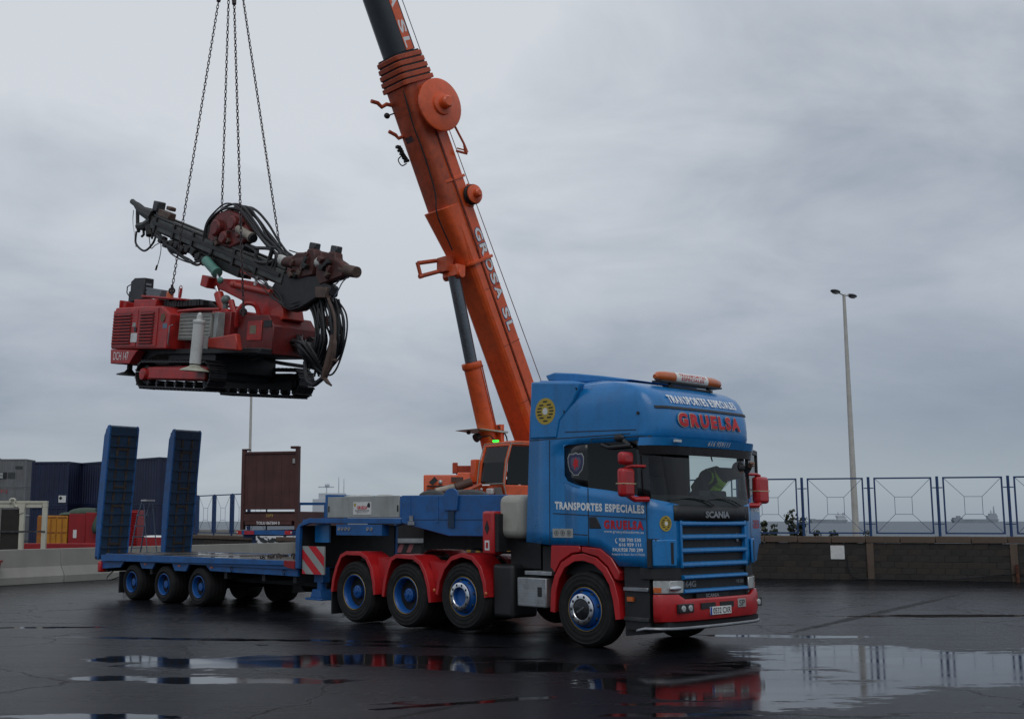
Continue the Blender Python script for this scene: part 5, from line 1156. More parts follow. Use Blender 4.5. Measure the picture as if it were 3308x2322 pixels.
# luffing cylinder
ct, cm_, cb = Vector((2.06, 0, 8.2)), Vector((1.47, 0, 5.93)), Vector((.55, 0, 2.9))
b = MB(); b.cyl(ct, cm_, .165, n=20); b.build('cylinder_rod', mat('rod_grey', (.16, .18, .20), .3, metal=.6, var=.15), CR)
b = MB(); b.cyl(cm_, cb, .235, .25, n=24); b.lathe([(.265, 0), (.275, .04), (.275, .14), (.25, .18)], cm_, (cb - cm_), 24); b.build('cylinder_barrel', ORANGE, CR)
b = MB(); dv = (cb - cm_).normalized(); sd_ = Vector((-.14, .24, .0)); b.tube([cm_ + sd_ + dv * .1, cm_.lerp(cb, .5) + sd_, cb + sd_], .02, 6); b.tube([cm_ + sd_ * 1.1 + dv * .1, cm_ + dv * .15], .025, 6); b.build('cylinder_pipe', DORANGE, CR)
b = MB(); b.tube(catmull([cm_.lerp(cb, .55) + sd_ * 1.2, cm_.lerp(cb, .65) + sd_ * 1.8, cm_.lerp(cb, .8) + sd_ * 1.5, cb + sd_ * 2.2], 5), .022, 6); b.build('hydraulic_hose', BLACK, CR)
b = MB(); b.box(-.06, .06, -.12, .12, -.55, .25, Matrix.Translation(cm_.lerp(cb, .62) + Vector((-.2, .25, 0)))); b.build('hose_bracket', ORANGE, CR, bevel=.01, seg=1)
b = MB(); b.cyl(ct + Vector((0, -.35, .0)), ct + Vector((0, .35, 0)), .11, n=14); b.box(-.15, .15, -.30, .30, -.05, .25, Matrix.Translation(ct)); b.build('cylinder_pin', ORANGE, CR, bevel=.01, seg=1)
# hose reel, sheave and rope
rc = BP(9.45, .62, -.25); rc = Vector((3.12, .70, 12.45))
b = MB(); b.lathe([(.0, -.02), (.66, -.02), (.70, .0), (.70, .05), (.66, .07), (.3, .10), (.28, .16), (.17, .19), (.16, .36), (.12, .40), (0, .40)], rc, (0, 1, 0), 40); b.build('hose_reel', ORANGE, CR, bevel=.0, smooth=40)
b = MB(); b.cyl(rc + Vector((0, -.30, 0)), rc, .1, n=12); b.box(-.25, .25, -.30, -.04, -.3, .3, Matrix.Translation(rc)); b.build('reel_mount', DORANGE, CR)
b = MB(); b.tube([rc + Vector((-.5, -.05, -.35)), Vector((2.22, .62, 11.62)), Vector((2.12, .6, 11.4))], [.03, .03, .06], 8); b.tube([Vector((2.10, .6, 11.38)), Vector((2.42, .55, 11.40))], .035, 8); b.tube([Vector((2.13, .6, 11.46)), Vector((2.40, .55, 11.48))], .02, 8); b.build('rope_guide', DORANGE, CR)
shc = Vector((1.86, .6, 10.32))
b = MB(); b.lathe([(0, -.12), (.27, -.12), (.27, -.07), (.235, -.05), (.235, -.03), (.27, .0), (.27, .01), (0, .01)], shc, (0, 1, 0), 28); b.build('sheave', CHASSIS, CR)
b = MB(); b.lathe([(.25, .012), (.25, .05), (.12, .09), (.11, .2), (.07, .24), (0, .24)], shc, (0, 1, 0), 28); b.box(-.1, .1, -.2, -.121, -.3, .3, Matrix.Translation(shc)); b.build('sheave_cover', ORANGE, CR)
b = MB(); b.tube([(4.6, .2, 16.55), (3.35, .2, 14.03), (1.66, .2, 10.66), (-.89, .2, 5.62), (-1.6, .2, 4.2)], .013, 6); b.tube([(4.6, .2, 16.55), tuple(BP(20.2, .2, -.45))], .013, 6); b.build('hoist_rope', STEEL, CR)
# fittings on the underside
def lug(pts_, nm='boom_fitting', r=.05):
    b = MB(); b.tube(pts_, r, 8); b.build(nm, DORANGE, CR)
lug([(3.80, -.3, 12.55), (4.05, -.35, 12.56), (4.18, -.38, 12.46), (4.30, -.4, 12.55), (4.5, -.4, 12.55)], r=.055); lug([(3.5, -.3, 11.80), (3.65, -.35, 11.72), (3.72, -.38, 11.8), (3.93, -.4, 11.86)], r=.05)
b = MB(); b.tube([(3.73, -.3, 12.4), (3.93, -.4, 12.3)], .02, 6); b.ell((3.98, -.42, 12.28), .09, .07, .08, 10, 6); b.build('work_lamp', BLACK, CR)
b = MB()
for k in range(6): b.box(-.06, .06, -.05, .05, -.035, .035, Matrix.Translation((3.62 - k * .055, -.4, 11.5 - k * .065)) @ Matrix.Rotation(k * .7, 4, 'Y'))
b.tube([(3.6, -.38, 11.52), (3.3, -.38, 11.2)], .02, 6); b.tube(catmull([(3.5, -.4, 11.3), (3.62, -.4, 11.15), (3.5, -.4, 11.02), (3.36, -.38, 11.1)], 4), .016, 6); b.build('valve_block', CHASSIS, CR)
b = MB(); b.box(-.11, .30, -.05, .05, -.065, .065, Matrix.Translation((2.55, -.35, 8.56)) @ Matrix.Rotation(rad(14), 4, 'Y')) if False else None
b.tube([(2.95, -.4, 8.48), (2.35, -.4, 8.63)], .06, 6); b.tube([(2.92, -.4, 8.12), (2.12, -.3, 8.40)], .06, 6); b.tube([(2.98, -.4, 8.50), (2.84, -.4, 8.08)], .055, 6); b.box(-.12, .12, -.2, .2, -.2, .2, Matrix.Translation((2.2, -.2, 8.5))); b.build('jib_fork', DORANGE, CR)
# superstructure
b = MB(); b.prism([(-2.4, 1.6), (1.2, 1.6), (1.2, 2.3), (.2, 2.5), (-1.1, 3.3), (-2.4, 3.3)], 'y', -.75, .75); b.build('slew_table', ORANGE, CR, bevel=.03)
b = MB(); b.box(-3.6, -2.2, -1.2, 1.2, 1.6, 2.7); b.build('counterweight', DORANGE, CR, bevel=.04)
b = MB(); b.cyl((-1.1, -.6, 3.0), (-1.1, .6, 3.0), .18, n=16); b.build('boom_pivot', CHASSIS, CR)
# the operator's cab: front towards +x, near side towards +y
cabp = [(-.55, 1.9), (1.02, 1.9), (1.12, 2.2), (1.22, 2.62), (1.14, 3.2), (.98, 3.62), (.86, 3.70), (-.5, 3.72)]
y0, y1 = .36, 1.38
def CPt(x, z): return (x + .35, z + .05)
cabq = [CPt(*p) for p in cabp]
fr = MB()
def post(p, y, r=.045):
    fr.tube([(CPt(*p[0])[0], y, CPt(*p[0])[1])] + [(CPt(*c)[0], y, CPt(*c)[1]) for c in p[1:]], r, 6)
for y in (y0 + .04, y1 - .04):
    post([(1.0, 1.95), (1.2, 2.62), (1.12, 3.2), (.96, 3.64)], y); post([(-.5, 1.95), (-.47, 3.68)], y); post([(.05, 1.95), (.05, 3.68)], y, .035); post([(-.5, 3.68), (.96, 3.66)], y, .05)
for p in ((.96, 3.64), (-.47, 3.68)): fr.tube([(CPt(*p)[0], y0 + .04, CPt(*p)[1]), (CPt(*p)[0], y1 - .04, CPt(*p)[1])], .05, 6)
cf = fr.build('cab_frame', ORANGE, CR, kind=None)
b = MB(); b.prism([CPt(*c) for c in ((-.55, 1.9), (1.0, 1.9), (1.2, 2.58), (1.22, 2.62), (-.55, 2.62))], 'y', y0, y1); b.build('cab_lower', ORANGE, CR, bevel=.03)
b = MB(); b.prism([CPt(*c) for c in ((-.55, 3.69), (.96, 3.68), (.9, 3.745), (-.5, 3.76))], 'y', y0 - .02, y1 + .02); b.build('cab_roof', ORANGE, CR, bevel=.02)
b = MB(); b.prism([CPt(*c) for c in ((1.215, 2.64), (1.13, 3.2), (.97, 3.65), (.955, 3.645), (1.115, 3.2), (1.195, 2.64))], 'y', y0 + .09, y1 - .09); b.build('cab_windscreen', glass('cab_glass', (.42, .44, .43), 1.0), CR, smooth=0)
b = MB(); b.prism([CPt(*c) for c in ((1.1, 2.64), (1.05, 3.2), (.9, 3.62), (-.45, 3.64), (-.45, 2.64))], 'y', y1 - .055, y1 - .045); b.build('cab_side_glass', DGLASS, CR, smooth=0)
b = MB(); b.box(-.42, .78, y1 - .02, y1 + .012, 2.0, 3.62, Matrix.Translation((.32, 0, .05))); 
b = MB(); b.box(-.18, .3, .6, 1.15, 2.66, 2.75); b.box(-.2, -.08, .6, 1.15, 2.75, 3.4); b.build('cab_seat', mat('blue_seat', (.03, .025, .16), .8), CR, bevel=.04)
b = MB(); b.box(.95, 1.3, y0 + .1, y1 - .1, 2.66, 2.82); b.build('blue_cloth', mat('blue_cloth', (.03, .025, .20), .8), CR, bevel=.06)
b = MB(); b.box(-.19, -.16, y0 + .05, y1 - .1, 2.66, 2.9); b.build('cab_rear', CHASSIS, CR, smooth=0)
rimm = mat('window_seal', (.38, .36, .31), .6)
b = MB()
for y in (y1 + .005, y0 - .005):
    b.tube([(CPt(1.03, 0)[0], y, 1.98), (CPt(1.245, 0)[0], y, 2.67), (CPt(1.165, 0)[0], y, 3.25), (CPt(.985, 0)[0], y, 3.73), (CPt(-.5, 0)[0], y, 3.80)], .016, 6)
b.tube([(CPt(.985, 0)[0], y0, 3.745), (CPt(.985, 0)[0], y1, 3.745)], .014, 6); b.tube([(CPt(1.255, 0)[0], y0, 2.70), (CPt(1.255, 0)[0], y1, 2.70)], .014, 6); b.build('cab_trim', rimm, CR)
b = MB(); b.box(-.05, .05, -.075, .075, 0, .045, Matrix.Translation((CPt(.86, 0)[0], y0 + .30, 3.80))); b.build('green_lamp', emis('green_light', (.02, 1.0, .06), 2.2), CR, bevel=.012)
def cabfront(y, z, d=.0):                      # point on the lower front panel of the cab
    t = (z - 1.95) / (2.63 - 1.95); x = 1.02 + .2 * t; return Vector((CPt(x, 0)[0] + .03 + d, y, z))
b = MB(); b.ell(cabfront(.50, 2.56), .03, .055, .055, 12, 8); b.build('cab_lamp', LENS, CR)
b = MB(); b.box(-.05, .06, -.12, .12, -.08, .08, Matrix.Translation(cabfront(.84, 2.51))); b.build('cab_mirror', WHITE, CR, bevel=.03)
b = MB(); b.box(-.008, .008, -.13, .13, -.11, .11, Matrix.Translation(cabfront(1.15, 2.50, .01)) @ Matrix.Rotation(rad(16), 4, 'Y')); b.build('cab_notice', GREY, CR, smooth=0)
b = MB(); b.prism([(.1, 3.95), (1.1, 4.02), (1.12, 4.03), (.1, 4.0)], 'y', -.35, .62); b.build('roof_shade', mat('pale_green_panel', (.40, .50, .46), .3), CR, smooth=0, M=Matrix.Translation((.45, -.2, .12)))
b = MB(); b.cyl((1.25, .05, 3.98), (1.37, .05, 3.92), .10, .12, n=14); b.ell((1.4, -.2, 4.08), .07, .05, .05, 8, 6); b.tube([(1.3, .05, 3.95), (1.0, .2, 4.0), (.8, .3, 3.8)], .02, 6); b.build('floodlight', BLACK, CR)
b = MB(); b.box(-.12, .12, -.09, .09, -.3, .3, Matrix.Translation((CPt(1.2, 0)[0] - .02, y0 - .12, 3.05))); b.build('cab_bracket', ORANGE, CR, bevel=.03)
# carrier: engine housing, deck, wheels, outriggers (placed in its own direction along the quay)
cw = CR.matrix_basis.inverted() if False else (Matrix.Translation((2.15, 31, 0)) @ Matrix.Rotation(rad(-141.24), 4, 'Z')).inverted()
def WB_(x0, x1, y0_, y1_, z0, z1, mb): mb.box(x0, x1, y0_, y1_, z0, z1, cw); return mb
b = MB(); WB_(-1.7, 7.2, 29.95, 32.4, .75, 1.75, b); b.build('carrier_frame', CHASSIS, CR, smooth=0)
b = MB(); b.prism([(29.0, 1.56), (30.6, 1.56), (30.6, 2.93), (29.25, 2.93)], 'x', -.25, .62, cw); b.build('engine_housing', ORANGE, CR, bevel=.03)
b = MB(); b.prism([(29.7, 1.56), (31.0, 1.56), (31.0, 3.02), (29.9, 3.02)], 'x', .625, 1.25, cw); b.build('engine_cover', ORANGE, CR, bevel=.03)
for z in (2.62, 2.52, 2.42):
    b = MB(); b.box(-.17, .40, 29.03 + (z - 2.4) * .17, 29.10 + (z - 2.4) * .17, z, z + .035, cw); b.build('vent_slot', CHASSIS, CR, smooth=0)
b = MB(); b.ell(cw @ Vector((.18, 29.12, 2.74)), .06, .06, .06, 12, 8); b.build('housing_lamp', LENS, CR)
b = MB(); b.add([cw @ Vector(p) for p in ((-.12, 29.06, 2.73), (.03, 29.08, 2.88), (.12, 29.07, 2.78), (-.02, 29.05, 2.66))], [(0, 1, 2, 3)]); b.build('oil_patch', CHASSIS, CR, smooth=0)
b = MB(); WB_(.62, 1.6, 31.1, 31.4, 3.0, 3.25, b); WB_(.52, .66, 31.05, 31.45, 3.05, 3.33, b); b.build('hose_tray', DORANGE, CR, bevel=.01, seg=1)
b = MB(); b.cyl(cw @ Vector((.05, 28.75, 2.50)), cw @ Vector((.85, 29.0, 2.70)), .075, .085, n=12); b.build('beige_pole', mat('beige_pole', (.42, .36, .30), .6, dirt=.4), CR)
b = MB(); b.cyl(cw @ Vector((.55, 28.85, 2.6)), cw @ Vector((.95, 28.95, 2.74)), .11, n=12); b.box(.45, .75, 28.9, 29.1, 2.74, 2.86, cw); b.build('brown_drum', mat('brown_steel', (.10, .05, .035), .6, var=.4), CR)
b = MB(); b.cyl(cw @ Vector((.72, 28.7, 2.46)), cw @ Vector((1.2, 28.85, 2.68)), .05, n=10); b.ell(cw @ Vector((.72, 28.7, 2.46)), .06, .06, .08, 10, 6); b.build('outrigger_pipe', DORANGE, CR)
for x in (.3, 1.9, 4.8, 6.3):
    for y in (30.05, 32.25):
        b = MB(); b.lathe([(.0, -.17), (.28, -.17), (.3, -.2), (.55, -.2), (.6, -.15), (.6, .15), (.55, .2), (.3, .2), (.28, .1), (0, .1)], cw @ Vector((x, y, .6)), cw.to_3x3() @ Vector((0, -1, 0)), 26); b.build('carrier_wheel', RUBBER, CR)
for x in (-1.2, .75, 1.75):
    b = MB(); WB_(x, x + .9, 28.7, 29.3, .98, 1.22 if x < 0 else 1.36, b); ob = b.build('outrigger_box', CHASSIS, CR, smooth=0)
    b = MB()
    for k in range(3):
        x0 = x + .05 + k * .24; b.add([cw @ Vector(p) for p in ((x0, 28.694, 1.0), (x0 + .11, 28.694, 1.0), (x0 + .19, 28.694, 1.2), (x0 + .08, 28.694, 1.2))], [(0, 1, 2, 3)])
    b.build('hazard_stripe', mat('faded_red', (.32, .10, .11), .6) if x < 0 else mat('dull_yellow', (.30, .16, .02), .6), ob, smooth=0)
b = MB(); WB_(-1.0, -.25, 28.6, 28.68, 1.24, 1.34, b); b.build('tread_plate', ALU, CR, smooth=0)
for x in (3.4, 6.9):
    b = MB(); WB_(x - .1, x + .1, 28.9, 33.6, .5, .74, b); b.build('outrigger_beam', DORANGE, CR, smooth=0)
# hook block hanging from the boom head
tipw = Matrix.Translation((2.15, 31, 0)) @ Matrix.Rotation(rad(-141.24), 4, 'Z') @ BP(20.2, 0, .62)
APEX = Vector((-4.89, 26.0, 15.96))
HB = thing('hook_block', 'crane hook block hanging above the frame and carrying the four chains', 'hook', tuple(APEX))
b = MB(); b.box(-.25, .25, -.14, .14, .65, 1.5); b.build('block_body', ORANGE, HB, bevel=.05)
b = MB(); b.tube(catmull([(0, 0, .66), (0, 0, .45), (.13, 0, .28), (.08, 0, .08), (-.1, 0, .08), (-.16, 0, .22)], 6), .055, 10); b.build('hook', CHASSIS, HB)
b = MB(); b.lathe([(.12, -.03), (.15, 0), (.12, .03), (.09, 0)], (0, 0, .0), (0, 1, 0), 20, closed=True); b.build('master_ring', CHASSIS, HB)
b = MB()
for s in (-.12, .12): b.tube([(s, 0, 1.45), tuple(tipw - APEX + Vector((s, 0, 0)))], .012, 5)
b.build('fall_rope', STEEL, HB)
# ------------------------------------------------------------ the crawler drilling rig
RGo = Vector((-4.8511, 26.2030, 4.6717)); RGr = (0, rad(6), rad(-48))
RG = thing('drilling_rig', 'red crawler drilling rig hanging from four chains in mid air', 'drilling rig', tuple(RGo), RGr)
MR = Matrix.Translation(RGo) @ Euler(RGr).to_matrix().to_4x4()
def side(poly, b0, b1, m_, name, par=None, bevel=.015, smooth=30, seg=1):
    mb = MB(); mb.prism(poly, 'y', min(-b0, -b1), max(-b0, -b1)); return mb.build(name, m_, par or RG, bevel=bevel, smooth=smooth, seg=seg)
def bx(a0, a1, b0, b1, c0, c1, m_, name, par=None, bevel=.012): 
    mb = MB(); mb.box(a0, a1, min(-b0, -b1), max(-b0, -b1), c0, c1); return mb.build(name, m_, par or RG, bevel=bevel, seg=1)
def P3(a, b, c): return Vector((a, -b, c))
SHOE = mat('track_steel', (.028, .028, .032), .5, metal=.4, var=.5, scale=8, dirt=.5, dirtcol=(.05, .035, .03))
# tracks
sb = MB(); sb.box(-.075, .075, -.21, .21, -.018, .018); sb.box(-.075, -.045, -.21, .21, .018, .05); sb.box(.0, .02, -.2, .2, .018, .036)
shoe0 = None
def track(a0, a1, bc, near):
    global shoe0
    T_ = bpy.data.objects.new('crawler_track', None); C.objects.link(T_); T_.parent = RG; T_.location = P3((a0 + a1) / 2, bc, .33)
    hl = (a1 - a0) / 2 - .3; r = .29; per = 4 * hl + 2 * pi * r; n_ = int(per / .158); 
    for k in range(n_):
        s = k / n_ * per
        if s < 2 * hl: x, z, an = -hl + s, r, 0
        elif s < 2 * hl + pi * r: t = (s - 2 * hl) / r; x, z, an = hl + r * sin(t), r * cos(t), t
        elif s < 4 * hl + pi * r: x, z, an = hl - (s - 2 * hl - pi * r), -r, pi
        else: t = (s - 4 * hl - pi * r) / r; x, z, an = -hl - r * sin(t), -r * cos(t), pi + t
        Mx = Matrix.Translation((x, 0, z)) @ Matrix.Rotation(an, 4, 'Y')
        if shoe0 is None: o = sb.build('track_shoe', SHOE, T_, smooth=0); shoe0 = o
        else: o = inst(shoe0, parent=T_)
        o.matrix_local = Mx
    mb = MB(); ins = -.1
    mb.prism([(-hl + .1, -.12), (hl + .1, -.12), (hl + .1, .18), (hl - .2, .22), (-hl + .1, .18)], 'y', -.13, .13); mb.build('track_frame', DRED if near else CHASSIS, T_, bevel=.02)
    if not near: mb = MB(); mb.prism([(-hl, -.17), (hl, -.17), (hl, .05), (hl * .3, -.02), (0, .2), (-hl, .2)], 'y', -.2, -.14); mb.build('track_side_plate', CHASSIS, T_, smooth=0)
    if near: bx2 = MB(); bx2.prism([(-hl + .35, -.10), (hl + .12, -.10), (hl + .12, .15), (-hl + .35, .15)], 'y', -.215, -.14); bx2.build('track_cover', DRED, T_, bevel=.02)
    for x, nm in ((-hl, 'sprocket'), (hl, 'idler')):
        mb = MB(); mb.lathe([(.05, .17), (.12, .17), (.13, .11), (.22, .10), (.24, .06), (.24, -.06), (.22, -.1), (.05, -.1)], (x, 0, 0), (0, -1, 0), 22); o = mb.build(nm, SHOE, T_)
        if nm == 'sprocket': mb = MB(); mb.lathe([(0, .215), (.13, .205), (.15, .16), (.15, .12)], (x, 0, 0), (0, -1, 0), 20); mb.build('hub_cover', DRED, T_)
    for k in range(7):
        mb = MB(); x = -hl + .15 + k * (2 * hl - .2) / 6; mb.lathe([(0, .12), (.055, .12), (.07, .09), (.07, -.09), (0, -.12)], (x, 0, -.20), (0, -1, 0), 14); mb.build('roller', SHOE, T_)
track(-1.97, 1.40, 1.0, True); track(-1.55, 1.95, -.95, False)
mb = MB(); mb.box(-1.2, .9, -.8, .8, .45, .85); mb.box(-.6, -.3, -.95, .95, .3, .6); mb.box(.4, .7, -.95, .95, .3, .6); mb.build('undercarriage', CHASSIS, RG, bevel=.02)
side([(-3.45, .575), (-2.46, .575), (-2.13, .90), (-3.50, .93)], 1.15, .9, DRED, 'tail_skirt')
text('DCH 147', .78, .20, lambda x, y: P3(-2.92 + x, 1.153, .765 + y), LETTER, RG, offset=.0, name='fleet_number')
side([(-3.46, .58), (-2.5, .58), (-1.6, .82), (2.6, .84), (2.78, .82), (2.78, .95), (-3.46, .95)], .88, -.60, CHASSIS, 'main_frame')
# engine housing
eh = side([(-3.52, .94), (-.72, .92), (-.70, 1.74), (-1.15, 1.93), (-3.42, 1.96), (-3.52, 1.8)], 1.14, -1.0, DRED, 'engine_housing', bevel=.03, seg=2)
for (a0, a1), nm in (((-3.47, -2.21), 'louvred_door'), ((-2.17, -1.22), 'louvred_door')):
    d = bx(a0, a1, 1.141, 1.165, .98, 1.88, DRED, nm)
    l0, l1 = (a0 + .07, a1 - .28) if a0 < -3 else (a0 + .14, a1 - .16)
    pbk = bx(l0 - .01, l1 + .01, 1.1655, 1.168, 1.035, 1.80, CHASSIS, 'louvre_back', d, 0)
    lm = MB(); lm.prism([(-.0, -.03), (-.035, -.012), (-.035, .006), (0, .022)], 'x', l0, l1); sl = lm.build('louvre', DRED, d, smooth=0)
    for k in range(10):
        o = sl if k == 0 else inst(sl)
        o.location = (0, -1.168, 1.075 + k * .076)
bx(-2.46, -2.14, 1.166, 1.171, 1.09, 1.31, WHITE, 'notice', None, 0); bx(-2.42, -2.26, 1.166, 1.171, 1.46, 1.56, GREY, 'small_label', None, 0); bx(-2.30, -2.2, 1.166, 1.18, 1.34, 1.45, BLACK, 'door_latch', None, 0)
bx(-.97, -.77, 1.141, 1.146, 1.40, 1.51, mat('label_blue', (.12, .20, .28), .5), 'blue_label', None, 0)
mb = MB(); mb.lathe([(.10, 0), (.10, .02), (0, .02)], P3(-.98, 1.14, 1.65), (0, -1, 0), 18); mb.build('filler_cap', mat('brown_cap', (.16, .09, .05), .6), RG)
bx(-3.6, -3.53, .9, -.9, .98, 1.7, DSTEEL, 'radiator_guard')
side([(-3.0, 1.97), (-1.86, 1.96), (-1.87, 2.15), (-2.98, 2.18)], .9, -.8, DRED, 'bonnet')
bx(-3.42, -3.2, 1.0, .4, 1.97, 2.12, DRED, 'rear_bracket'); bx(-3.46, -3.40, 1.05, .8, 1.97, 2.16, DRED, 'rear_bracket')
side([(-2.75, 2.24), (-.75, 2.08), (-.75, 2.13), (-2.75, 2.29)], .85, -.8, DRED, 'top_plate')
side([(-3.58, 2.16), (-2.86, 2.22), (-2.88, 2.74), (-3.42, 2.76), (-3.60, 2.68)], .72, .46, mat('cooler_black', (.025, .026, .03), .55, var=.4), 'cooler_box')
for k in range(3): bx(-2.872, -2.85, .68, .54, 2.36 + k * .1, 2.41 + k * .1, STEEL, 'cooler_slot', None, 0)
bx(-3.80, -3.61, .65, .45, 2.15, 2.45, BLACK, 'small_box')
mb = MB(); mb.tube([P3(-3.6, .72, 2.3), P3(-3.72, .74, 2.4), P3(-3.72, .74, 2.55), P3(-3.6, .72, 2.6)], .015, 6); mb.build('grab_handle', DSTEEL, RG)
side([(-2.70, 2.27), (-1.98, 2.21), (-1.96, 2.40), (-2.70, 2.49)], .74, .5, mat('grey_blue_box', (.13, .15, .17), .5), 'control_box')
mb = MB(); mb.lathe([(.09, -.08), (.09, .06), (.05, .11), (0, .12)], P3(-1.72, .62, 2.26), (0, 0, 1), 14); mb.build('orange_beacon', AMBER, RG)
mb = MB(); mb.tube([P3(-1.28, .6, 2.18), P3(-1.26, .6, 2.42)], .025, 8); mb.tube(catmull([P3(-1.34, .6, 2.2), P3(-1.34, .6, 2.42), P3(-1.27, .6, 2.48), P3(-1.2, .6, 2.42), P3(-1.22, .6, 2.2)], 4), .01, 6); mb.build('exhaust_stub', DRED, RG)
R_ = random.Random(3); mb = MB()
for k in range(14):
    a = -1.75 + k * .13; h = R_.uniform(.06, .16); mb.box(a, a + R_.uniform(.07, .13), -.75, -.2 + R_.uniform(-.1, .1), 1.95, 2.04 + h * (1 - k / 20))
mb.build('valve_bank', CHASSIS, RG, bevel=.01, smooth=0, seg=1)
mb = MB()
for k in range(9): mb.tube(catmull([P3(-1.7 + k * .1, .55, 2.1), P3(-1.2 + k * .12, .6 - k * .03, 2.16 - k * .01), P3(-.6 + k * .1, .6, 2.02), P3(-.1 + k * .07, .5, 1.84)], 5), .022, 6)
mb.build('hydraulic_hose', BLACK, RG, kind='stuff')
# middle: recess, grey cabinet, rail
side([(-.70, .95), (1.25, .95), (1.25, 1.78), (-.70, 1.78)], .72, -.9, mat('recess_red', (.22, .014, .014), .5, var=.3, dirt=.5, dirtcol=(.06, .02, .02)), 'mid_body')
mb = MB(); mb.tube([P3(-.55, 1.0, 1.80), P3(.35, 1.0, 1.81), P3(1.22, .98, 1.79)], .035, 8); mb.build('top_rail', DRED, RG)
mb = MB(); mb.tube([P3(-.62, 1.14, 1.0), P3(-.62, 1.17, 1.05), P3(-.60, 1.17, 1.44), P3(-.5, 1.14, 1.47)], .014, 6); mb.build('grab_handle', STEEL, RG)
gc = side([(-.58, 1.14), (.84, 1.12), (.82, 1.735), (-.56, 1.765)], .95, .7, mat('cabinet_grey', (.30, .30, .27), .5, var=.12, dirt=.4, dirtcol=(.15, .14, .12)), 'grey_cabinet')
for k in range(7):
    mb = MB(); z = 1.19 + k * .08; mb.tube([P3(-.52, .955, z), P3(.78, .955, z - .01)], .013, 6); mb.build('cabinet_rib', mat('cabinet_grey', (.3, .3, .27)), gc)
side([(.86, 1.15), (1.02, 1.15), (1.02, 1.75), (.86, 1.75)], .9, .7, GREY, 'narrow_panel')
# jacks
JW = mat('jack_white', (.62, .63, .60), .35, var=.08, dirt=.3, dirtcol=(.35, .33, .28))
def jack(b):
    jt, jb = P3(1.15, b, 1.50), P3(1.12, b, .56)
    mb = MB(); mb.cyl(jb, jt, .125, .125, n=22); mb.lathe([(.135, 0), (.14, .02), (.14, .05), (.125, .07)], jt - Vector((0, 0, .07)), (0, 0, 1), 22); mb.cyl(jt, jt + Vector((0, 0, .1)), .065, n=14); mb.ell(jt + Vector((0, 0, .11)), .06, .05, .06, 12, 8); j = mb.build('jack_cylinder', JW, RG)
    mb = MB(); mb.cyl(jb - Vector((0, 0, .05)), jb, .11, n=20); mb.build('jack_seal', BLACK, j)
    mb = MB(); mb.lathe([(.10, .05), (.13, .0), (.30, -.07), (.32, -.10), (0, -.10)], jb - Vector((0, 0, .06)), (0, 0, 1), 22); mb.build('jack_foot', mat('foot_cream', (.42, .42, .33), .5, dirt=.4), j)
jack(1.42); 
mb = MB(); mb.box(1.04, 1.2, -1.40, -1.16, .90, 1.17); o = mb.build('jack_bracket', DSTEEL, RG, smooth=0)
for k in range(3):
    for b_ in (1.40,):
        mb = MB(); mb.cyl(P3(1.215, 1.34, .955 + k * .085), P3(1.195, 1.34, .955 + k * .085), .024, n=10); mb.build('bolt', BLACK, o)
bp_ = MB(); bp_.box(1.2, 1.212, -1.42, -1.2, .90, 1.17); bp_.build('bolt_plate', GREY, RG, smooth=0)
side([(1.215, 1.14), (1.65, 1.16), (2.3, 1.22), (2.45, .86), (1.22, .92)], 1.22, 1.08, mat('bright_red', (.42, .03, .016), .4, var=.2, dirt=.35, dirtcol=(.1, .02, .02)), 'outrigger_arm', bevel=.025)
mb = MB(); mb.cyl(P3(-3.1, .8, .60), P3(-3.1, .8, .46), .07, n=12); mb.lathe([(.07, .46), (.12, .40), (.30, .34), (.31, .31), (0, .31)], P3(-3.1, .8, 0), (0, 0, 1), 20); mb.build('rear_jack_foot', CHASSIS, RG)
mb = MB(); mb.cyl(P3(-3.1, -.75, .60), P3(-3.1, -.75, .46), .07, n=12); mb.lathe([(.07, .46), (.12, .40), (.30, .34), (.31, .31), (0, .31)], P3(-3.1, -.75, 0), (0, 0, 1), 20); mb.build('rear_jack_foot', CHASSIS, RG)
# front body
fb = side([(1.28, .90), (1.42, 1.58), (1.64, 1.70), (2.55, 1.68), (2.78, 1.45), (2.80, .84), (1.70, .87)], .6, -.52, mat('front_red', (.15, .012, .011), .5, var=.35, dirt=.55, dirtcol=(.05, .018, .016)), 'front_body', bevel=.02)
ht = bx(1.80, 2.36, .602, .622, 1.14, 1.56, DRED, 'hatch'); bx(1.92, 2.16, .6225, .628, 1.28, 1.46, mat('brass_label', (.20, .17, .11), .5), 'hatch_label', ht, 0)
bx(2.42, 2.72, .602, .615, 1.42, 1.56, CHASSIS, 'dark_recess', None, 0)
side([(.30, 1.36), (.80, 1.33), (1.16, 1.52), (.88, 1.86), (.28, 1.88)], .62, -.3, DRED, 'boom_pivot')
for a, c, r_ in ((.5, 1.45, .12), (.75, 1.40, .13), (.62, 1.62, .1)):
    mb = MB(); mb.lathe([(r_, 0), (r_, .14), (r_ * .6, .18), (0, .18)], P3(a, .62, c), (0, -1, 0), 18); mb.build('hydraulic_motor', DRED, RG)
mb = MB(); mb.ell(P3(.72, .55, 2.07), .11, .11, .11, 14, 10); mb.cyl(P3(.72, .55, 1.85), P3(.72, .55, 2.0), .06, n=10); mb.build('accumulator', mat('accumulator_green', (.13, .17, .16), .4), RG)
mb = MB(); mb.tube([P3(.86, .5, 2.05), P3(.95, .5, 1.9), P3(1.2, .45, 1.5)], .07, 8); mb.build('support_strut', DRED, RG)
mb = MB(); mb.tube(catmull([P3(1.4, .65, 1.45), P3(1.5, .7, 1.75), P3(1.62, .6, 1.95), P3(1.75, .4, 1.9), P3(1.8, .3, 1.5)], 5), .05, 8); mb.build('lifting_bracket', DRED, RG)
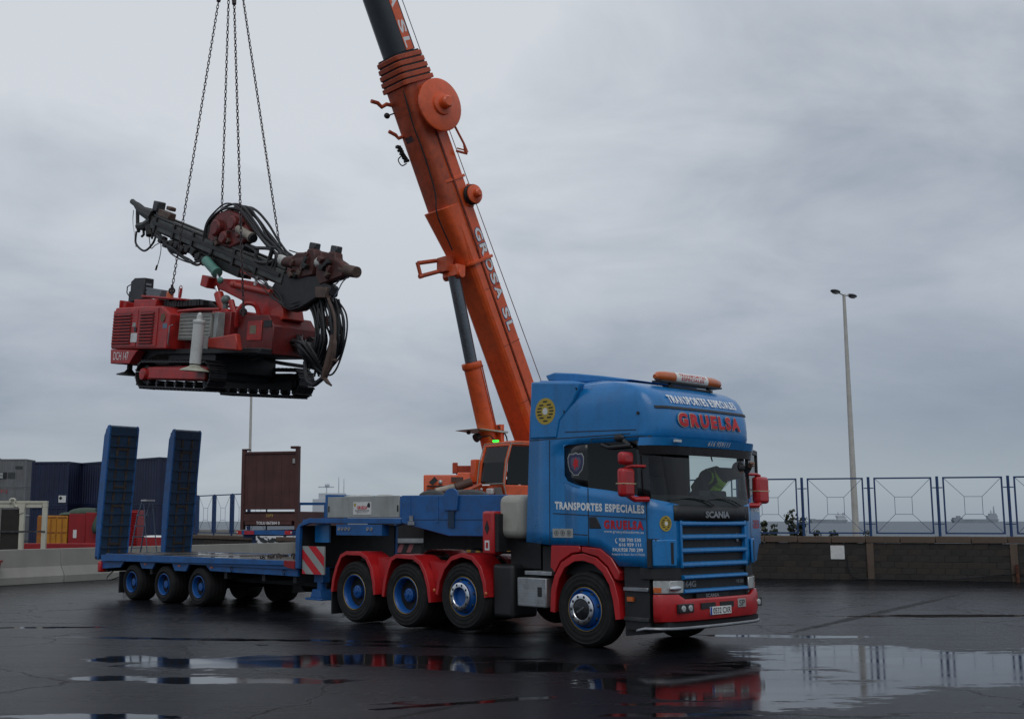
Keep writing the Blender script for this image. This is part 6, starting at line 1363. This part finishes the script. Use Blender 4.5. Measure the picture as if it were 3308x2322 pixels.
# boom arm
arm = side([(-.70, 2.52), (-.68, 2.66), (-.40, 2.63), (-.08, 2.64), (.86, 2.56), (1.5, 2.44), (2.08, 2.25), (2.56, 2.0), (2.72, 1.60), (2.42, 1.60), (1.66, 1.75), (1.42, 1.93), (.10, 2.33), (-.30, 2.42)], .26, -.1, DRED, 'boom_arm', bevel=.025)
mb = MB(); mb.box(-.16, .16, -.2, .2, -.13, .13, Matrix.Translation(P3(-.53, .22, 2.57)) @ Matrix.Rotation(rad(14), 4, 'Y')); mb.build('arm_end', DRED, RG, bevel=.02)
BRED = mat('bright_red', (.42, .03, .016))
mb = MB(); mb.cyl(P3(.62, .34, 2.46), P3(2.22, .34, 2.19), .075, n=14); mb.lathe([(.09, 0), (.09, .14), (.07, .16)], P3(.62, .34, 2.46), (1.6, 0, -.27), 14); mb.build('arm_cylinder', BRED, RG)
mb = MB(); mb.cyl(P3(-.02, .38, 2.42), P3(.10, .38, 2.25), .045, n=12); mb.build('cylinder_rod', CHROME, RG)
mb = MB(); mb.cyl(P3(.10, .38, 2.26), P3(.40, .38, 1.80), .11, .12, n=16); mb.build('lift_cylinder', BRED, RG)
side([(2.35, 1.52), (2.75, 1.62), (2.62, 1.95), (2.2, 1.80)], .34, -.2, BRED, 'arm_foot')
GRN = mat('cylinder_green', (.10, .27, .22), .4, var=.12, dirt=.25)
mb = MB(); mb.cyl(P3(-.52, .42, 3.06), P3(-.05, .42, 2.78), .115, n=18); mb.lathe([(.115, 0), (.13, .02), (.13, .1), (.09, .11)], P3(-.05, .42, 2.78), (.47, 0, -.28), 18); mb.build('tilt_cylinder', GRN, RG)
mb = MB(); mb.cyl(P3(-.05, .42, 2.78), P3(.14, .42, 2.58), .04, n=12); mb.build('tilt_rod', CHROME, RG)
mb = MB(); mb.ell(P3(.16, .40, 2.56), .09, .07, .08, 10, 8); mb.build('rod_eye', GRN, RG)
# the mast: a long worn steel feed beam
MAST = mat('mast_steel', (.070, .072, .068), .5, metal=.35, var=.45, scale=4, dirt=.6, dirtcol=(.05, .04, .03), bump=.2)
MDK = mat('mast_dark', (.026, .027, .028), .55, metal=.3, var=.5, scale=5, dirt=.5, dirtcol=(.05, .035, .025), bump=.2)
m0, m1 = Vector((-3.65, 4.28)), Vector((2.55, 2.52)); md = (m1 - m0).normalized(); mn = Vector((-md.y, md.x))
def mp_(t, h, b): p = m0 + md * t + mn * h; return P3(p.x, b, p.y)
ML = (m1 - m0).length
def mast_prism(t0, t1, sec, m_, name, t_in=None, par=None):
    mb = MB(); k = len(sec)
    mb.add([mp_(t0, h, b) for h, b in sec] + [mp_(t1, h, b) for h, b in sec], [tuple(range(k)), tuple(range(2 * k - 1, k - 1, -1))] + [(i, (i + 1) % k, k + (i + 1) % k, k + i) for i in range(k)]); return mb.build(name, m_, par or RG, bevel=.008, smooth=30, seg=1)
mast_prism(0, ML, [(-.15, .32), (-.20, .26), (-.20, -.14), (-.15, -.20), (.13, -.20), (.16, -.14), (.16, .26), (.13, .32)], MAST, 'feed_beam')
mast_prism(.1, ML, [(.161, .30), (.161, .20), (.215, .20), (.215, .30)], MAST, 'upper_rail'); mast_prism(.1, ML, [(.161, -.1), (.161, -.2), (.215, -.2), (.215, -.1)], MAST, 'upper_rail')
mast_prism(.2, ML - .1, [(-.03, .321), (-.03, .36), (.06, .36), (.06, .321)], MDK, 'side_rail')
mast_prism(2.4, 4.6, [(-.42, .26), (-.42, -.1), (-.203, -.1), (-.203, .26)], MDK, 'mast_cradle')
mast_prism(4.0, 5.3, [(-.30, .24), (-.30, -.1), (-.203, -.1), (-.203, .24)], DRED, 'cradle_end')
mast_prism(1.0, 2.3, [(-.24, .20), (-.24, -.08), (-.203, -.08), (-.203, .20)], MDK, 'hose_drum_frame')
# hatched fittings along the lower side of the mast
R_ = random.Random(11)
for k in range(9):
    t = .8 + k * .28; mb = MB(); mb.box(-.1, .1, -.09, .09, -.09, .09, Matrix.Translation(mp_(t, -.26 - R_.uniform(0, .12), .28)) @ Matrix.Rotation(rad(16 + R_.uniform(-20, 20)), 4, 'Y')); mb.build('mast_fitting', MDK, RG, bevel=.02, seg=1)
mb = MB(); mb.cyl(mp_(1.30, -.42, .22), mp_(1.75, -.38, .22), .13, n=14); mb.build('hose_drum', MDK, RG)
for k in range(6):
    t = .35 + k * 1.0; mb = MB(); mb.box(-.045, .045, -.02, .02, -.20, .18, Matrix.Translation(mp_(t, -.01, .335)) @ Matrix.Rotation(rad(16), 4, 'Y')); mb.build('mast_bracket', MDK, RG, smooth=0)
R_ = random.Random(17); J_ = lambda p, e=.05: p + Vector((R_.uniform(-e, e), R_.uniform(-e, e), R_.uniform(-e, e)))
def hose(name, pts_, r=.02, e=.06, seg=6, m_=None):
    mb = MB(); mb.tube(catmull([J_(p, e) for p in pts_], seg), r, 6); return mb.build(name, m_ or BLACK, RG)
for k in range(6):
    hose('mast_hose', [P3(-3.3, .34, 3.95), P3(-2.8, .36, 3.72), P3(-2.2, .38, 3.42), P3(-1.5, .38, 3.14), P3(-.95, .36, 3.02), P3(-.5, .34, 3.14)], .02, .085)
mb = MB(); mb.tube(catmull([P3(-4.48, .25, 4.1), P3(-4.42, .26, 3.78), P3(-3.9, .27, 3.55), P3(-3.45, .28, 3.72), P3(-3.3, .3, 3.95), P3(-3.45, .3, 3.99), P3(-3.5, .3, 3.82)], 6), .028, 7); mb.build('loop_hose', BLACK, RG)
mb = MB(); mb.tube(catmull([P3(-3.05, .3, 3.8), P3(-2.95, .31, 3.5), P3(-3.02, .31, 3.2), P3(-3.1, .31, 3.08)], 5), .010, 5); mb.cyl(P3(-3.08, .31, 3.12), P3(-3.13, .31, 3.0), .025, n=8); mb.build('loose_cable', BLACK, RG)
mb = MB(); mb.tube(catmull([P3(-3.75, .25, 3.9), P3(-3.6, .25, 3.6), P3(-3.35, .26, 3.66), P3(-3.0, .27, 3.72)], 5), .012, 5); mb.build('loose_cable', BLACK, RG)
# tail of the mast
mb = MB(); mb.tube([P3(-4.86, .2, 4.92), P3(-4.62, .2, 4.80), P3(-4.3, .2, 4.62), P3(-3.6, .2, 4.40)], [.05, .10, .13, .2], 8); mb.build('mast_tip', MDK, RG)
mb = MB(); mb.tube([P3(-4.95, .2, 4.95), P3(-4.7, .2, 4.84)], .075, 10); mb.build('tip_roller', DSTEEL, RG)
mb = MB(); mb.tube([P3(-4.62, .2, 4.72), P3(-4.55, .2, 4.35), P3(-4.45, .2, 4.10)], .05, 6); mb.tube([P3(-4.5, .2, 4.25), P3(-4.1, .2, 4.22), P3(-3.65, .2, 4.30)], [.09, .13, .16], 8); mb.tube([P3(-4.2, .2, 4.2), P3(-4.15, .2, 4.0), P3(-4.25, .2, 3.96)], .035, 6); mb.build('tail_bracket', MDK, RG)
mb = MB(); mb.cyl(P3(-3.75, .25, 4.18), P3(-3.68, .25, 3.93), .12, n=12); mb.build('tail_motor', MDK, RG)
mb = MB(); mb.tube(catmull([P3(-4.8, .22, 4.7), P3(-4.78, .22, 4.4), P3(-4.6, .22, 4.0), P3(-4.48, .22, 3.7)], 5), .012, 5); mb.build('tail_cable', STEEL, RG)
mb = MB(); mb.box(-.13, .13, -.12, .12, -.13, .13, Matrix.Translation(P3(-3.45, .2, 4.66)) @ Matrix.Rotation(rad(12), 4, 'Y')); mb.cyl(P3(-3.4, .2, 4.4), P3(-3.43, .2, 4.6), .08, n=10); mb.build('tail_cylinder', DSTEEL, RG, bevel=.03)
mb = MB(); mb.box(-.30, .32, -.1, .1, -.08, .1, Matrix.Translation(P3(-3.02, .2, 4.40)) @ Matrix.Rotation(rad(16), 4, 'Y')); mb.box(-.1, .12, -.09, .09, .1, .2, Matrix.Translation(P3(-2.86, .2, 4.40)) @ Matrix.Rotation(rad(16), 4, 'Y')); mb.build('tail_clamp', mat('rusty_brown', (.10, .06, .045), .6, var=.5, scale=6), RG, bevel=.02, seg=1)
# rotation head with its arch of hoses
RB_ = mat('rusty_brown', (.10, .06, .045))
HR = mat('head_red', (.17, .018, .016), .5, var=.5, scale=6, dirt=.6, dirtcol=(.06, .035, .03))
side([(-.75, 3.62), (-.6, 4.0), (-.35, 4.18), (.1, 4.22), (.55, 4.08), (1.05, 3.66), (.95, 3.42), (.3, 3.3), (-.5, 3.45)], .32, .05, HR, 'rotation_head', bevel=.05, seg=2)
for a, c, r_, d in ((-.2, 3.80, .20, .16), (.45, 3.86, .17, .12), (.15, 3.55, .15, .14), (.75, 3.62, .13, .1)):
    mb = MB(); mb.lathe([(r_, 0), (r_, d * .7), (r_ * .8, d), (0, d)], P3(a, .32, c), (0, -1, 0), 18); mb.build('head_motor', HR, RG, bevel=.01)
R_ = random.Random(21)
for k in range(12):
    a = R_.uniform(-.5, .8); c = R_.uniform(3.45, 4.0); mb = MB(); mb.box(-.06, .06, -.05, .05, -.05, .05, Matrix.Translation(P3(a, .36, c)) @ Matrix.Rotation(R_.uniform(0, 3), 4, 'Y')); mb.build('head_fitting', RB_ if k % 2 else HR, RG, bevel=.012, seg=1)
mb = MB(); mb.cyl(P3(.70, .36, 3.70), P3(1.28, .36, 3.47), .10, n=18); mb.lathe([(.10, 0), (.115, .02), (.115, .08), (.06, .09)], P3(1.22, .36, 3.49), (.58, 0, -.23), 18); mb.build('spindle', mat('spindle_beige', (.30, .26, .21), .5, var=.2), RG)
mb = MB(); mb.lathe([(.06, 0), (.10, .01), (.10, .12), (.0, .12)], P3(1.25, .36, 3.48), (.58, 0, -.23), 16); mb.build('spindle_end', CHASSIS, RG)
side([(-1.0, 3.5), (-.72, 3.62), (-.62, 4.05), (-.70, 3.95), (-.95, 3.66)], .3, -.1, MDK, 'head_guard')
for k in range(11):
    e = R_.uniform(0, .16); bo_ = .34 - k * .045
    hose('head_hose', [P3(-.95 + e, bo_, 3.55), P3(-.80 + e * .6, bo_, 3.95), P3(-.45, bo_, 4.25 - e), P3(.08, bo_, 4.38 - e * 1.2), P3(.6, bo_, 4.24 - e), P3(1.1, bo_, 3.90 - e * 1.2), P3(1.55, bo_, 3.50 - e), P3(2.0, bo_, 3.22 - e), P3(2.25, bo_, 3.0), P3(2.2, bo_, 2.72)], R_.choice((.02, .025, .03)), .035)
mb = MB(); mb.tube(catmull([P3(1.05, .34, 3.32), P3(1.45, .34, 3.16), P3(1.50, .34, 2.94), P3(1.9, .34, 2.86), P3(2.2, .34, 2.88)], 6), .045, 7); mb.tube(catmull([P3(1.45, .34, 3.22), P3(1.9, .34, 3.18), P3(2.12, .34, 3.14)], 5), .04, 7); mb.tube(catmull([P3(2.12, .34, 3.2), P3(2.05, .34, 3.0), P3(1.98, .34, 2.8)], 5), .05, 7); mb.build('thick_hose', BLACK, RG)
mast_prism(2.7, 4.6, [(.216, .30), (.216, -.15), (.34, -.12), (.34, .26)], MDK, 'head_carriage')
# clamps at the front end
CLR = mat('clamp_red', (.080, .020, .016), .6, var=.5, scale=6, dirt=.7, dirtcol=(.035, .025, .022))
mb = MB(); mb.tube([P3(2.08, .2, 3.02), P3(2.28, .2, 2.92), P3(2.45, .2, 2.85)], [.06, .12, .13], 12); mb.build('white_cone', mat('cone_white', (.50, .50, .47), .5, var=.15, dirt=.4), RG)
mb = MB(); mb.tube([P3(2.45, .2, 2.86), P3(2.75, .2, 2.84), P3(3.1, .2, 2.80), P3(3.5, .2, 2.78)], [.12, .14, .17, .19], 12); mb.build('clamp_tube', CLR, RG)
side([(2.75, 2.90), (3.0, 3.02), (3.35, 3.00), (3.40, 3.08), (3.62, 3.05), (3.70, 2.85), (3.66, 2.50), (3.1, 2.45), (2.9, 2.62)], .33, .10, CLR, 'rod_clamp', bevel=.03)
side([(3.72, 2.72), (3.76, 2.90), (3.80, 3.0), (3.88, 2.98), (3.90, 2.86), (4.05, 2.88), (4.1, 2.96), (4.35, 2.94), (4.38, 2.80), (4.6, 2.70), (4.7, 2.60), (4.66, 2.42), (4.3, 2.36), (3.9, 2.28), (3.74, 2.46)], .32, .10, CLR, 'rod_clamp', bevel=.03)
mb = MB(); mb.tube([P3(4.5, .2, 2.58), P3(4.98, .2, 2.50)], [.13, .115], 14); mb.build('guide_tube', RB_, RG)
mb = MB(); mb.tube([P3(3.55, .2, 2.8), P3(3.85, .2, 2.74)], .13, 12); mb.build('white_sleeve', mat('cone_white', (.5, .5, .47)), RG)
R_ = random.Random(8)
for k in range(16):
    a = R_.choice((R_.uniform(2.85, 3.6), R_.uniform(3.8, 4.5))); c = 2.75 + R_.uniform(-.3, .22) - (a - 2.8) * .08; mb = MB(); mb.box(-.075, .075, -.06, .06, -.055, .055, Matrix.Translation(P3(a, .36 + R_.uniform(-.05, .03), c)) @ Matrix.Rotation(R_.uniform(0, 3), 4, 'Y')); mb.build('clamp_fitting', R_.choice((RB_, CLR, MDK)), RG, bevel=.015, seg=1)
for a, c in ((3.48, 3.1), (4.24, 2.98)):
    mb = MB(); mb.box(-.12, .10, -.08, .08, -.06, .1, Matrix.Translation(P3(a, .2, c)) @ Matrix.Rotation(rad(10), 4, 'Y')); mb.build('clamp_cap', DSTEEL, RG, bevel=.02, seg=1)
mb = MB(); mb.tube([P3(2.62, .25, 3.10), P3(3.1, .25, 2.98)], .014, 6); mb.tube([P3(4.3, .25, 2.76), P3(4.72, .25, 2.62)], .014, 6); mb.build('pin_rod', DSTEEL, RG)
mb = MB(); mb.tube(catmull([P3(4.75, .22, 2.44), P3(4.55, .22, 2.32), P3(4.4, .22, 2.12), P3(4.25, .22, 1.98)], 5), .014, 6); mb.tube(catmull([P3(4.5, .22, 2.42), P3(4.35, .22, 2.3), P3(4.2, .22, 2.28)], 5), .014, 6); mb.build('thin_pipe', STEEL, RG)
# dark mass under the clamps: rod carousel and frame
side([(2.40, 2.62), (3.0, 2.58), (3.75, 2.48), (4.25, 2.25), (4.22, 2.05), (3.80, 2.02), (3.2, 1.80), (2.84, 1.78), (2.3, 2.08), (2.1, 2.32)], .30, .05, mat('carousel_dark', (.022, .022, .024), .6, var=.5, scale=6), 'rod_carousel', bevel=.03)
side([(3.8, 2.25), (4.22, 2.22), (4.2, 2.0), (3.85, 2.02)], .36, .2, RB_, 'hose_manifold')
for k in range(6):
    hose('thin_hose', [P3(1.0, .36, 2.76), P3(1.8, .38, 2.46), P3(2.4, .39, 2.10), P3(2.8, .37, 1.88), P3(3.3, .32, 1.95)], .011, .09, 6, BLACK if k % 2 else DSTEEL)
mb = MB(); mb.cyl(P3(1.56, .36, 2.38), P3(1.62, .36, 2.58), .035, n=8); mb.build('white_tie', WHITE, RG)
# the curtain of hydraulic hoses
R_ = random.Random(31); mb = MB()
for k in range(46):
    f_ = k / 45; a0 = 3.25 + f_ * .85 + R_.uniform(-.05, .05); b0 = .22 - R_.uniform(0, .36); c0 = 2.06 - R_.uniform(0, .06)
    am = 3.55 + f_ * .82 + R_.uniform(-.12, .12); low = .55 + R_.uniform(-.1, .25) + (.12 if f_ < .3 else 0); ae = 3.25 + f_ * .3 + R_.uniform(-.1, .1)
    P = [P3(a0, b0, c0), P3(am, b0 + R_.uniform(-.05, .1), 1.62 + R_.uniform(-.1, .1)), P3(am + .08, b0 + R_.uniform(-.1, .1), 1.1 + R_.uniform(-.1, .1)), P3(am - .18, b0 * .6, low + .06), P3(ae + .3, b0 * .5, low), P3(ae, .2 + R_.uniform(-.4, .2), .92 + R_.uniform(0, .2)), P3(2.62, -.15 + R_.uniform(-.25, .25), 1.18 + R_.uniform(-.22, .2))]
    mb.tube(catmull(P, 6), R_.choice((.019, .024, .030)), 6)
mb.build('hose_curtain', BLACK, RG, kind='stuff')
mb = MB(); mb.tube(catmull([P3(4.22, .3, 2.0), P3(4.48, .3, 1.6), P3(4.55, .3, 1.1), P3(4.52, .3, .75), P3(4.38, .3, .45)], 6), [.03] * 12 + [.045] * 6 + [.03] * 7, 8); mb.build('outer_hose', RB_, RG)
mb = MB(); mb.tube(catmull([P3(3.45, .2, .72), P3(3.62, .25, .38), P3(3.9, .28, .25), P3(4.12, .3, .32), P3(4.3, .3, .42)], 6), .05, 8); mb.build('suction_hose', BLACK, RG)
mb = MB(); mb.tube([P3(4.46, .3, 1.25), P3(4.46, .3, .95), P3(4.36, .3, .58), P3(4.28, .3, .36)], [.05, .075, .085, .06], 10); mb.tube([P3(4.28, .3, .40), P3(4.42, .3, .30), P3(4.55, .3, .24)], [.05, .04, .02], 8); mb.tube([P3(4.45, .3, .76), P3(4.66, .3, .74)], [.03, .035], 8); mb.build('hose_nozzle', RB_, RG)
side([(3.30, 1.72), (3.72, 1.72), (3.72, 1.5), (3.32, 1.5)], -.2, -.24, mat('salmon_plate', (.45, .14, .10), .5), 'salmon_plate', bevel=0)
mb = MB(); mb.tube(catmull([P3(1.75, .3, .84), P3(2.3, .2, .72), P3(2.9, .1, .66), P3(3.4, 0, .62)], 5), .04, 8); mb.tube(catmull([P3(1.6, .5, .84), P3(1.9, .5, .74), P3(2.2, .4, .82)], 5), .02, 6); mb.build('belly_hose', BLACK, RG)

# ------------------------------------------------------------ the four sling chains
LK = MB(); 
def link_mesh():
    mb = MB(); pts_ = []
    for k in range(12):
        a = 2 * pi * k / 12; pts_.append((.0, .024 * cos(a), .034 * (1 if sin(a) > 0 else -1) * (abs(sin(a)) ** .8) + (.018 if sin(a) > 0 else -.018)))
    n_ = 5; v = []; 
    for i, p in enumerate(pts_):
        p = Vector(p); t = (Vector(pts_[(i + 1) % 12]) - Vector(pts_[i - 1])).normalized(); u = Vector((1, 0, 0)); w = t.cross(u)
        v += [p + (u * cos(2 * pi * j / n_) + w * sin(2 * pi * j / n_)) * .0105 for j in range(n_)]
    return v, [(i * n_ + j, i * n_ + (j + 1) % n_, ((i + 1) % 12) * n_ + (j + 1) % n_, ((i + 1) % 12) * n_ + j) for i in range(12) for j in range(n_)]
lv_, lf_ = link_mesh()
CHM = mat('chain_steel', (.050, .036, .040), .5, metal=.4, var=.4, scale=3)
def chain(label, a, b, short=None, tw=0.0):
    t = thing('lifting_chain', label, 'chain', tuple(a), (0, 0, 0), 'chains holding up the drilling rig')
    d = b - a; n_ = int(d.length / .088); R = d.to_track_quat('Z', 'Y').to_matrix().to_4x4(); mb = MB()
    for k in range(n_):
        Mx = Matrix.Translation(d * ((k + .5) / n_)) @ R @ Matrix.Rotation(tw + (pi / 2 if k % 2 else 0), 4, 'Z')
        mb.add([Mx @ p for p in lv_], lf_)
    mb.build('links', CHM, t, smooth=60, kind='stuff')
    e = MB(); e.tube([(0, 0, -.12), (0, 0, .12)], .03, 8); e.lathe([(.06, -.025), (.085, 0), (.06, .025), (.035, 0)], (0, 0, -.02), (0, 1, 0), 14, closed=True); e.build('end_hook', CHM, t)
    if short:
        s = MB(); p = d * short; s.tube([p, p + d.normalized() * .5, p + d.normalized() * 1.6], [.05, .075, .06], 8); s.build('shortening_clutch', CHM, t)
    return t
ends = [(P3(-.95, 1.0, 2.31), 'left chain at the rear near corner of the drilling rig', .80, 0), (P3(-2.17, -1.0, 2.23), 'second chain from the left passing behind the mast of the drilling rig', None, .4), (P3(2.04, .9, 1.74), 'third chain passing in front of the rotation head of the drilling rig', .79, .2), (P3(.94, -1.0, 2.07), 'right chain running down behind the front clamps of the drilling rig', None, .6)]
for i, (p, lb, sh, tw) in enumerate(ends):
    chain(lb, MR @ p, APEX + Vector(((i - 1.5) * .03, 0, -.1)), sh, tw)
